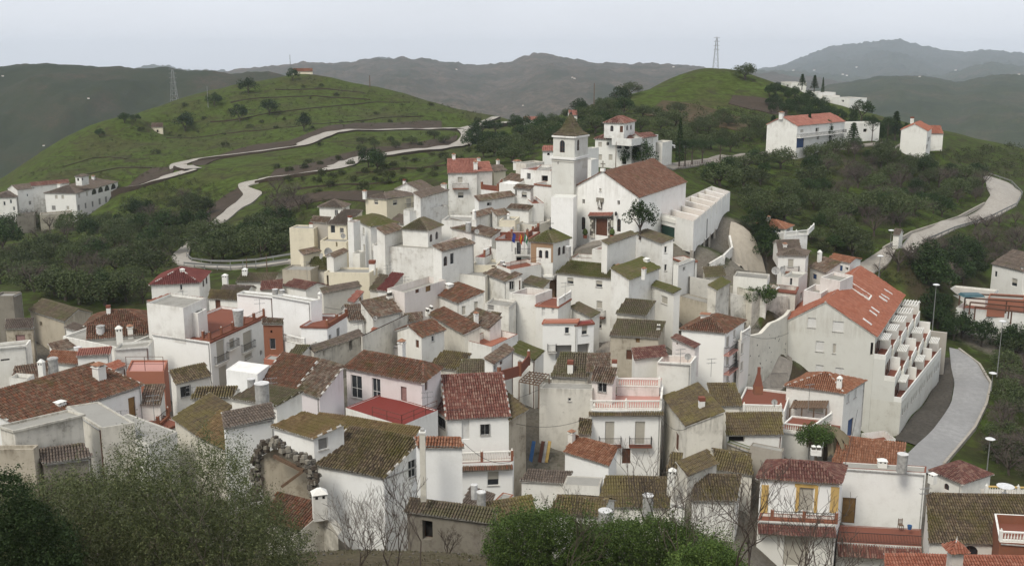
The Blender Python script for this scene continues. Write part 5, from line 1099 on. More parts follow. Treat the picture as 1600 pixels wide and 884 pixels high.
def ridge_range(name, crest, D, mat, fall, back, amp, seed, zb=-152, nx=420, ny=90):
    """crest: photo outline of the skyline at distance D; the slopes fall towards the viewer over `fall` metres, with spurs and gullies"""
    xs = np.array([at(px, py, D)[0] for px, py in crest]); zs = np.array([at(px, py, D)[2] for px, py in crest])
    X1 = np.linspace(xs[0], xs[-1], nx); zc = np.interp(X1, xs, zs)
    k = np.ones(7) / 7; zc = np.convolve(np.pad(zc, 3, 'edge'), k, 'valid')
    T = np.concatenate([np.linspace(-1, 0, int(ny * .75), endpoint=False), np.linspace(0, 1, int(ny * .25))])
    V = []
    for t in T:
        yy = D + (t * fall if t < 0 else t * back); s = abs(t)
        prof = (1 - s) ** 1.15 if t < 0 else (1 - s * s)
        xs_ = X1 * (yy / D)
        sp = fbm(xs_ / (min(fall, 1300) * .22), np.full(nx, yy) / (min(fall, 1300) * .6), 5, seed)
        z = zb + (zc - zb) * np.clip(prof + sp * amp * min(1, s * 4) * (1 - s * .5), 0, 1.02)
        z = z + fbm(xs_ / 40, np.full(nx, yy) / 60, 4, seed + 3) * D * .004
        V.append(np.stack([xs_, np.full(nx, yy), z], -1))
    V = np.array(V); ny_ = len(T); idx = np.arange(ny_ * nx).reshape(ny_, nx)
    q = np.stack([idx[:-1, :-1], idx[:-1, 1:], idx[1:, 1:], idx[1:, :-1]], -1).reshape(-1, 4)
    me = bpy.data.meshes.new(name); me.from_pydata(V.reshape(-1, 3).tolist(), [], q.tolist()); me.materials.append(MATS[mat])
    me.polygons.foreach_set('use_smooth', np.ones(len(q), bool))
    o = bpy.data.objects.new(name, me); COL.objects.link(o); o['kind'] = 'structure'; return V
RA = ridge_range('near_hills', [(-500,130),(-200,118),(0,110),(70,103),(110,107),(180,109),(260,110),(340,113),(430,112),(520,135),(620,170),(760,230),(900,330)], 1500, 'hill_dark', 620, 500, .38, 3)
RB = ridge_range('middle_hills', [(100,125),(250,112),(330,114),(400,107),(470,99),(540,101),(590,93),(630,89),(660,95),(700,99),(740,105),(790,99),(830,85),(862,85),(900,94),(960,99),(1060,103),(1120,108),(1200,114),(1320,128),(1500,170)], 3800, 'hill_brown', 2700, 900, .34, 11)
RF = ridge_range('blue_peak_hills', [(150,118),(220,106),(250,103),(300,110),(420,116),(560,100),(600,88),(640,100),(760,115)], 6500, 'hill_far', 2200, 700, .25, 14)
RC = ridge_range('far_mountains', [(1000,120),(1150,112),(1210,106),(1260,88),(1300,73),(1340,71),(1370,66),(1395,62),(1420,66),(1440,71),(1480,80),(1500,83),(1550,79),(1600,83),(1700,80),(1850,70),(2000,90),(2200,110)], 7600, 'hill_far', 3400, 1000, .3, 23)
RD = ridge_range('right_far_hills', [(1100,118),(1180,112),(1230,112),(1330,121),(1430,123),(1480,116),(1540,98),(1580,102),(1640,112),(1800,105),(2000,110)], 5000, 'hill_green', 2300, 800, .3, 31)
RE = ridge_range('right_near_hills', [(1150,190),(1220,160),(1300,136),(1400,121),(1450,125),(1500,132),(1530,124),(1580,121),(1640,125),(1760,132),(1900,120),(2100,150)], 2500, 'hill_green', 1500, 600, .36, 41)
RG = ridge_range('left_far_hills', [(-600,140),(-400,120),(-200,112),(-40,108),(60,112),(200,118),(300,130)], 2600, 'hill_green', 900, 500, .3, 51)

# ------------------------------------------------------------------ build every house
for h_ in HOUSES:
    t_ = max(tz(p[0], p[1]) for p in h_.P)
    if t_ > h_.z0 - 1.0 and h_.g > 1.5: print('TERRAIN HIGH %.1f' % (t_ - h_.z0), h_.label[:60])
    if abs(h_.run_) > 16 or abs(h_.run_) < 1.2 or h_.len_ > 26: print('DIM len %.1f run %.1f' % (h_.len_, h_.run_), h_.label[:60])
    h_.build()
print('houses', len(HOUSES), 'time', time.time() - T00)
# ------------------------------------------------------------------ roads and banks, draped on the ground
def wm(name, c, c2, sc=1.2, rough=.95):
    b = NB(name, rough, .1); b.col(b.mix(b.ramp(b.noise(sc, 6, .68), [(.35, 0), (.7, 1)]), b.mix(b.ramp(b.noise(sc * .12, 4), [(.4, 0), (.65, .5)]), c, c2), c2)); b.bump(b.noise(sc * 6, 4), .3, .05)
wm('road_pale', (.40, .37, .32), (.30, .275, .24)); wm('asphalt', (.33, .325, .315), (.24, .237, .23)); wm('ramp_concrete', (.44, .39, .31), (.35, .31, .25))
wm('earth_bank', (.075, .055, .04), (.045, .036, .026), .6); wm('red_earth', (.10, .062, .038), (.055, .05, .022), .3); wm('bank_green', (.045, .042, .02), (.06, .075, .02), .35); wm('gravel', (.10, .09, .075), (.05, .045, .038), 2.5); wm('paving', (.30, .27, .23), (.20, .18, .155), 1.5)
def strip(name, pairs, mat, off=.18, sub=6, kind='structure', label=None, smooth=True, y0=60):
    L, R = [], []
    for a, b in pairs:
        p, q = hit(*a, y0), hit(*b, y0)
        if p is None or q is None: print('STRIP MISS', name, a, b); continue
        L.append(p); R.append(q)
    L, R = np.array(L), np.array(R)
    def dens(A, n):
        t = np.linspace(0, len(A) - 1, n); o = np.stack([np.interp(t, np.arange(len(A)), A[:, k]) for k in range(3)], -1)
        for _ in range(2 if smooth else 0): o[1:-1] = (o[:-2] + 2 * o[1:-1] + o[2:]) / 4
        return o
    n = max(6, int(sum(np.linalg.norm((L[1:] - L[:-1] + R[1:] - R[:-1]) / 2, axis=1)) / 2)); n = min(n, 260)
    L, R = dens(L, n), dens(R, n); mb = MB(); grid = []
    for i in range(n):
        row = []
        for k in range(sub + 1):
            p = L[i] + (R[i] - L[i]) * k / sub; row.append(A3(p[0], p[1], tz(p[0], p[1]) + off))
        grid.append(row)
    for i in range(n - 1):
        for k in range(sub): mb.face([grid[i][k], grid[i][k + 1], grid[i + 1][k + 1], grid[i + 1][k]], mat)
        for k in (0, sub): mb.face([grid[i][k], grid[i + 1][k], grid[i + 1][k] - A3(0, 0, .6), grid[i][k] - A3(0, 0, .6)], mat)
    o = mb.build(name, kind=kind); return o, [r[0] for r in grid], [r[-1] for r in grid]
def path(name, pts, width, mat, off=.18):
    W = [hit(*p, 100) for p in pts]; W = np.array([q for q in W if q is not None])
    t = np.linspace(0, len(W) - 1, len(W) * 8); C_ = np.stack([np.interp(t, np.arange(len(W)), W[:, k]) for k in range(3)], -1)
    for _ in range(6): C_[1:-1] = (C_[:-2] + 2 * C_[1:-1] + C_[2:]) / 4
    mb = MB(); g = []
    for i in range(len(C_)):
        d = unit((C_[min(i + 1, len(C_) - 1)] - C_[max(i - 1, 0)]) * A3(1, 1, 0)); n = A3(-d[1], d[0], 0)
        g.append([A3(*(C_[i] + n * width * k)[:2], tz(*(C_[i])[:2]) + off) for k in (-.5, -.17, .17, .5)])
    for i in range(len(g) - 1):
        for k in range(3): mb.face([g[i][k], g[i][k + 1], g[i + 1][k + 1], g[i + 1][k]], mat)
    for i in range(len(g) - 1):
        for k in (0, 3): mb.face([g[i][k], g[i + 1][k], g[i + 1][k] - A3(0, 0, 2), g[i][k] - A3(0, 0, 2)], 'earth_bank')
    return mb.build(name, kind='structure'), g
UP = [(186,301),(215,293),(252,281),(282,272),(303,266)]
path('road', UP, 5.5, 'road_pale', .5)
path('road', [(303,266),(288,263),(276,260),(292,255),(312,250),(350,245),(400,239),(437,234),(470,229),(490,220),(517,209),(540,206),(575,205),(625,204),(670,203.5),(712,202)], 6, 'road_pale', .6)
path('road', [(402,284),(425,279),(462,275),(500,269),(525,264),(540,259),(560,251),(575,246.5),(612,242),(675,235.5),(712,229.5),(729,222),(735,213),(727,204)], 6.5, 'road_pale', .6)
path('road', [(722,203),(750,197.5),(775,194.5),(800,192),(835,188)], 7, 'road_pale', .6)
path('track', [(742,198),(760,190),(776,184)], 4, 'road_pale', .5)
strip('road', [((725,203),(736,203)),((727,212),(741,208)),((724,222),(742,222)),((716,229),(735,229))], 'road_pale', .7)
strip('road', [((402,282),(404,287)),((386,285),(393,290)),((371,289),(386,293)),((374,297),(398,297)),((382,305),(411,301)),((370,316),(405,309)),((350,333),(380,325)),((327,353),(347,352)),((305,369),(325,366)),((288,383),(300,381)),((273,396),(297,394)),((267,404),(293,404)),((276,414),(299,409.5)),((300,418.5),(316,413.5)),((350,421),(360,416)),((400,419),(405,414.5)),((455,412),(455,407))], 'road_pale', .35)
for pr in ([(300,263,300,250),(330,252,335,246),(400,238,400,226),(450,231,450,222),(490,219,490,206),(520,208,525,196),(560,204,570,193),(640,202,640,191),(690,201,690,190)],
           [(200,296,205,287),(250,280,240,262),(272,272,262,262),(276,259,300,250)],
           [(420,279,430,266),(470,273,480,258),(520,264,520,245),(560,250,560,236),(610,241,610,230),(660,236,660,222),(712,228,715,212)],
           [(381,306,372,294),(366,319,352,306),(345,336,330,322),(327,352,312,345),(300,370,295,362)],
           [(430,330,440,310),(480,318,490,303),(520,312,530,300),(580,318,600,300)]):
    strip('embankment', [((a, b), (c, d)) for a, b, c, d in pr], 'earth_bank', .3)
for pr in ([(1138,163,1146,150),(1175,172,1180,153),(1205,178,1206,156),(1232,184,1230,162)],):
    strip('hill_cutting', [((a, b), (c, d)) for a, b, c, d in pr], 'earth_bank', .35)
strip('bare_slope', [((a, b), (c, d)) for a, b, c, d in [(1005,180,1035,158),(1060,188,1078,162),(1110,198,1128,174),(1165,206,1172,188)]], 'red_earth', .3)
for pl_ in ([(330,190),(400,182),(480,170),(560,162),(640,160)],[(260,215),(330,212),(400,205),(480,196),(560,188),(660,182)],[(430,140),(500,138),(570,145)],[(360,160),(430,152),(500,150),(580,156)],[(100,260),(150,245),(200,248)],[(120,275),(180,262),(240,262)],[(560,270),(640,262),(700,258)],[(470,295),(540,288),(620,285)]):
    path('terrace_bank', pl_, 2.2, 'bank_green', .25)
strip('road', [((1000,272),(1006,262)),((1030,268),(1036,257)),((1055,265),(1060,255)),((1100,258),(1100,250)),((1150,251),(1150,243)),((1200,245),(1200,238)),((1240,239),(1240,233)),((1300,235),(1300,230)),((1340,232),(1340,228)),((1380,229),(1380,225)),((1412,224),(1412,220))], 'paving', .3)
road_r, rl, rr_ = strip('road', [((1535.5,278),(1545,276)),((1541,294),(1579,288)),((1548,306),(1597,306)),((1538,320),(1588,323)),((1497,342),(1541,345)),((1455,356),(1491,360)),((1424,366),(1438,382)),((1380,391),(1394,408.6)),((1336,414.5),(1362,429)),((1310,430),(1330,445))], 'road_pale', .3)
road_b, bl_, br_ = strip('road', [((1483,545),(1498,548)),((1485,572),(1530.5,572)),((1492,597),(1547,601)),((1487,633.6),(1541,633.6)),((1458,673.5),(1523,670)),((1432,697),(1498,700)),((1400,730),(1465,745))], 'asphalt', .3)
strip('gravel_verge', [((1466,560),(1486,560)),((1465,590),(1491,597)),((1450,625),(1485,635)),((1420,660),(1458,674)),((1395,690),(1430,697))], 'gravel', .22)
ramp, ra_, rb_ = strip('road', [((1142,349),(1150,351)),((1139,365),(1174,367)),((1139,380),(1183,384)),((1144,398),(1191,405)),((1148,427),(1197,430))], 'ramp_concrete', .35)
strip('lane', [((1228,545),(1236,545)),((1205,566),(1240,570)),((1173,583),(1236,597)),((1156,598),(1225,606)),((1150,606),(1215,615))], 'paving', .25)
strip('lane', [((1034,665),(1046,672)),((1033,700),(1062,705)),((1033,745),(1078,742))], 'paving', .25)
strip('square', [((893,374),(888,400)),((920,374),(915,392)),((960,374),(960,386)),((1003,374),(1000,392))], 'paving', .35)
strip('street', [((930,540),(962,544)),((932,560),(962,558))], 'paving', .3)
def barrier(name, label, cat, pxs, h, kind, y0=90, mat=None, off=.2):
    P = [hit(*p, y0) for p in pxs]; P = [p + A3(0, 0, off) for p in P if p is not None]; mb = MB()
    if kind == 'guard':
        for a, b in zip(P[:-1], P[1:]):
            n = max(1, int(np.linalg.norm(b - a) / 4))
            for k in range(n): q = a + (b - a) * k / n; mb.bar(q - A3(0, 0, .3), q + A3(0, 0, h), .12, .12, 'steel')
            mb.bar(a + A3(0, 0, h - .2), b + A3(0, 0, h - .2), .06, .34, 'steel')
    elif kind == 'kerb':
        for a, b in zip(P[:-1], P[1:]): mb.bar(a + A3(0, 0, h / 2 - .2), b + A3(0, 0, h / 2 - .2), .35, h + .4, mat or 'concrete')
    else: railing(mb, P, h, kind)
    o = mb.build(name, None, P[0]); tag(o, label, cat); return o
barrier('guardrail', 'steel guardrail round the bend of the road beside the olive slope', 'guardrail', [(293,396),(292,404),(300,411),(330,415),(360,415.5),(400,413.5),(455,405)], 1.0, 'guard')
barrier('guardrail', 'steel guardrail along the village side of the road above the red hipped roof', 'guardrail', [(288,418),(320,421),(360,422.5),(400,420.5),(450,414)], 1.0, 'guard')
barrier('guardrail', 'grey guardrail along the outside of the right hand hairpin bend', 'guardrail', [(1545,275),(1580,287),(1597,305),(1588,323),(1541,346),(1491,361),(1440,383)], .9, 'guard')
barrier('kerb_wall', 'low pale kerb wall on the uphill side of the right hand road', 'kerb', [(1538,320),(1497,342),(1455,356),(1424,366),(1380,391)], .5, 'kerb')
barrier('kerb_wall', 'pale concrete kerb on the outer edge of the lower right road', 'kerb', [(1498,548),(1530,572),(1548,602),(1541,634),(1523,671),(1498,701),(1475,728)], .35, 'kerb')
barrier('railing', 'dark railing along the right side of the concrete ramp beside the hall', 'railing', [(1148,350),(1174,367),(1183,384),(1184,392),(1192,408),(1197,426)], 1.1, 'iron')
barrier('kerb_wall', 'white stepped kerb wall along the left side of the concrete ramp', 'kerb', [(1139,378),(1143,398),(1130,412),(1110,424)], 1.2, 'kerb', mat='clean')
barrier('railing', 'thin dark fence on the outer edge of the hill road above the almond slope', 'railing', [(1060,265),(1100,258.5),(1150,251.5),(1200,245.5),(1240,239.5),(1300,235.5),(1340,232.5)], 1.0, 'pipe')
# garden retaining wall with drain holes, white, curved
def retaining(name, label, pxs, D, top, depth, mat, holes=0):
    mb = MB(); P = [at(x, y, d) for (x, y), d in zip(pxs, D)]; n = len(P)
    for a, b in zip(P[:-1], P[1:]):
        u = unit((b - a) * A3(1, 1, 0)); nr = A3(u[1], -u[0], 0); bk = -nr * .5
        f = [a, b, b - A3(0, 0, depth), a - A3(0, 0, depth)]
        f[2] = f[2] + nr * .4; f[3] = f[3] + nr * .4
        mb.face([f[3], f[2], f[1], f[0]], mat); mb.face([a, b, b + bk, a + bk], mat); mb.face([a + bk, b + bk, b + bk - A3(0, 0, depth), a + bk - A3(0, 0, depth)], mat)
        for _ in range(holes):
            t = random.random(); v = random.uniform(.15, .8); c = a + (b - a) * t - A3(0, 0, depth * v) + nr * (.4 * v + .01); s = random.uniform(.06, .14)
            mb.face([c - u * s - A3(0, 0, s), c + u * s - A3(0, 0, s), c + u * s + A3(0, 0, s), c - u * s + A3(0, 0, s)], 'dark_inside')
    o = mb.build(name, None, P[0] - A3(0, 0, depth)); tag(o, label, 'wall')
retaining('retaining_wall', 'tall curved whitewashed garden wall dotted with dark drain holes', [(1166,529),(1172,525),(1190,521),(1205,505),(1218,500),(1230,492),(1236,484)], [130,131,134,137,140,144,149], 0, 7.0, 'dirty', 5)
retaining('retaining_wall', 'white buttressed wall beneath the brown roof terrace by the garden tree', [(1141,458),(1160,462),(1200,463),(1232,462)], [147,148,150,152], 0, 4, 'dirty')
retaining('garden_wall', 'rough white wall behind the crumbling beige house', [(1078,432),(1100,436),(1120,440)], [145,146,147], 0, 5, 'dirty')
# ------------------------------------------------------------------ small things of the village
def thing(name, label, cat, mb, org, group=None):
    o = mb.build(name, None, org); return tag(o, label, cat, group)
def tank(px, py, D, hpx, wpx, label, mat='tank', taper=1.0):
    b = at(px, py, D); h = hpx * D / FPX; r = wpx * D / FPX / 2; root = empty('water_tank', b, label, 'water tank')
    mb = MB(); mb.lathe(b - A3(0, 0, .4), [(r * taper * .96, 0), (r * taper, .4), (r, h * .86 + .4), (r * 1.04, h * .88 + .4), (r * 1.04, h * .95 + .4)], mat, 16); mb.build('barrel', root, b)
    m2 = MB(); m2.lathe(b, [(r * 1.06, h * .94), (r * 1.06, h * .98), (r * .6, h), (.01, h * 1.02)], 'tankwhite', 16); m2.build('lid', root, b)
for a in [(373,504,120,22,17,'large tapered grey water tank standing on the brick roof terrace','tank',.85),
 (410,622,85,27,23,'big round grey white water tank with flat lid near the slanted white building'),(393,603,97,13,13,'small dark grey round tank on the side of the slanted white building'),
 (785,418,145,11,8,'grey water tank on the stepped block near the town hall'),(430,459,130,8,9,'grey tank, left of the two on the long blank wall'),(441,460,130,8,8.5,'darker grey tank, right of the two on the long blank wall'),
 (57,647,97,24,21,'round concrete water tank on the big brown roof in the lower left'),(95,648,95,16,13,'small squat whitewashed tank right of the round concrete tank'),
 (1012,798,84,30,18,'tall round tank with white lid on the yellow mossy roof','tank'),(945,822,80,30,22,'wide round tank with white lid above the green bush','tank'),
 (752,800,77,38,15,'tall pale cylindrical chimney pipe with open rim in the foreground centre','tank'),(741,772,84,18,11,'short white round flue with conical metal cap by the yard','tankwhite'),
 (1409,731,97,26,17,'dark rimmed round tank standing on the orange brown roof','tank'),(84,582,112,20,14,'white round tank beside a stack on the left hand roofs','tankwhite'),
 (157,521,123,10,12,'round pale tank on the speckled maroon roof','tankwhite'),(122,548,117,7,12,'low round white tank below the speckled roof','tankwhite'),
 (888,398,143,14,8,'grey cylindrical tank against the mudejar belfry','tank'),(732,358,155,11,9,'round grey tank on the long arcaded house roof','tank')]: tank(*a)
def dish(px, py, D, r, label, ang=.0):
    c = at(px, py, D); root = empty('satellite_dish', c, label, 'satellite dish'); R = r * D / FPX; n = unit(A3(math.sin(ang), -math.cos(ang), .35)); u = unit(np.cross(A3(0, 0, 1), n)); v = np.cross(n, u)
    mb = MB(); rings = []
    for k in range(4):
        rr = R * k / 3; rings.append([c + u * math.cos(t) * rr + v * math.sin(t) * rr + n * (.18 * R * (k / 3) ** 2 * 1.5) for t in np.linspace(0, 2 * math.pi, 14, endpoint=False)])
    for k in range(3):
        for j in range(14): mb.face([rings[k][j], rings[k][(j + 1) % 14], rings[k + 1][(j + 1) % 14], rings[k + 1][j]], 'tank')
    mb.build('reflector', root, c)
    m2 = MB(); m2.bar(c - A3(0, 0, R * 1.6), c, .06, .06, 'steel'); m2.bar(c - v * R * .8, c + n * R * .9, .04, .04, 'steel'); m2.box(c + n * R * .9, .1, .1, .12, 'steel'); m2.build('arm', root, c)
for a in [(1212,423,155,6.5,'pale satellite dish, left one of the pair on the narrow balcony house',-.3),(1222,422,155,6,'grey satellite dish, right one of the pair on the narrow balcony house',.5),
 (745,362,148,4,'white satellite dish above the long arcaded brown roof',.2),(512,395,160,8,'very large grey satellite dish in the west quarter',.8),(503,400,158,5,'smaller dish turned edge on beside the very large one',-.9),
 (1075,557,112,5.5,'grey satellite dish on the orange patio block',-.2),(536,369,166,4,'round dish under the loggia balcony in the west quarter',.3),(1210,628,106,5,'small white dish on the terrace left of the porch cottage',-.2),(586,497,126,3.5,'small grey dish pole beside the brown roofs in the centre left',.4)]: dish(*a)
def antenna(px, py0, py1, D, label, arms=2):
    b = at(px, py0, D); t = at(px, py1, D); t = A3(b[0], b[1], t[2]); mb = MB(); mb.bar(b - A3(0, 0, .5), t, .045, .045, 'steel')
    for k in range(arms):
        z = t - A3(0, 0, .05 + k * .5); mb.bar(z - A3(.6, .2, 0), z + A3(.6, .2, 0), .03, .03, 'steel')
        for q in np.linspace(-.5, .5, 6): mb.bar(z + A3(q, q / 3, 0) - A3(-.08, .25, 0), z + A3(q, q / 3, 0) + A3(-.08, .25, 0), .02, .02, 'steel')
    thing('tv_antenna', label, 'antenna', mb, b, 'television antennas on the roofs')
for a in [(241,650,617,94,'television antenna over the brick railing of the lower left terrace'),(190,659,641,92,'T shaped antenna in front of the ochre door lower left'),(302,634,604,104,'antenna at the small dark ribbed roof house'),(287,480,455,132,'mast on the flat orange roofed house'),
 (406,482,467,119,'antenna on a brick post of the brick roof terrace'),(480,432,409,152,'antenna above the west quarter cottages'),(730,420,398,146,'antenna beside the porch roof house'),(883,462,441,132,'thin antenna behind the white balustrade in the centre'),
 (1263,640,600,118,'thin pole beside the iron gate of the porch cottage'),(1111,582,560,118,'antenna on the hipped three storey house wall'),(708,350,330,160,'antenna above the arcaded house'),(633,455,432,140,'antenna behind the pinkish house'),
 (1443,800,762,92,'dark mast at the edge of the large blank white wall'),(424,606,590,97,'crossed antenna beside the left twin roof'),(560,520,500,124,'mast between centre left roofs'),(668,640,612,96,'antenna behind the lilac house roof'),(154,592,570,108,'antenna behind the big ribbed roof lower left'),(1063,563,545,112,'antenna on the orange patio block'),
 (648,537,519,120,'antenna by the cottage with the arched red door'),(606,430,414,152,'antenna beneath the pyramid roofed tower house')]: antenna(*a)
def pole(px, py0, py1, D, label, cat='pole', mat='steel', r=.1, name='pole', cross=False, group=None):
    b = at(px, py0, D); t = A3(b[0], b[1], at(px, py1, D)[2]); mb = MB(); mb.tube(b - A3(0, 0, 1), t, r, r * .6, mat, 6)
    if cross: mb.bar(t - A3(.8, 0, .5), t + A3(.8, 0, -.5), .1, .1, mat)
    thing(name, label, cat, mb, b, group)
pole(386,425,403,175,'wooden utility pole by the village side guardrail', mat='wood', name='utility_pole'); pole(417,418,396,180,'utility pole beside the bend above the mossy roofs', mat='wood', name='utility_pole')
pole(598,258,235,230,'unused',) if False else None
pole(962,258,222,220,'dark wooden pole in front of the large villa', mat='wood', name='utility_pole'); pole(578,134,118,520,'distant pole on the right shoulder of the left hill', mat='wood', r=.25, name='utility_pole')
pole(928,165,130,400,'distant pole on the left shoulder of the right hill', mat='wood', r=.22, name='utility_pole'); pole(454,112,86,620,'thin mast on top of the left hill', r=.25, name='mast'); pole(326,178,135,500,'tall pole on the slope of the left hill', mat='steel', r=.2, name='utility_pole')
pole(1472,500,478,185,'short pole above the lower right road', mat='wood', name='utility_pole')
def pylon(px, py0, py1, D, w, label):
    b = at(px, py0, D); h = at(px, py1, D)[2] - b[2]; root = empty('power_pylon', b, label, 'pylon'); mb = MB(); N = 7
    def c(k, i): s = w * (1 - k / N * .82) / 2; return b + A3([-s, s, s, -s][i], [-s, -s, s, s][i], h * k / N)
    r = .03 * D / 300
    for k in range(N):
        for i in range(4):
            mb.bar(c(k, i), c(k + 1, i), r * 2.4, r * 2.4, 'steel'); mb.bar(c(k, i), c(k + 1, (i + 1) % 4), r * 1.4, r * 1.4, 'steel'); mb.bar(c(k + 1, i), c(k + 1, (i + 1) % 4), r * 1.4, r * 1.4, 'steel')
    mb.build('lattice', root, b)
    for k in (.62, .75, .88, .99):
        m2 = MB(); z = b + A3(0, 0, h * k); L = w * .55; m2.bar(z - A3(L, 0, 0), z + A3(L, 0, 0), r * 2.2, r * 2.2, 'steel'); m2.bar(z - A3(L, 0, 0), z + A3(0, 0, h * .04), r, r, 'steel'); m2.bar(z + A3(L, 0, 0), z + A3(0, 0, h * .04), r, r, 'steel'); m2.build('crossarm', root, b)
pylon(1118, 110, 59, 470, 2.5, 'tall steel lattice pylon on the summit of the right hill'); pylon(273, 164, 108, 1050, 7, 'distant lattice pylon rising behind the slope of the left hill')
def lamp(px, pyt, pyb, D, label):
    b = at(px, pyb, D); t = A3(b[0], b[1], at(px, pyt, D)[2]); root = empty('street_lamp', b, label, 'street lamp')
    mb = MB(); mb.tube(b - A3(0, 0, .5), t, .09, .05, 'steel', 8); mb.build('post', root, b)
    m2 = MB(); m2.lathe(t - A3(0, 0, .05), [(.12, 0), (.55, .12), (.60, .2), (.35, .32), (.01, .36)], 'lampglass', 12); m2.build('lantern', root, b)
for a in [(1389,361,409,200,'tall street lamp where the right hand road meets the bank by the pump house'),(1373,401,433,188,'street lamp just behind the ridge of the red gabled block'),(1457,446,512,172,'tallest street lamp beside the right end of the apartment block'),
 (1558,503,584,160,'street lamp on the outside of the lower right bend'),(1549,584,606,154,'short lamp on the verge of the lower right bend'),(1541,687,745,120,'street lamp above the small pavilion')]: lamp(*a)
def car(px, py, D, ang, label):
    b = at(px, py, D); b[2] = tz(b[0], b[1]) + .3; root = empty('parked_car', b, label, 'car'); u = A3(math.cos(ang), math.sin(ang), 0); v = A3(-u[1], u[0], 0); up = A3(0, 0, 1)
    prof = [(-2.05, .35), (-2.1, .75), (-1.85, 1.0), (-1.2, 1.05), (-.75, 1.45), (.75, 1.48), (1.35, 1.02), (1.95, .92), (2.1, .6), (2.05, .35)]
    mb = MB(); s = .85
    for sd_ in (-1, 1): mb.face([b + u * x + v * s * sd_ + up * z for x, z in (prof if sd_ < 0 else prof[::-1])], 'car_white')
    for (x0, z0), (x1, z1) in zip(prof, prof[1:] + prof[:1]): mb.face([b + u * x0 - v * s + up * z0, b + u * x0 + v * s + up * z0, b + u * x1 + v * s + up * z1, b + u * x1 - v * s + up * z1], 'car_white')
    mb.build('body', root, b)
    m2 = MB()
    for sd_ in (-1, 1): m2.face([b + u * x + v * (s + .01) * sd_ + up * z for x, z in ((-1.0, 1.08), (-.68, 1.38), (.68, 1.4), (1.1, 1.06))], 'glass')
    for (x0, z0), (x1, z1) in (((-1.15, 1.1), (-.8, 1.42)), ((.8, 1.44), (1.28, 1.08))):
        m2.face([b + u * x0 - v * .7 + up * (z0 + .02) , b + u * x0 + v * .7 + up * (z0 + .02), b + u * x1 + v * .7 + up * (z1 + .02), b + u * x1 - v * .7 + up * (z1 + .02)], 'glass')
    m2.build('windows', root, b)
    for x in (-1.3, 1.35):
        for sd_ in (-1, 1): m3 = MB(); c = b + u * x + v * sd_ * .82 + up * .32; m3.tube(c - v * .1, c + v * .1, .32, .32, 'tyre', 12); m3.tube(c + v * .1, c - v * .1, .32, .32, 'tyre', 12); m3.build('wheel', root, b)
car(1040,262,262,.35,'white car parked behind the church roof, leftmost of the three'); car(1050,259,266,.3,'white car in the middle of the three behind the church'); car(1062,256,270,.25,'white van like car, rightmost of the three behind the church')
def cable(a, b, label, sag=.8):
    a, b = at(*a), at(*b); m = MB(); pr = a
    for k in range(1, 13): t = k / 12; q = a + (b - a) * t - A3(0, 0, sag * 4 * t * (1 - t)); m.tube(pr, q, .022, .022, 'iron', 4, False); pr = q
    thing('overhead_cable', label, 'cable', m, a)
cable((668,640,95),(843,608,106),'black cable hung from the lilac house across to the stained white wall'); cable((800,660,99),(924,650,105),'cable crossing the garden gap to the balcony house'); cable((1032,650,105),(1075,668,100),'short cable over the alley beside the balcony house')
cable((723,690,76),(800,720,96),'cable between the blank white wall end and the red tiled house'); cable((328,590,108),(353,600,99),'looped black cable beside the small dark ribbed roof',1.2); cable((1310,760,92),(1340,640,117),'cable rising from the maroon roof to the porch cottage')
cable((508,480,121),(632,470,137),'cable across the roofs of the west quarter'); cable((1160,520,126),(1232,520,142),'cable over the walled garden to the apartment block'); cable((962,225,220),(1010,262,180),'wire from the villa pole towards the church'); cable((386,403,175),(452,380,172),'wire from the utility pole to the cream west block')
# flags at the town hall
for px, lb, cols in [(800,'flagpole with furled dark blue european flag, leftmost on the town hall',['flag_blue']),(811,'flagpole with red and yellow spanish flag, middle of the town hall front',['flag_red','flag_yellow','flag_red']),(819,'flagpole with green and white flag, rightmost on the town hall',['flag_green','flag_white','flag_green'])]:
    b = at(px, 393, 146.5); t = A3(b[0], b[1] - .3, at(px, 361, 146.5)[2]); root = empty('flagpole', b, lb, 'flagpole'); mb = MB(); mb.tube(b, t, .05, .03, 'steel', 6); mb.build('pole', root, b)
    mb = MB(); n = len(cols)
    for k, c in enumerate(cols):
        for s in range(5):
            f = lambda kk, ss: t + A3(.06 + .42 * kk / n + .07 * math.sin(ss * 1.3), .1 * math.sin(kk * 2 + ss), -.2 - ss * .27 - kk * .2)
            mb.face([f(k, s), f(k + 1, s), f(k + 1, s + 1), f(k, s + 1)], c)
    mb.build('flag', root, b)

# ------------------------------------------------------------------ attached details on particular houses
def sub(h, name, mb, kind=None): return mb.build(name, h.root, h.org, kind)
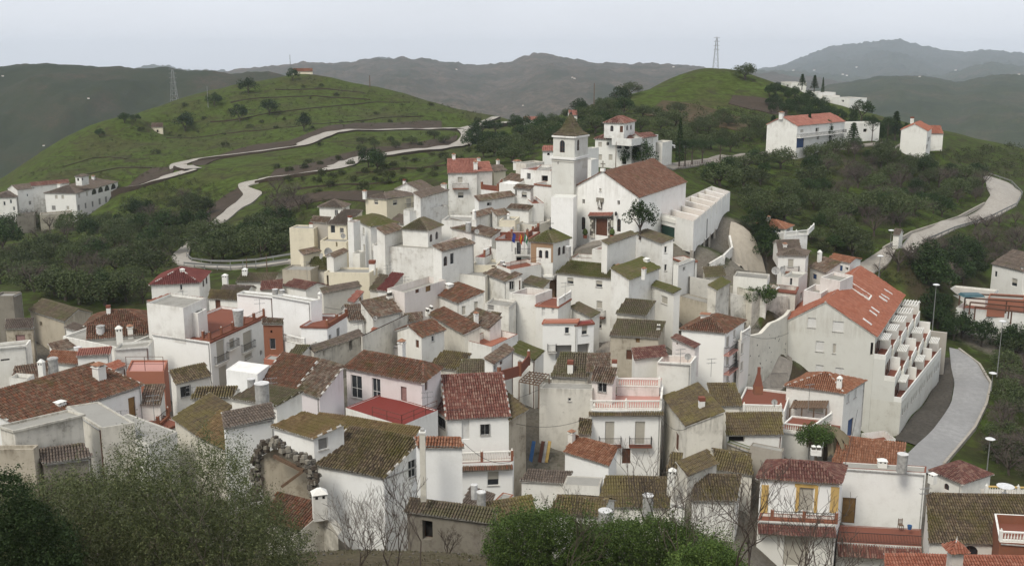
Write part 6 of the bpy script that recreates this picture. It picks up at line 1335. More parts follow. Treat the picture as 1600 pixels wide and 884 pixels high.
# bell tower: cornice, spire, cross
def ring(mb, P, z, w_, hgt, mat):
    for i in range(len(P)):
        a, b = P[i].copy(), P[(i + 1) % len(P)].copy(); a[2] = b[2] = z; mb.bar(a, b, w_, hgt, mat)
mb = MB(); ring(mb, offset_poly(ct1.P, .12), ct1.z0, .3, .35, 'clean'); ring(mb, offset_poly(ct1.P, .05), ct1.z0 - .5, .14, .1, 'offwhite'); sub(ct1, 'cornice', mb)
mb = MB(); ring(mb, offset_poly(ct2.P, .1), ct2.z0 - .1, .3, .25, 'clean'); sub(ct2, 'cornice', mb)
cen = ct2.cen; mb = MB(); prev = None; H_ = at(883, 178, cen[1])[2] - ct2.z0
for f, z in [(1.0, .05), (.80, H_ * .10), (.56, H_ * .28), (.37, H_ * .5), (.2, H_ * .75), (.03, H_)]:
    cur = [A3(cen[0] + (p[0] - cen[0]) * f, cen[1] + (p[1] - cen[1]) * f, ct2.z0 + z) for p in ct2.P]
    if prev:
        for i in range(4): tile_face(mb, [prev[i], prev[(i + 1) % 4], cur[(i + 1) % 4], cur[i]], 'moss', 120, 'moss')
    prev = cur
sub(ct2, 'spire', mb, 'stuff')
mb = MB(); tp = A3(cen[0], cen[1], ct2.z0 + H_); mb.lathe(tp - A3(0, 0, .1), [(.1, 0), (.22, .18), (.1, .36), (.03, .5)], 'iron', 8); mb.bar(tp, tp + A3(0, 0, 1.6), .07, .07, 'iron'); mb.bar(tp + A3(-.4, 0, 1.15), tp + A3(.4, 0, 1.15), .07, .07, 'iron'); sub(ct2, 'cross', mb)
for px, py in ((866,247),(910,244)):
    pass
# church front: portal, coat of arms, ledge, cross, lanterns, side chapel
P_, u_, n_, L_ = ch.wallbasis(3)
def cp(px, py, d=0):
    q = atplane(px, py, P_, n_); return q + n_ * d
mb = MB()
for x in (926.5, 954.5):
    a = cp(x, 371); t = cp(x, 340)
    for k in range(9):
        for j in (-1, 0, 1): mb.box(a + A3(0, 0, (t[2] - a[2]) * k / 9) + u_ * j * .28 + n_ * .12, .27, .3 + random.random() * .06, (t[2] - a[2]) / 9 * .92, random.choice(('stonework', 'dirty', 'stone')), u_, n_)
a, b = cp(922, 339), cp(958.5, 339); mb.bar(a + n_ * .12, b + n_ * .12, .4, .5, 'stonework'); sub(ch, 'portal_frame', mb)
mb = MB(); tile_face(mb, [a + n_ * .7 + A3(0, 0, .2), b + n_ * .7 + A3(0, 0, .2), b + A3(0, 0, .65), a + A3(0, 0, .65)], 'pinktile', 120); sub(ch, 'portal_roof', mb, 'stuff')
mb = MB(); c = cp(938, 326); s_ = (cp(938, 309) - c)[2]
mb.box(c + n_ * .1, .75, .3, s_ * .62, 'stonework', u_, n_); mb.box(c + n_ * .12 + A3(0, 0, s_ * .62), 1.25, .35, s_ * .38, 'stone', u_, n_); mb.bar(c + n_ * .3 + A3(0, 0, s_ * .1), c + n_ * .3 + A3(0, 0, s_ * .8), .1, .1, 'clean')
for k in (-1, 1): mb.bar(c + n_ * .3 + u_ * k * .3 + A3(0, 0, s_ * .05), c + n_ * .3 + A3(0, 0, s_ * .75), .1, .1, 'clean')
sub(ch, 'coat_of_arms', mb)
for x in (901, 965):
    mb = MB(); q = cp(x, 334); mb.bar(q, q + n_ * .5, .05, .05, 'iron'); mb.lathe(q + n_ * .5 - A3(0, 0, .3), [(.05, 0), (.2, .15), (.2, .5), (.06, .7)], 'iron', 6); sub(ch, 'wall_lantern', mb)
ap = ch.R[0]; mb = MB(); mb.box(ap + A3(0, 0, .05), .7, .5, .5, 'clean', u_); mb.bar(ap + A3(0, 0, .5), ap + A3(0, 0, 1.7), .16, .16, 'stone'); mb.bar(ap + A3(0, 0, 1.25) - u_ * .4, ap + A3(0, 0, 1.25) + u_ * .4, .16, .16, 'stone'); sub(ch, 'gable_cross', mb)
for x in (919, 961):
    mb = MB(); q = cp(x, 371) + n_ * .9; mb.lathe(q, [(.28, 0), (.35, .5)], 'pot', 8); mb.lathe(q, [(.2, .5), (.45, .8), (.35, 1.3), (.02, 1.6)], 'greenflat', 8)
    o = mb.build('potted_shrub', None, q); tag(o, 'potted green shrub on the ' + ('left' if x == 919 else 'right') + ' side of the church door', 'potted plant')
# minaret cap, belfry details
mb = MB(); ring(mb, offset_poly(md.P, .05), md.z0 - 5.0, .25, .3, 'clean'); ring(mb, offset_poly(md.P, .06), md.z0 - .15, .2, .15, 'offwhite'); sub(md, 'cornice', mb)
P2, u2, n2, L2_ = md.wallbasis(0); mb = MB()
def plate(h, i, x0, x1, y0, y1, mat, d=.04, name='plaster_panel'):
    P, u, n, L = h.wallbasis(i); a = atplane(x0, y1, P, n); b = atplane(x1, y1, P, n); t = atplane((x0 + x1) / 2, y0, P, n)
    a2 = b.copy() * 0; m = MB(); zb_, zt = min(a[2], b[2]), t[2]; ua, ub = np.dot(a - P, u), np.dot(b - P, u)
    q = [P + u * ua + A3(0, 0, zb_), P + u * ub + A3(0, 0, zb_), P + u * ub + A3(0, 0, zt), P + u * ua + A3(0, 0, zt)]
    o = [x + n * d for x in q]; m.face(o, mat)
    for k in range(4): m.face([q[k], q[(k + 1) % 4], o[(k + 1) % 4], o[k]], mat)
    sub(h, name, m)
for x0, x1 in ((829.5, 838.2), (861.0, 864)): plate(md, 0, x0, x1, 379.5, 410, 'brickochre')
plate(md, 0, 838.2, 841.6, 388, 410, 'clean', .05); plate(md, 0, 857.4, 861, 388, 410, 'clean', .05)
plate(md, 0, 838.2, 861, 379.5, 386, 'brickochre'); plate(md, 0, 847.6, 851.4, 387, 410, 'clean', .055)
tp = sum(md.RR) / 2 + A3(0, 0, .1); mb = MB(); mb.bar(tp, tp + A3(0, 0, 1.8), .06, .06, 'iron'); mb.bar(tp + A3(-.5, 0, .9), tp + A3(.5, 0, .9), .06, .06, 'iron'); mb.lathe(tp, [(.12, 0), (.25, .2), (.05, .45)], 'iron', 6); sub(md, 'weathervane', mb)
# modern hall: white ribs over open brown floors
Q = hall.P; FL, FR, BR, BL = [q.copy() for q in Q]
for k in range(1, 7):
    t = k / 7; a = FL + (BL - FL) * t; b = FR + (BR - FR) * t; mb = MB(); mb.bar(a - A3(0, 0, 1.0) , b - A3(0, 0, 1.0), .28, 1.96, 'clean'); sub(hall, 'roof_rib', mb)
for k in range(7):
    t = (k + .35) / 7; a = FL + (BL - FL) * t; b = FR + (BR - FR) * t; mb = MB()
    mb.box(a + (b - a) * .32 - A3(0, 0, 2.1), 2.2, 1.4, .9, 'ochre', unit(b - a)); sub(hall, 'roof_equipment', mb)
for k in range(8):
    t = k / 7.2; q = FR + (BR - FR) * t; q[2] = hall.zb_fix if hasattr(hall, 'zb_fix') else hall.z0 - 5; n_out = A3(1, -.3, 0)
    z_ = tz(q[0], q[1]) - 1; mb = MB(); c = q + (FL - FR) * .02; c[2] = z_; mb.box(c, .42, .42, max(.5, hall.z0 - 4.6 - z_), 'concrete', unit(FR - FL)); sub(hall, 'column', mb)
c = FR + (BR - FR) * .5 + (FL - FR) * .28
plate(hall, 0, 1031, 1056, 340, 343, 'clean', .15, 'lintel'); plate(hall, 1, 1103.2, 1104.6, 343, 371, 'shutter_grey', .03, 'slit_window')
# red roofed apartment block: skylights, roof recess, tiers of terraces with pergolas
pl = big.polys[0]; Nn = unit(np.cross(pl[1] - pl[0], pl[2] - pl[0])); Nn = Nn if Nn[2] > 0 else -Nn
def onroof(px, py, d=0): return atplane(px, py, pl[0], Nn) + Nn * d
for a, b in [((1380.5,453),(1393,461)),((1375.6,460.5),(1388,468)),((1372.5,464),(1385,472)),((1360,481),(1372.5,490)),((1356.6,486),(1369,494.6)),((1347,499),(1360.6,509))]:
    mb = MB(); mb.bar(onroof(*a, .1), onroof(*b, .1), .55, .28, 'frame_white'); mb.bar(onroof(a[0]+.8, a[1]+.5, .25), onroof(b[0]-.8, b[1]-.5, .25), .36, .06, 'tankwhite'); sub(big, 'skylight', mb)
q = [onroof(*p, .16) for p in ((1327,441.5),(1360.5,463.5),(1356.5,469.5),(1324,448))]; mb = MB(); mb.face(q, 'tank')
for k in range(4): mb.bar(q[k], q[(k + 1) % 4], .22, .22, 'white')
sub(big, 'roof_recess', mb)
A_, B_ = big.P[0], big.P[1]; ub = unit(B_ - A_); nb_ = A3(ub[1], -ub[0], 0); Lb = np.linalg.norm(B_ - A_)
def bb(u, o, z): return A_ + ub * u + nb_ * o + A3(0, 0, z)
def boxuz(mb, u0, u1, o0, o1, z0, z1, mat, s0=None, s1=None):
    s0 = 0 if s0 is None else s0; s1 = 0 if s1 is None else s1     # outer edge offsets at u0 and u1
    lo = [bb(u0, o0, z0), bb(u1, o0, z0), bb(u1, o1 + s1, z0), bb(u0, o1 + s0, z0)]; hi = [p + A3(0, 0, z1 - z0) for p in lo]
    mb.face(lo[::-1], mat); mb.face(hi, mat)
    for k in range(4): mb.face([lo[k], lo[(k + 1) % 4], hi[(k + 1) % 4], hi[k]], mat)
NB_ = 5; bl = (Lb + 1.0) / NB_
def pergola(u0, u1, o0, o1, z):
    mb = MB(); n = 6
    for u in (u0 + .1, u1 - .1): mb.bar(bb(u, o0, z), bb(u, o1, z), .14, .2, 'clean')
    for k in range(n): o = o0 + (o1 - o0) * (k + .5) / n; mb.bar(bb(u0 - .25, o, z + .15), bb(u1 + .25, o, z + .15), .12, .14, 'clean')
    sub(big, 'pergola', mb)
for k in range(NB_):
    u0, u1 = k * bl + .02, (k + 1) * bl - .02; O_ = [.01, 1.6 + .3 * k, 3.1 + .4 * k, 4.4 + .48 * k]; Z_ = [-3.3, -6.3, -9.2]; zlow = big.zb - A_[2]
    for t in range(3):
        o0, o1, zf = O_[t], O_[t + 1], Z_[t]; zd = Z_[t + 1] - .1 if t < 2 else zlow; sk = (-.24, .24) if t == 2 else (0, 0)
        mb = MB(); boxuz(mb, u0 + .002 * t, u1 - .002 * t, .01 + .002 * t, o1, zd, zf, 'greywhite', *sk); sub(big, 'terrace_tier', mb)
        mb = MB(); boxuz(mb, u0 + .2, u1 - .2, o0 + .05, o1 - .35, zf, zf + .04, 'terracotta'); sub(big, 'terrace_floor', mb)
        mb = MB(); mb.bar(bb(u0 + .1, o1 + sk[0] - .1, zf + .35), bb(u1, o1 + sk[1] - .1, zf + .35), .16, .7, 'clean'); sub(big, 'parapet', mb)
        mb = MB(); boxuz(mb, u1 - .2, u1, o0, o1 - .2, zf, zf + 2.0, 'clean'); sub(big, 'dividing_wall', mb)
        if k == 0: mb = MB(); boxuz(mb, u0, u0 + .18, o0, o1 + sk[0], zf, zf + .7, 'clean'); sub(big, 'parapet', mb)
        mb = MB(); wd = bl * .62; mb.face([bb(u0 + .5, o0 + .02, zf + .05), bb(u0 + .5 + wd, o0 + .02, zf + .05), bb(u0 + .5 + wd, o0 + .02, zf + 2.1), bb(u0 + .5, o0 + .02, zf + 2.1)], 'glass')
        for q in (0, .5, 1): mb.bar(bb(u0 + .5 + wd * q, o0 + .05, zf), bb(u0 + .5 + wd * q, o0 + .05, zf + 2.1), .07, .07, 'frame_brown')
        sub(big, 'glass_door', mb)
        if (k + t) % 2 == 0 or t == 0: pergola(u0 + bl * .4, u1 - .1, o0 + .1, o1 - .1, zf + 2.2)
    for q in range(3):
        mb = MB(); t = .22 + .28 * q; uu = u0 + bl * t; o = O_[3] + .03 - .24 + .48 * t; z0 = -11.4
        mb.face([bb(uu - .26, o, z0), bb(uu + .26, o, z0), bb(uu + .26, o, z0 + 1.0), bb(uu - .26, o, z0 + 1.0)], 'shutter'); mb.bar(bb(uu - .32, o, z0 - .04), bb(uu + .32, o, z0 - .04), .12, .08, 'mortar'); sub(big, 'window', mb)
mb = MB(); boxuz(mb, Lb + 3.6, Lb + 4.2, 2, 7.0, big.zb - A_[2], -6.5, 'concrete'); sub(big, 'end_wall', mb)
# apartment front: two extra shuttered windows on the low tier
# wooden porch of the orange roofed cottage
P3, u3, n3, L3 = oh.wallbasis(0); a = atplane(1240, 625, P3, n3); b = atplane(1296, 625, P3, n3); mb = MB(); dep = 2.2; dn = A3(0, 0, -.35)
for k in range(14):
    t0, t1 = k / 14, (k + 1) / 14 - .012; p0 = a + (b - a) * t0; p1 = a + (b - a) * t1; f = [p0 + n3 * dep + dn, p1 + n3 * dep + dn, p1 + n3 * .05, p0 + n3 * .05]; mb.face(f, 'wood'); mb.face([x - A3(0, 0, .06) for x in f[::-1]], 'wood')
sub(oh, 'porch_roof', mb)
for t in (0, .33, .66, 1):
    mb = MB(); p = a + (b - a) * t + n3 * (dep - .1) + dn; mb.bar(p - A3(0, 0, 2.5), p, .14, .14, 'wood'); sub(oh, 'porch_post', mb)
mb = MB(); c = (a + b) / 2 + n3 * 1.5 - A3(0, 0, 3.1); mb.box(c, np.linalg.norm(b - a) + 3, 4.0, .3, 'terracotta', u3, n3); sub(oh, 'porch_floor', mb)
mb = MB(); railing(mb, [c - u3 * 6.5 + n3 * 2 + A3(0, 0, .3), c + u3 * 3 + n3 * 2 + A3(0, 0, .3)], .9, 'balus'); sub(oh, 'railing', mb)
# iron gate and brick barbecue
def at_t(px, py, y0=95): return hit(px, py, y0)
g0, g1 = at(1204, 606, 128), at(1229, 606, 128); g1[2] = g0[2]; mb = MB(); railing(mb, [g0, (g0 + g1) / 2], 2.0, 'iron'); railing(mb, [(g0 + g1) / 2, g1], 2.0, 'iron'); thing('iron_gate', 'double iron gate closing the lane left of the big apartment block', 'gate', mb, g0)
g0 = at(1184, 615, 113); mb = MB(); mb.box(g0, 1.0, .8, 1.0, 'brick'); mb.box(g0 + A3(0, 0, 1.0), .9, .7, 1.5, 'terracotta', taper=.35); mb.box(g0 + A3(0, 0, 2.5), .32, .25, .7, 'terracotta'); thing('barbecue', 'red brick barbecue with tapered hood beside the lane gate', 'barbecue', mb, g0)
# balconies
def bal(h, i, cx, cy, w_, mat='terracotta', kind='iron', depth=.75): h.balcony(i, cx, cy, w_, mat, depth, .95, kind)
bal(bh, 0, 952.7, 694, 35, 'terracotta'); bal(bh, 0, 1000, 694, 35, 'terracotta'); bal(L2, 1, 345, 565, 20, 'clean', depth=.4); bal(L2, 1, 362.5, 543, 16, 'clean', depth=.5); bal(L2, 1, 387, 546, 20, 'clean', depth=.4)
bal(gl, 0, 936, 494, 21, 'terracotta'); bal(tw, 0, 1236, 424, 24, 'brick'); bal(pk, 0, 719.5, 294, 25, 'brick'); bal(m21, 1, 1138, 549, 14, 'pinkfloor'); bal(m21, 1, 1138, 578, 14, 'pinkfloor'); bal(cr, 1, 639, 325, 13, 'clean')
bal(th, 0, 818, 397, 26, 'clean'); bal(sc, 0, 1282, 211, 72, 'clean', depth=1.2); bal(C1b, 0, 862, 548, 14, 'mortar', depth=.8); bal(gr, 1, 593, 390, 20, 'brick', 'balus')
mb = MB(); P, u, n, L = bh.wallbasis(0); aa, bb2 = P + A3(0, 0, bh.z0 - .55) - u * .3, P + u * (L + .3) + A3(0, 0, bh.z0 - .55); tile_face(mb, [aa + n * .45, bb2 + n * .45, bb2 + A3(0, 0, .3), aa + A3(0, 0, .3)], 'dark', 90); sub(bh, 'tile_skirt', mb, 'stuff')
for h_, mt_ in ((None, None),): pass
def skirt(h, i, dz, mat, out=.6, z=.35):
    P, u, n, L = h.wallbasis(i); a, b = P + A3(0, 0, h.z0 + dz), P + u * L + A3(0, 0, h.z0 + dz); mb = MB(); tile_face(mb, [a + n * out, b + n * out, b + A3(0, 0, z), a + A3(0, 0, z)], mat, 85); sub(h, 'tile_skirt', mb, 'stuff')
HB = {h.label: h for h in HOUSES}
skirt(HB['projecting ground floor of the maroon roofed house with tiled skirt and balcony'], 0, -1.0, 'maroon', .9, .6)
skirt(HB['projecting lower storey of the red tiled house with tiled skirt and shuttered window'], 0, -.7, 'mixed', .5, .3)
skirt(HB['brick red floored terrace with iron railing and fringed tile edge'], 0, -1.1, 'red', .9, .9)
# yellow quoins and window surround on the maroon roofed house
for x0, x1, y0, y1 in ((1188,1199,757,800),(1296,1309,760,800),(1242,1247,758,799),(1271,1276,758,800),(1242,1276,756,760)): plate(mh, 0, x0, x1, y0, y1, 'yellowpaint', .05 if x1 - x0 > 6 else .06, 'painted_surround')
# dark tiled house front by the fence etc: pool terrace
pt_ = HB['white terraced building with red wall and dark pergola at the right edge']; z = pt_.z0 + 2.3
for k in range(4):
    mb = MB(); a = atz(1500 + k * 8, 458 + k * 7, z); b = atz(1640, 466 + k * 9, z); mb.bar(a, b, .2, .25, 'frame_brown'); mb.bar(a, a - A3(0, 0, 2.3), .18, .18, 'frame_brown'); m = (a + b) / 2; mb.bar(m, m - A3(0, 0, 2.3), .18, .18, 'frame_brown'); sub(pt_, 'pergola_beam', mb)
pc = at(1518, 462, 182); mb = MB(); mb.box(pc, 4, 2.5, .4, 'teal', taper=.8); thing('pool_cover', 'blue green plastic cover folded on the pool terrace', 'pool cover', mb, pc)
# chair, bucket, table, planks
def chair(px, py, D, label, mat='wood'):
    b = at(px, py, D); root = empty('chair', b, label, 'chair'); mb = MB(); mb.box(b + A3(0, 0, .42), .45, .45, .05, mat); mb.build('seat', root, b); mb = MB()
    for k in range(4): mb.bar(b + A3(-.2, .2, .55 + k * .14), b + A3(.2, .2, .55 + k * .14), .04, .07, mat)
    mb.build('backrest', root, b)
    for sx in (-1, 1):
        for sy in (-1, 1): m = MB(); m.bar(b + A3(sx * .2, sy * .2, 0), b + A3(sx * .2, sy * .2, 1.05 if sy > 0 else .42), .05, .05, mat); m.build('leg', root, b)
chair(1407, 826, 94.5, 'brown wooden ladder back chair against the large blank white wall')
b = at(1421, 826, 94); mb = MB(); mb.lathe(b, [(.18, 0), (.24, .4), (.20, .4), (.15, .1)], 'blue_plastic', 10); thing('bucket', 'blue and white bucket beside the wooden ladder back chair', 'bucket', mb, b)
b = at(1570, 770, 97); mb = MB(); mb.lathe(b, [(.3, 0), (.08, .1), (.08, .7), (.85, .72), (.85, .78), (.01, .79)], 'plastic_white', 16); thing('garden_table', 'round white garden table on the yellow topped balustrade terrace', 'table', mb, b)
for x, lb in ((1340, 'left'), (1437, 'right')):
    b = at(x - 18 if x > 1400 else x - 21, 845, 92); mb = MB(); mb.lathe(b, [(.2, 0), (.28, .45)], 'pot', 8)
b = hit(846, 722, 90); mb = MB()
for k, (c, dx) in enumerate((('yellow_board', .5), ('tank', .15), ('rust', -.2), ('blue_plastic', -1.2))): mb.bar(b + A3(dx, 0, 0), b + A3(dx + .4, .9, 2.1), .4, .07, c)
thing('leaning_boards', 'yellow, grey and blue boards leaning in the garden gap beside the ruin', 'boards', mb, b)
# lounger and parasol whites on the brown roof terrace
for x, y, lb in ((1196,455,'folded white lounger, left one on the brown parapet terrace'),(1208,456,'folded white lounger, right one on the brown parapet terrace')):
    b = at(x, y, 151); mb = MB(); mb.bar(b + A3(-.9, 0, .35), b + A3(.3, 0, .35), .6, .06, 'plastic_white'); mb.bar(b + A3(.3, 0, .35), b + A3(.9, 0, .8), .6, .06, 'plastic_white')
    for s in (-.7, .2): mb.bar(b + A3(s, -.25, 0), b + A3(s, .25, .35), .05, .05, 'plastic_white')
    thing('sun_lounger', lb, 'sun lounger', mb, b)
# chimney with tile cap at the very bottom right, slim pipe beside the near roof
b = at(1491, 884, 78); root = empty('chimney_stack', b, 'pink rendered chimney with pointed tile cap in the bottom right corner', 'chimney'); mb = MB(); mb.box(b - A3(0, 0, 1), .95, .95, 2.5, 'pinkish'); mb.build('shaft', root, b)
mb = MB(); z = b[2] + 1.5; q = [A3(b[0] + s * .8, b[1] + t * .8, z) for s, t in ((-1, -1), (1, -1), (1, 1), (-1, 1))]
for k in range(4): tile_face(mb, [q[k], q[(k + 1) % 4], A3(b[0], b[1], z + .75)], 'orangetile', 80)
mb.lathe(A3(b[0], b[1], z + .6), [(.12, 0), (.16, .15), (.04, .3), (.01, .6)], 'clean', 8); mb.build('tile_cap', root, b, 'stuff')
b = at(662, 782, 73.5); t = A3(b[0], b[1], at(662, 676, 73.5)[2]); mb = MB(); mb.box(b, .42, .42, t[2] - b[2], 'dirty'); mb.box(A3(b[0], b[1], t[2]), .52, .52, .14, 'clean'); mb.box(A3(b[0], b[1], t[2] + .14), .3, .3, .2, 'tank'); thing('flue', 'tall slim white flue running up the near white gable', 'chimney', mb, b)
b = at(500, 800, 69); h = (800 - 757) / FPX * 70; mb = MB(); chimney_mesh(mb, b - A3(0, 0, .5), 1.05, h + .5, 'w', A3(.9, .3, 0)); thing('chimney_stack', 'white hooded chimney with paired vent holes beside the broken tile roof', 'chimney', mb, b)
mb = MB(); P = [at(465, 833, 68.5), at(505, 800, 69.5), at(528, 835, 68)]
for a_, b_ in zip(P[:-1], P[1:]): mb.face([a_, b_, b_ - A3(0, 0, 3), a_ - A3(0, 0, 3)], 'dirty'); mb.face([a_, b_, b_ + A3(.2, .8, 0), a_ + A3(.2, .8, 0)], 'dirty')
thing('broken_wall', 'broken white wall stub at the foot of the hooded chimney', 'wall', mb, P[0])
# ruined stone arch
pts = [(402,775),(401,745),(400,718),(407,703),(418,694),(428,689),(440,698),(455,708),(470,716),(484,724),(490,735),(491,755),(490,775)]
mb = MB(); Wp = [at(x, y, 76 - .02 * (x - 400)) for x, y in pts]
for a_, b_ in zip(Wp[:-1], Wp[1:]):
    L = np.linalg.norm(b_ - a_); n = max(2, int(L / .2))
    for k in range(n):
        for j in range(7):
            c = a_ + (b_ - a_) * (k + random.random() * .4) / n + A3(random.uniform(-.35, .35), random.uniform(-.3, .4), random.uniform(-.4, .15)); s = random.uniform(.18, .5); an = random.random() * 3
            mb.box(c, s, s * .8, s * random.uniform(.5, .8), random.choice(('stone', 'bark', 'stone', 'stonework', 'bark')), A3(math.cos(an), math.sin(an), 0), taper=random.uniform(.6, .95))
thing('stone_arch', 'collapsed rubble stone arch with fallen beam in front of the near white wall', 'ruin', mb, Wp[0])
mb = MB(); mb.bar(at(428, 712, 75), at(474, 735, 74), .28, .22, 'wood'); mb.bar(at(474, 735, 74), at(440, 760, 74), .22, .2, 'wood'); thing('fallen_beam', 'weathered roof beam fallen across the collapsed stone arch', 'beam', mb, at(428, 712, 75))
mb = MB(); a_, b_ = at(414, 800, 76), at(486, 806, 76)
mb.face([a_, b_, at(486, 722, 76), at(430, 700, 76), at(404, 715, 76)], 'ruin'); thing('back_wall', 'flaking plaster back wall seen through the collapsed stone arch', 'wall', mb, a_)
# brick courtyard of the shed-roof house and wooden lattice pergola
b = at(780, 590, 108); mb = MB(); railing(mb, [at(780, 596, 107), at(812, 587, 109), at(826, 570, 113)], 1.2, 'solidbrick'); thing('courtyard_wall', 'small red brick courtyard wall stepping up beside the mossy shed roof', 'wall', mb, b)
mb = MB(); z = at(830, 590, 108)[2]; q = [atz(811, 596, z), atz(842, 602, z), atz(858, 585, z), atz(828, 581, z)]
for k in range(6): t = k / 5; mb.bar(q[0] + (q[3] - q[0]) * t, q[1] + (q[2] - q[1]) * t, .1, .1, 'wood')
for k in range(7): t = k / 6; mb.bar(q[0] + (q[1] - q[0]) * t + A3(0, 0, .1), q[3] + (q[2] - q[3]) * t + A3(0, 0, .1), .08, .08, 'wood')
for p in q: mb.bar(p, p - A3(0, 0, 2.6), .12, .12, 'wood')
thing('lattice_pergola', 'weathered wooden lattice pergola beside the stained white wall', 'pergola', mb, q[0])
# far white farmhouses on the mountains
RV = np.concatenate([v.reshape(-1, 3) for v in (RA, RB, RC, RD, RE, RF, RG)]); _f = RV[:, 1] * CP - RV[:, 2] * SP; RPX = 800 + FPX * RV[:, 0] / _f; RPY = 442 - FPX * (RV[:, 1] * SP + RV[:, 2] * CP) / _f
def on_ridge(px, py):
    m = np.where((abs(RPX - px) < 5) & (abs(RPY - py) < 3))[0]
    return None if len(m) == 0 else RV[m[np.argmin(RV[m, 1])]].copy()
for k, (px, py, D) in enumerate([(901,121,2150),(896,119.5,2250),(1056,104.5,2350),(718,108,2330),(1240,108,3100),(1268,109,3100),(1318,114,3050),(1322,117.5,3000),(1341,104,4900),(1437,118,4700),(1595,114,3100),(9,117,1350),(140,154,1100),(1496,108,4800),(820,164,1700),(64,225,900)]):
    b = on_ridge(px, py)
    if b is None: continue
    D = b[1]; s = D / 2700.; mb = MB(); w0, d0, h0 = 5.0 * s, 3 * s, 1.7 * s; b = b - A3(0, 0, 1 * s)
    mb.box(b, w0, d0, h0 + s, 'clean'); x0, x1 = b - A3(w0 / 2, 0, 0), b + A3(w0 / 2, 0, 0); z = A3(0, 0, h0 + s)
    mb.face([x0 + z - A3(0, d0 / 2, 0), x1 + z - A3(0, d0 / 2, 0), x1 + z + A3(0, 0, s * .8), x0 + z + A3(0, 0, s * .8)], 'pinktile'); mb.face([x1 + z + A3(0, d0 / 2, 0), x0 + z + A3(0, d0 / 2, 0), x0 + z + A3(0, 0, s * .8), x1 + z + A3(0, 0, s * .8)], 'pinktile')
    thing('farmhouse', 'tiny white farmhouse far off on the hazy hills', 'farmhouse', mb, b, 'white farmhouses scattered on the distant hills')
# ------------------------------------------------------------------ vegetation
def rq(n, size, asp=.6, up=.0):
    """n random leaf quads about the origin"""
    d = RNG.normal(size=(n, 3)); d[:, 2] += up; d /= np.linalg.norm(d, axis=1, keepdims=True)
    e = RNG.normal(size=(n, 3)); e -= (e * d).sum(1, keepdims=True) * d; e /= np.linalg.norm(e, axis=1, keepdims=True)
    s = size * RNG.uniform(.6, 1.3, (n, 1)); a = d * s; b = e * s * asp
    return np.stack([-a * .5, b * .5, a * .5, -b * .5], 1)
def clump_crown(nc, R, Hc, base, nl, size, asp=.6, shell=.55, cr=.36, flat=1.0, seed=0):
    rs = np.random.default_rng(seed); P = []
    for _ in range(nc):
        v = rs.normal(size=3); v /= np.linalg.norm(v); v[2] = abs(v[2]) * 1.0 - .25; r = rs.uniform(shell, 1) ** .6
        c = np.array([v[0] * R * r, v[1] * R * r, base + Hc * .42 + v[2] * Hc * .6 * r]); k = R * cr * rs.uniform(.6, 1.2)
        n = int(nl / nc); q = rs.normal(size=(n, 3)); q /= np.linalg.norm(q, axis=1, keepdims=True); q *= rs.uniform(.35, 1, (n, 1)) ** .5 * k; q[:, 2] *= flat
        P.append(c + q)
    P = np.concatenate(P); return rq(len(P), size, asp) + P[:, None, :]
def uvr(n, k=4): return np.stack([RNG.integers(0, 60, n) + .5, RNG.integers(0, 60, n) + .5], 1)
def limbs(mb, R, Hc, base, r0, mat, n=5, seed=0, sub_=2):
    rs = random.Random(seed); z0 = -.6; p = A3(0, 0, z0); t = A3(rs.uniform(-.15, .15), rs.uniform(-.15, .15), base * .8); mb.tube(p, t, r0, r0 * .7, mat, 6, False)
    for k in range(n):
        an = 6.283 * k / n + rs.uniform(-.4, .4); e = t + A3(math.cos(an) * R * .45, math.sin(an) * R * .45, Hc * rs.uniform(.25, .45)); mb.tube(t, e, r0 * .55, r0 * .3, mat, 5, False)
        for j in range(sub_): a2 = an + rs.uniform(-.9, .9); f = e + A3(math.cos(a2) * R * .4, math.sin(a2) * R * .4, Hc * rs.uniform(.1, .35)); mb.tube(e, f, r0 * .28, r0 * .1, mat, 4, False)
PROTO = {}
def proto(kind, k, trunk_mb, crownV, leafm, name):
    root = bpy.data.objects.new(name, None); tr = bpy.data.meshes.new('trunk'); m = trunk_mb
    tr.from_pydata(m.v, [], m.f); tr.materials.append(MATS[m.mats[0]])
    cm = quadmesh('crown', crownV, leafm, uvr(len(crownV))) if crownV is not None else None
    PROTO.setdefault(kind, []).append((name, tr, cm))
for k in range(4):
    m = MB(); limbs(m, 2.0, 2.2, .8, .2, 'bark', 5, k); proto('olive', k, m, clump_crown(30 + 3 * k, 2.1, 2.5, .45, 3000, .20, .5, .4, .36, seed=k), 'olive', 'olive_tree')
    m = MB(); limbs(m, 1.6, 3, .8, .18, 'bark', 4, k + 9); proto('evergreen', k, m, clump_crown(22, 1.9, 3.2, .5, 2400, .22, .6, .35, .42, seed=20 + k), 'evergreen', 'evergreen_tree')
    m = MB(); limbs(m, 1.8, 3, 1.0, .16, 'twig', 6, k + 19, 4); proto('almond', k, m, clump_crown(30, 1.9, 2.4, .9, 1500, .26, .10, .3, .40, seed=40 + k), 'twiggy', 'almond_tree')
    m = MB(); limbs(m, .8, 1.2, .2, .08, 'bark', 3, k + 29); proto('shrub', k, m, clump_crown(12, 1.1, 1.3, .1, 800, .20, .55, .3, .5, seed=60 + k), 'scrub', 'shrub')
m = MB(); m.tube((0, 0, -.5), (0, 0, 5.5), .16, .05, 'bark', 6); rs = np.random.default_rng(5)
t = rs.uniform(0, 1, 2400); rr = (1 - t) ** .8 * .75 + .08; an = rs.uniform(0, 6.283, 2400); P = np.stack([np.cos(an) * rr * rs.uniform(.5, 1, 2400), np.sin(an) * rr * rs.uniform(.5, 1, 2400), 1.0 + t * 6], 1)
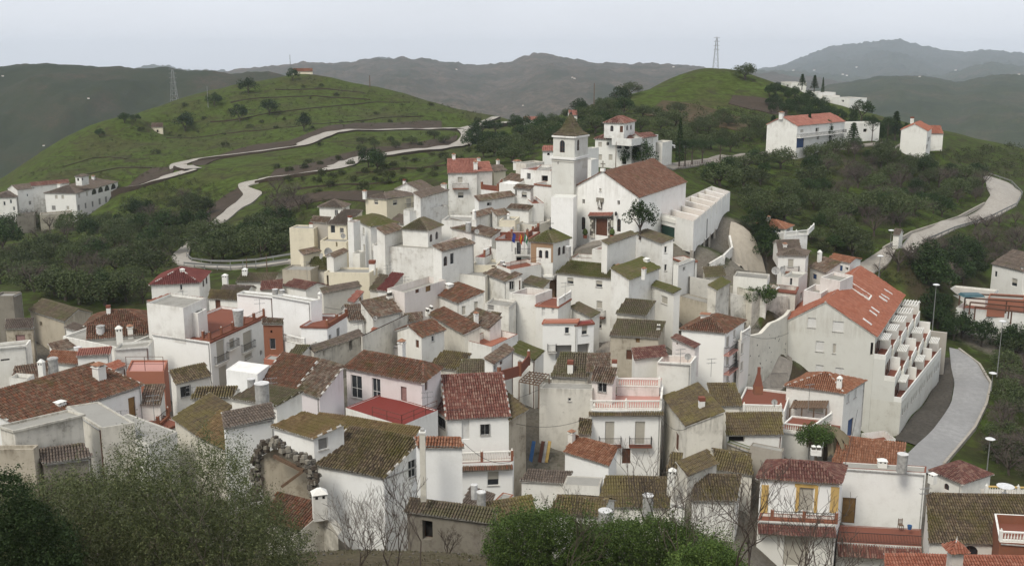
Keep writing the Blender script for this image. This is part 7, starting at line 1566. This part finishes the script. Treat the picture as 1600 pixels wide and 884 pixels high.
proto('cypress', 0, m, rq(2400, .22, .5, .8) + P[:, None, :], 'evergreen', 'cypress_tree')
m = MB(); m.tube((0, 0, -.5), (0, 0, 5), .14, .07, 'bark', 6); limbs(m, 1.2, 2, 3, .1, 'bark', 5, 3)
proto('pine', 0, m, clump_crown(16, 1.7, 2.0, 3.2, 2200, .20, .35, .3, .42, seed=77), 'evergreen', 'pine_tree')
m = MB(); m.tube((0, 0, -.5), (0, 0, 6), .16, .05, 'bark', 6); P = []
for k in range(9):
    z = 1.6 + k * .52; r = 1.7 * (1 - k / 10)
    for q in range(6): an = 6.283 * q / 6 + k; n = 60; s = rs.uniform(0, 1, n); P.append(np.stack([np.cos(an) * r * s, np.sin(an) * r * s, z - s * .25 + rs.normal(0, .08, n)], 1) + rs.normal(0, .1, (n, 3)))
P = np.concatenate(P); proto('fir', 0, m, rq(len(P), .26, .45) + P[:, None, :], 'evergreen', 'fir_tree')
m = MB(); limbs(m, 2, 3, 1.4, .2, 'bark', 6, 3); proto('citrus', 0, m, clump_crown(34, 2.0, 2.9, 1.0, 5200, .17, .6, .3, .34, seed=90), 'citrus', 'fruit_tree')
def plant(kind, p, s, label, cat, group=None, k=None, sz=1.0):
    pr = PROTO[kind]; name, tr, cm = pr[random.randrange(len(pr)) if k is None else k % len(pr)]
    r = bpy.data.objects.new(name, None); r.location = tuple(p); r.rotation_euler = (0, 0, random.uniform(0, 6.28)); r.scale = (s * random.uniform(.85, 1.3), s * random.uniform(.8, 1.2), s * sz * random.uniform(.85, 1.15)); COL.objects.link(r); tag(r, label, cat, group)
    for nm, me in (('trunk', tr), ('crown', cm)):
        if me is None: continue
        o = bpy.data.objects.new(nm, me); COL.objects.link(o); o.parent = r
    return r
HB_BOX = [(h.P, h.zb, h.z0) for h in HOUSES]
def inside_house(x, y, m=1.0):
    for P, zb, z0 in HB_BOX:
        if abs(P[0][0] - x) > 45 or abs(P[0][1] - y) > 45: continue
        c = sum(P) / len(P); ok = True
        for i in range(len(P)):
            a, b = P[i], P[(i + 1) % len(P)]; e = (b - a) * A3(1, 1, 0); L = np.linalg.norm(e)
            if L < .1: continue
            if (e[0] * (y - a[1]) - e[1] * (x - a[0])) / L < -m: ok = False; break
        if ok: return True
    return False
def inpoly(px, py, poly):
    c = False; n = len(poly)
    for i in range(n):
        (x1, y1), (x2, y2) = poly[i], poly[(i + 1) % n]
        if (y1 > py) != (y2 > py) and px < (x2 - x1) * (py - y1) / (y2 - y1) + x1: c = not c
    return c
ROADZ = [[(316,345),(372,298),(415,298),(412,345),(365,388),(316,374)],[(186,301),(300,262),(300,272),(190,308)],[(270,255),(400,232),(520,200),(720,198),(720,206),(530,212),(400,246),(280,268)],[(366,284),(415,276),(540,254),(720,224),(720,236),(560,256),(425,286),(415,305),(345,356),(322,356),(372,310)],
 [(262,405),(290,380),(300,395),(290,410),(455,404),(455,418),(290,424)],[(1000,280),(1060,250),(1412,214),(1412,228),(1060,272)],[(1530,270),(1605,285),(1600,330),(1480,370),(1360,435),(1330,415),(1420,360),(1540,318)],[(1478,540),(1505,545),(1560,600),(1500,715),(1400,745),(1390,690),(1480,590)],[(1138,345),(1180,365),(1202,430),(1140,440)]]
def onroad(px, py): return any(inpoly(px, py, r) for r in ROADZ)
def scatter(kind, poly, n, s0, s1, label, cat, group, seed, sz=1.0, mind=9, y0=120):
    rs = random.Random(seed); xs = [p[0] for p in poly]; ys = [p[1] for p in poly]; done = []; tries = 0
    third = lambda v, a: sum(v > np.quantile(a, q) for q in (.33, .67)); gx, gy = np.linspace(min(xs), max(xs), 50), np.linspace(min(ys), max(ys), 50)
    while len(done) < n and tries < n * 60:
        tries += 1; px, py = rs.uniform(min(xs), max(xs)), rs.uniform(min(ys), max(ys))
        if not inpoly(px, py, poly) or onroad(px, py) or any(abs(px - a) + 1.6 * abs(py - b) < mind for a, b in done): continue
        h = hit(px, py, y0)
        if h is None or inside_house(h[0], h[1], 1.5): continue
        done.append((px, py)); plant(kind, h, rs.uniform(s0, s1), label + ', ' + ('upper', 'middle', 'lower')[third(py, gy)] + ' ' + ('left', 'centre', 'right')[third(px, gx)] + ' part', cat, group, None, sz)
OL = 'grey green olive tree on the wooded slope below the winding road'; OR_ = 'grey green olive tree under the hill road right of the church'
LS = [(0,355),(40,352),(130,352),(200,345),(250,330),(300,310),(330,318),(310,350),(275,385),(262,408),(250,425),(235,440),(228,475),(120,480),(60,462),(30,450),(0,445)]
scatter('olive', LS, 56, 1.1, 1.8, OL, 'olive tree', 'olive trees on the left slope', 1, mind=22)
scatter('evergreen', LS, 12, .9, 1.6, 'dark evergreen tree among the olives on the left slope', 'tree', 'dark trees on the left slope', 2, mind=24)
scatter('almond', LS, 30, .9, 1.6, 'bare twiggy tree among the olives on the left slope', 'bare tree', 'bare trees on the left slope', 3, mind=20)
scatter('olive', [(300,372),(330,362),(400,352),(440,360),(452,395),(400,410),(330,412),(302,400)], 24, 1.3, 1.9, 'olive tree inside the bend of the guardrailed road', 'olive tree', 'olive trees inside the road bend', 4, mind=16)
scatter('evergreen', [(300,360),(380,330),(440,335),(450,380),(400,400),(310,398)], 10, 1.0, 1.6, 'dark tree inside the bend of the guardrailed road', 'tree', 'dark trees inside the road bend', 5, mind=16)
scatter('almond', [(400,300),(470,310),(500,330),(450,360),(410,350)], 12, .9, 1.4, 'bare bush on the bank above the west quarter', 'bare tree', 'bare bushes on the west bank', 6, mind=16)
RS = [(1070,270),(1200,250),(1340,238),(1440,240),(1500,262),(1535,285),(1500,335),(1420,355),(1330,410),(1270,392),(1245,350),(1170,340),(1148,330),(1145,300)]
scatter('olive', RS, 46, 1.2, 2.0, OR_, 'olive tree', 'olive trees under the hill road', 7, mind=24)
scatter('almond', [(1260,240),(1440,238),(1530,280),(1540,320),(1420,352),(1330,395),(1300,330)], 38, 1.0, 1.7, 'pinkish grey bare almond tree on the slope under the hill road', 'almond tree', 'bare almond trees under the hill road', 8, mind=15)
scatter('evergreen', RS, 22, .9, 1.5, 'dark evergreen bush on the slope under the hill road', 'tree', 'dark bushes under the hill road', 9, mind=22)
scatter('olive', [(985,205),(1000,180),(1060,175),(1150,190),(1200,205),(1200,235),(1060,245),(1040,215)], 26, 1.3, 1.8, 'olive tree on the flank of the right hill above the road', 'olive tree', 'olive trees above the hill road', 10, mind=18)
scatter('olive', [(750,245),(800,215),(850,200),(900,185),(950,172),(985,190),(930,210),(860,230),(800,262)], 26, 1.2, 1.8, 'olive tree on the saddle behind the village houses', 'olive tree', 'olive trees on the saddle', 11, mind=16)
scatter('evergreen', [(750,240),(850,200),(945,165),(985,175),(960,200),(850,230),(790,255)], 16, 1.0, 1.7, 'dark tree on the saddle between the two hills', 'tree', 'dark trees on the saddle', 12, mind=18)
scatter('evergreen', [(1190,150),(1250,150),(1330,185),(1420,215),(1400,222),(1200,178)], 44, .8, 1.4, 'dark scrub tree on the shaded shoulder of the right hill', 'tree', 'dark trees on the right shoulder', 13, mind=12)
scatter('almond', [(1380,395),(1470,375),(1560,345),(1600,345),(1600,400),(1545,440),(1480,455),(1400,425)], 26, 1.0, 1.7, 'bare grey tree on the bank below the right hand road', 'bare tree', 'bare trees below the right road', 14, mind=18)
scatter('evergreen', [(1440,430),(1500,400),(1545,415),(1545,445),(1470,450),(1440,500),(1470,530),(1600,560),(1600,520),(1490,510)], 20, 1.0, 1.7, 'dark green bush around the pool terrace bank', 'bush', 'dark bushes by the pool bank', 15, mind=16)
scatter('olive', [(1545,570),(1600,545),(1640,700),(1600,770),(1560,720),(1560,650)], 10, 1.0, 1.5, 'small olive on the green bank outside the lower right bend', 'olive tree', 'olives outside the lower right bend', 16, mind=26)
scatter('almond', [(1550,600),(1600,560),(1640,760),(1570,755),(1545,700)], 16, .8, 1.4, 'thin bare sapling on the green bank at the right edge', 'bare tree', 'saplings on the right bank', 17, mind=20)
scatter('shrub', [(210,210),(300,150),(460,125),(620,150),(760,190),(700,225),(500,250),(330,245),(220,240)], 34, .5, 1.5, 'low shrub on the open green slope of the left hill', 'shrub', 'shrubs on the left hill', 18, mind=30)
scatter('shrub', [(430,260),(640,240),(740,235),(690,280),(560,300),(440,310)], 40, .9, 1.6, 'low shrub on the green terraces between the winding roads', 'shrub', 'shrubs between the roads', 19, mind=18)
scatter('evergreen', [(720,215),(780,205),(830,205),(790,250),(740,245)], 10, 1.1, 1.8, 'dark bush beside the junction of the two winding roads', 'bush', 'bushes by the road junction', 20, mind=14)
scatter('shrub', [(1190,340),(1330,330),(1330,400),(1280,395),(1245,345)], 16, .9, 1.5, 'low shrub between the bungalow and the right hand road', 'shrub', 'shrubs near the bungalow', 21, mind=16)
scatter('evergreen', [(1172,355),(1215,366),(1212,395),(1198,410),(1186,384)], 9, .8, 1.3, 'dark garden tree between the ramp and the bungalow', 'tree', 'garden trees beside the ramp', 22, mind=9)
scatter('olive', [(500,240),(560,225),(700,215),(700,228),(560,242)], 8, .8, 1.2, 'small tree on the strip between the two winding roads', 'tree', 'trees between the roads', 23, mind=20)
for px, py, s, kd, lb in [(388,146,1.9,'evergreen','dark round tree right of centre high on the left hill'),(335,165,1.7,'evergreen','dark small tree highest on the left flank of the left hill'),(375,191,1.9,'evergreen','round dark tree in the middle of the left hill slope'),(421,180,2.2,'evergreen','largest dark round tree on the left hill, right of the middle one'),
  (290,205,2.5,'evergreen','wide dark tree beside the cream tool hut on the left hill'),(457,126,1.8,'evergreen','dark tree just under the crest of the left hill'),(195,192,1.4,'evergreen','dark bush on the far left shoulder of the left hill'),(156,215,1.2,'evergreen','dark bush at the saddle of the small left knoll'),
  (212,190,1.0,'evergreen','small dark bush beside the shoulder path of the left hill'),(475,205,1.8,'evergreen','bush on the bank above the upper winding road'),(590,268,1.8,'evergreen','dark tree clump on the bank below the lower winding road'),(576,262,1.7,'evergreen','smaller dark tree left of the clump below the lower road'),
  (1165,124,2.3,'olive','lone wind shaped tree on the summit of the right hill'),(968,166,1.9,'evergreen','big dark tree on the left shoulder of the right hill'),(905,178,1.6,'evergreen','dark round tree behind the cross of the bell tower'),(985,150,1.8,'olive','paler tree just right of the big dark shoulder tree'),
  (1001,366,1.25,'evergreen','leafy green tree beside the church wall and the hall'),(1190,488,1.15,'citrus','small leafy fruit tree in the walled garden'),(1207,222,1.5,'fir','dark conifer left of the long balcony building'),(1236,232,1.0,'cypress','small cypress beside the blue door of the long balcony building'),
  (1262,235,1.75,'cypress','tall dark cypress in front of the long balcony building'),(1292,232,1.5,'fir','feathery conifer in front of the long balcony building'),(1332,230,1.35,'fir','conifer at the right corner of the long balcony building'),(1362,224,1.4,'pine','umbrella pine in front of the low annexe'),
  (1377,222,1.2,'fir','small conifer right of the umbrella pine'),(1398,219,1.7,'fir','tallest conifer left of the gabled hill house'),(1386,222,1.5,'pine','pine between the two right hand conifers'),(1414,220,1.2,'fir','dark low conifer touching the gabled hill house'),(1346,181,1.6,'evergreen','dark round tree above the low annexe'),
  (1253,136,1.1,'fir','dark conifer behind the ridge villas, left'),(1272,140,1.1,'fir','dark conifer behind the ridge villas, middle'),(1285,146,1.0,'cypress','dark cypress behind the ridge villas, right'),(1526,276,1.3,'evergreen','round dark bush at the inside of the hairpin bend'),
  (1005,262,1.5,'evergreen','low bushy tree in front of the large villa'),(985,262,1.4,'evergreen','low bushy tree left in front of the large villa'),(1070,262,1.1,'pine','small round pine by the parked cars'),(1081,259,1.2,'pine','small round pine second from the parked cars'),(1097,257,1.3,'pine','small round pine third from the parked cars'),
  (1125,253,1.35,'pine','small round pine standing alone by the hill road bench'),(1061,262,1.7,'cypress','narrow dark tree right of the parked cars'),(930,418,.01,'shrub','x'),(1278,690,1.0,'citrus','green bush under the dead palm'),(1375,432,.9,'almond','small pale roadside tree at the top of the right hand road'),
  (5,395,2.3,'evergreen','big dark tree at the left edge under the white houses'),(100,345,2.0,'almond','bare tree in front of the arched mansion'),(48,350,1.9,'almond','bare tree in front of the white houses at the far left')]:
    if lb == 'x': continue
    h = hit(px, py, 100)
    if 'ridge villas' in lb: h = at(px, py + 3, 432)
    if 'above the low annexe' in lb: h = at(px, py + 6, 330)
    if lb.startswith('green bush under'): h = at(1275, 712, 108)
    if lb.startswith('leafy green tree beside'): h = at(1000, 366, 154)
    if h is None: print('TREE MISS', lb); continue
    plant(kd, h, s, lb, 'tree')
# low scrub covering the slopes: uncountable, one object per slope
def scrubfield(name, label, mat, regs, seed, size=(.5, 1.3), leaf=.22, nq=46):
    rs = random.Random(seed); base = [clump_crown(6, .9, 1.0, 0, nq, leaf, .6, .2, .5, seed=seed + k) for k in range(4)]; out = []
    for poly, n in regs:
        xs = [p[0] for p in poly]; ys = [p[1] for p in poly]; c = 0; t = 0
        while c < n and t < n * 12:
            t += 1; px, py = rs.uniform(min(xs), max(xs)), rs.uniform(min(ys), max(ys))
            if not inpoly(px, py, poly) or onroad(px, py): continue
            h = hit(px, py, 90)
            if h is None or inside_house(h[0], h[1]): continue
            c += 1; s = rs.uniform(*size) * max(.7, min(2.2, h[1] / 230)); an = rs.uniform(0, 6.28); b = base[rs.randrange(4)]; ca, sa = math.cos(an), math.sin(an)
            q = b.copy(); x = q[..., 0] * ca - q[..., 1] * sa; y = q[..., 0] * sa + q[..., 1] * ca; q[..., 0] = x; q[..., 1] = y; out.append(q * s + np.array([h[0], h[1], h[2] - .1]))
    V = np.concatenate(out); me = quadmesh(name, V, mat, uvr(len(V))); o = bpy.data.objects.new(name, me); COL.objects.link(o); tag(o, label, 'scrub', None, 'stuff')
scrubfield('scrub', 'low grey green scrub covering the left slope and the valley', 'scrub', [(LS, 520), ([(300,362),(440,340),(452,400),(310,408)], 120), ([(400,290),(480,310),(560,318),(540,345),(450,352),(410,350)], 160), ([(190,300),(280,275),(370,300),(310,330),(200,345)], 220)], 1)
scrubfield('scrub', 'low brownish scrub covering the slope right of the church', 'scrub', [(RS, 620), ([(1200,175),(1060,165),(990,180),(1000,225),(1190,235)], 260), ([(1440,240),(1600,225),(1600,285),(1545,275)], 200), ([(1340,440),(1600,345),(1600,400),(1470,455)], 260), ([(1130,170),(1300,180),(1420,222),(1200,235)], 200)], 2)
scrubfield('scrub', 'scattered dark tufts on the grassy left hill', 'scrub', [([(20,280),(150,225),(300,160),(480,120),(700,165),(790,188),(700,225),(400,235),(190,290)], 1500), ([(430,245),(700,215),(740,235),(560,300),(440,300)], 220)], 3, (.25, .7))
scrubfield('scrub', 'dark scrub along the saddle and lower right bank', 'evergreen', [([(750,245),(850,195),(980,150),(1000,200),(850,235)], 220), ([(1500,560),(1600,545),(1640,760),(1560,740),(1550,620)], 120), ([(1440,440),(1600,510),(1600,545),(1480,535)], 140), ([(1190,440),(1236,470),(1226,495),(1180,515),(1160,500)], 60), ([(1100,415),(1140,400),(1138,420),(1100,430)], 40)], 4, (.3, .9))
scrubfield('scrub', 'dark stones and weeds on the verge under the apartment block', 'scrub', [([(1466,560),(1490,590),(1440,680),(1400,695),(1395,680),(1450,610)], 130), ([(828,700),(868,690),(880,735),(840,740)], 50)], 5, (.2, .5), .16)
# ---- foreground: big olive, green bushes, bare saplings, dry slope
def sprigs(poly, n, D0, D1, L, nl, leaf, asp, seed, droop=0.0, fuzz=.6, clear=.2):
    rs = np.random.default_rng(seed); xs = [p[0] for p in poly]; ys = [p[1] for p in poly]; P = []
    while len(P) < n:
        px, py, D = rs.uniform(min(xs), max(xs)), rs.uniform(min(ys), max(ys)), rs.uniform(D0, D1)
        if not inpoly(px, py, poly): continue
        P.append(at(px, py, D))
    P = np.array(P); d = rs.normal(size=(n, 3)) * fuzz; d[:, 2] += .9 - droop; d /= np.linalg.norm(d, axis=1, keepdims=True)
    t = rs.uniform(0, 1, (n, nl, 1)); LL = L * rs.uniform(.5, 1.3, (n, 1, 1)); Q = P[:, None] + d[:, None] * t * LL + rs.normal(0, .05, (n, nl, 3)) * (1 + LL)
    Q = Q.reshape(-1, 3); V = rq(len(Q), leaf, asp) + Q[:, None]
    u = np.repeat(rs.integers(0, 60, n), nl); 
    return V, np.stack([u + .5, RNG.integers(0, 60, len(V)) + .5], 1), P, d, LL
def foliage_thing(name, label, cat, org, parts, stems, leafm, stemm):
    root = empty(name, org, label, cat); V = np.concatenate([p[0] for p in parts]) - np.array(org); U = np.concatenate([p[1] for p in parts])
    o = bpy.data.objects.new('crown', quadmesh('crown', V, leafm, U)); COL.objects.link(o); o.parent = root
    mb = MB()
    for a, b, r in stems: mb.tube(a, b, r, r * .6, stemm, 5, False)
    mb.build('trunk', root, org); return root
# polygons hug the outline of each plant as seen; depths give it its thickness
def stems_for(org, tips, r=.09, seed=0):
    rs = random.Random(seed); S = []
    for tp in tips:
        p = np.array(org, float); n = 5; pr = p
        for k in range(1, n + 1):
            q = p + (tp - p) * k / n + A3(rs.uniform(-.15, .15), rs.uniform(-.15, .15), .25 * math.sin(3.14 * k / n)); S.append((pr, q, r * (1 - .75 * k / n))); pr = q
    return S
SH = lambda P, d: [(x, y + d) for x, y in P]
F1 = [(-40,740),(60,735),(120,712),(150,735),(185,690),(235,700),(300,712),(330,690),(372,700),(400,745),(440,770),(470,800),(490,850),(470,890),(-40,900)]
F1b = [(40,760),(120,745),(200,735),(300,750),(390,770),(440,800),(470,850),(450,900),(-20,900),(-20,790)]
og = hit(230, 884, 20) if False else at(230, 900, 41); og[2] = tz(og[0], og[1])
p1 = sprigs(SH(F1, 24), 3300, 37, 47, .95, 26, .115, .32, 1); p2 = sprigs(SH(F1b, 16), 3200, 37, 46, .8, 30, .115, .32, 2)
p3 = sprigs([(180,712),(215,668),(232,700),(255,690),(300,712),(322,672),(345,700),(372,685),(392,745),(175,745)], 300, 39, 43, .9, 24, .10, .3, 3, fuzz=.3)
foliage_thing('olive_tree', 'large bushy olive tree filling the bottom left foreground', 'olive tree', og, [p1, p2, p3], stems_for(og, [at(x, y, 42) for x, y in ((60,780),(140,750),(200,720),(260,730),(330,720),(400,790),(440,830),(100,840))], .1, 1), 'foreolive', 'bark')
og = at(20, 905, 36); og[2] = tz(og[0], og[1])
foliage_thing('green_bush', 'fresh green bush in the bottom left corner beneath the olive', 'bush', og, [sprigs([(-40,760),(20,745),(60,790),(120,840),(130,900),(-40,900)], 900, 33, 37, .5, 28, .10, .55, 4)], stems_for(og, [at(10, 800, 35), at(60, 850, 35)], .05, 2), 'evergreen', 'bark')
for k, (poly, n, D, lb) in enumerate([([(755,845),(775,805),(810,795),(850,790),(890,800),(925,812),(935,850),(900,892),(790,892),(760,870)], 1900, (48, 54), 'round green bush left of the pair in the bottom centre foreground'),
   ([(905,850),(930,812),(965,806),(1010,803),(1060,812),(1105,830),(1140,850),(1150,892),(890,892)], 2400, (47, 54), 'wide bright green bush right of the pair in the bottom centre foreground'),
   ([(1060,850),(1110,842),(1150,860),(1180,892),(1040,892)], 500, (44, 47), 'small bright green bush at the foot of the bare saplings')]):
    og = at(sum(p[0] for p in poly) / len(poly), 905, D[0] + 1); og[2] = tz(og[0], og[1]); foliage_thing('green_bush', lb, 'bush', og, [sprigs(SH(poly, 10), n, *D, .5, 26, .10, .6, 10 + k, fuzz=.8), sprigs(SH(poly, -4), n // 9, *D, .9, 22, .10, .6, 30 + k, fuzz=.35)], stems_for(og, [at(p[0], p[1] + 12, sum(D) / 2) for p in poly[1:6]], .06, k), 'bushgreen', 'bark')
def baretree(px, py, D, H_, label, seed, spread=.5, r0=.07, lean=0, n0=1, mat='twig', depth=5):
    b = at(px, py, D); zg = tz(b[0], b[1]); H_ += max(0, min(3, b[2] - zg)) * .8; b[2] = zg; rs = random.Random(seed); S = []
    def grow(p, d, L, r, k):
        n = 3; q = p; nodes = []
        for i in range(n):
            d = unit(d + A3(rs.uniform(-.18, .18), rs.uniform(-.18, .18), rs.uniform(-.02, .12))); e = q + d * L / n; S.append((q, e, r * (1 - .2 * i / n))); q = e; nodes.append((q, d))
        if k <= 0: return
        for _ in range(rs.choice((2, 2, 3))):
            nq, nd = nodes[rs.choice((1, 2, 2))]; dd = unit(nd + A3(rs.uniform(-1, 1), rs.uniform(-1, 1), rs.uniform(-.2, .6)) * spread * 1.5); grow(nq, dd, L * rs.uniform(.6, .85), r * .62, k - 1)
    for _ in range(n0): grow(b - A3(0, 0, .3), unit(A3(lean + rs.uniform(-.3, .3) * (n0 > 1), rs.uniform(-.2, .2), 1)), H_ * .33, r0, depth)
    root = empty('bare_tree', b, label, 'bare tree'); mb = MB()
    for a, c, r in S[:3 * n0]: mb.tube(a, c, r, r * .85, mat, 6, False)
    mb.build('trunk', root, b); mb = MB()
    for a, c, r in S[3 * n0:]: mb.tube(a, c, max(r, .009), max(r * .7, .007), mat, 4, False)
    mb.build('branches', root, b)
baretree(612, 880, 47, 5.4, 'thin leafless sapling in the bottom centre left with curved branches', 3, .5, .05, .12, 2)
baretree(655, 872, 48, 5.8, 'leafless sapling leaning right, tallest of the bottom centre left pair', 8, .42, .045, .2)
baretree(1012, 838, 54, 6.4, 'slender bare tree rising from the green bush in front of the yellow mossy roof', 12, .55, .07, .1)
baretree(950, 850, 52, 4.2, 'bare twiggy shrub left of the slender bare tree', 14, .6, .04, -.1, 2)
baretree(1150, 892, 43, 6.2, 'large bare tree with wide spreading branches at the bottom right of centre', 21, .62, .075, .1, 2)
baretree(1215, 900, 42, 5.8, 'bare tree branching across the maroon roofed house', 25, .7, .06, .3, 2)
baretree(1120, 880, 48, 4.8, 'thin bare saplings beside the bright green bush', 29, .4, .04, -.15, 3, 'twigpale')
baretree(1330, 905, 44, 3.6, 'low bare twigs at the bottom edge by the red terrace', 31, .7, .04, .3, 2)
for k, (x, y, D, h, lb) in enumerate([(545,838,65,3.8,'pale twiggy thicket bush left of the foreground stone outhouse, leftmost clump'),(575,842,64,4.4,'pale twiggy thicket, middle clump beside the near white wall'),(605,846,63,4.0,'twiggy thicket, right clump beside the stone outhouse'),(640,858,62,2.8,'short brown twigs in front of the stone outhouse'),
   (372,730,66,4.0,'wispy bare shrub in front of the near left white wall'),(395,745,64,3.2,'second wispy bare shrub beside the ruined arch'),(700,868,60,2.2,'low brown brambles under the sagging tiled outhouse roof'),(820,850,62,2.6,'bare twigs beside the mossy foreground roof')]): baretree(x, y, D, h, lb, 50 + k, .5, .035, 0, 5, 'twigpale' if k < 4 else 'twig', 4)
for a in [(345,905,38,6.6,'tall pale bare stem standing in front of the big foreground olive',71,.4,.05,-.12,1,'twigpale',4),(235,905,39,6.0,'second pale bare stem inside the big foreground olive',72,.5,.04,.1,1,'twigpale',4),(85,900,38,5.0,'dark bare twigs at the left of the big foreground olive',73,.6,.04,0,2,'twig',4),
   (880,880,47,4.2,'bare twigs poking out of the left round green bush',74,.5,.035,.1,3,'twig',4),(1065,880,46,5.4,'tangled bare twigs right of the wide green bush',75,.6,.045,.1,3,'twig',5),(790,880,50,3.2,'short bare twigs at the left edge of the round green bush',76,.6,.03,-.2,3,'twigpale',4),(1270,905,43,4.8,'bare branches in front of the maroon house balcony',77,.75,.05,.2,2,'twig',5),(560,880,52,3.4,'bare brambles on the brown foreground slope',78,.7,.03,.2,4,'twig',4)]: baretree(*a)
# dead palm
b = at(1290, 705, 110); tpz = at(1290, 668, 110)[2]; root = empty('dead_palm', b, 'dead palm with drooping straw coloured fronds in front of the porch cottage', 'palm'); mb = MB(); top = A3(b[0], b[1], tpz); mb.tube(b - A3(0, 0, 1), top, .28, .22, 'bark', 8); mb.build('trunk', root, b); rs_ = random.Random(4)
mb = MB()
for k in range(34):
    an = rs_.uniform(0, 6.28); L = rs_.uniform(1.8, 3.6); pr = top
    for s in range(1, 7):
        t_ = s / 6; q = top + A3(math.cos(an) * L * t_ ** .8 * .9, math.sin(an) * L * t_ ** .8 * .9, .35 * math.sin(t_ * 2.2) - 2.2 * t_ ** 2.2); mb.tube(pr, q, .04, .03, 'deadpalm', 4, False)
        sd_ = A3(-math.sin(an), math.cos(an), 0)
        for g in (-1, 1): mb.face([pr, q, q + sd_ * g * .32 - A3(0, 0, .4), pr + sd_ * g * .32 - A3(0, 0, .4)], 'deadpalm')
        pr = q
mb.build('fronds', root, b)
# dry grass and stones on the near slope
rs = np.random.default_rng(9); n = 26000; Q = []
for _ in range(n):
    x = rs.uniform(-34, 34); y = rs.uniform(38, 74)
    if vnoise(np.array([x * .5]), np.array([y * .5]))[0] < .35: continue
    Q.append((x, y, tz(x, y) + .05))
Q = np.array(Q); V = rq(len(Q), .20, .25, 1.4) + Q[:, None]; me = quadmesh('dry_grass', V, 'drygrass', uvr(len(V))); o = bpy.data.objects.new('dry_grass', me); COL.objects.link(o); tag(o, 'short dry grass on the bare brown slope in the foreground', 'grass', None, 'stuff')
mb = MB()
for _ in range(900):
    x = rs.uniform(-30, 30); y = rs.uniform(40, 72); s = rs.uniform(.05, .2); an = rs.uniform(0, 3); mb.box((x, y, tz(x, y) - .03), s, s * .8, s * .7, 'stonework', A3(math.cos(an), math.sin(an), 0), taper=.7)
o = mb.build('stones', kind='stuff'); tag(o, 'small stones strewn over the near slope', 'stones')
# ------------------------------------------------------------------ haze
hz = bpy.data.materials.new('haze_air'); hz.use_nodes = True; t_ = hz.node_tree; t_.nodes.clear(); pv_ = t_.nodes.new('ShaderNodeVolumePrincipled'); out = t_.nodes.new('ShaderNodeOutputMaterial')
pv_.inputs['Color'].default_value = (.82, .90, 1, 1); pv_.inputs['Density'].default_value = .00009; t_.links.new(pv_.outputs[0], out.inputs['Volume']); MATS['haze_air'] = hz
mb = MB(); mb.box((0, 4500, -156), 13000, 9700, 156 + 175, 'haze_air'); mb.build('haze', kind='stuff')
print('all', time.time() - T00)
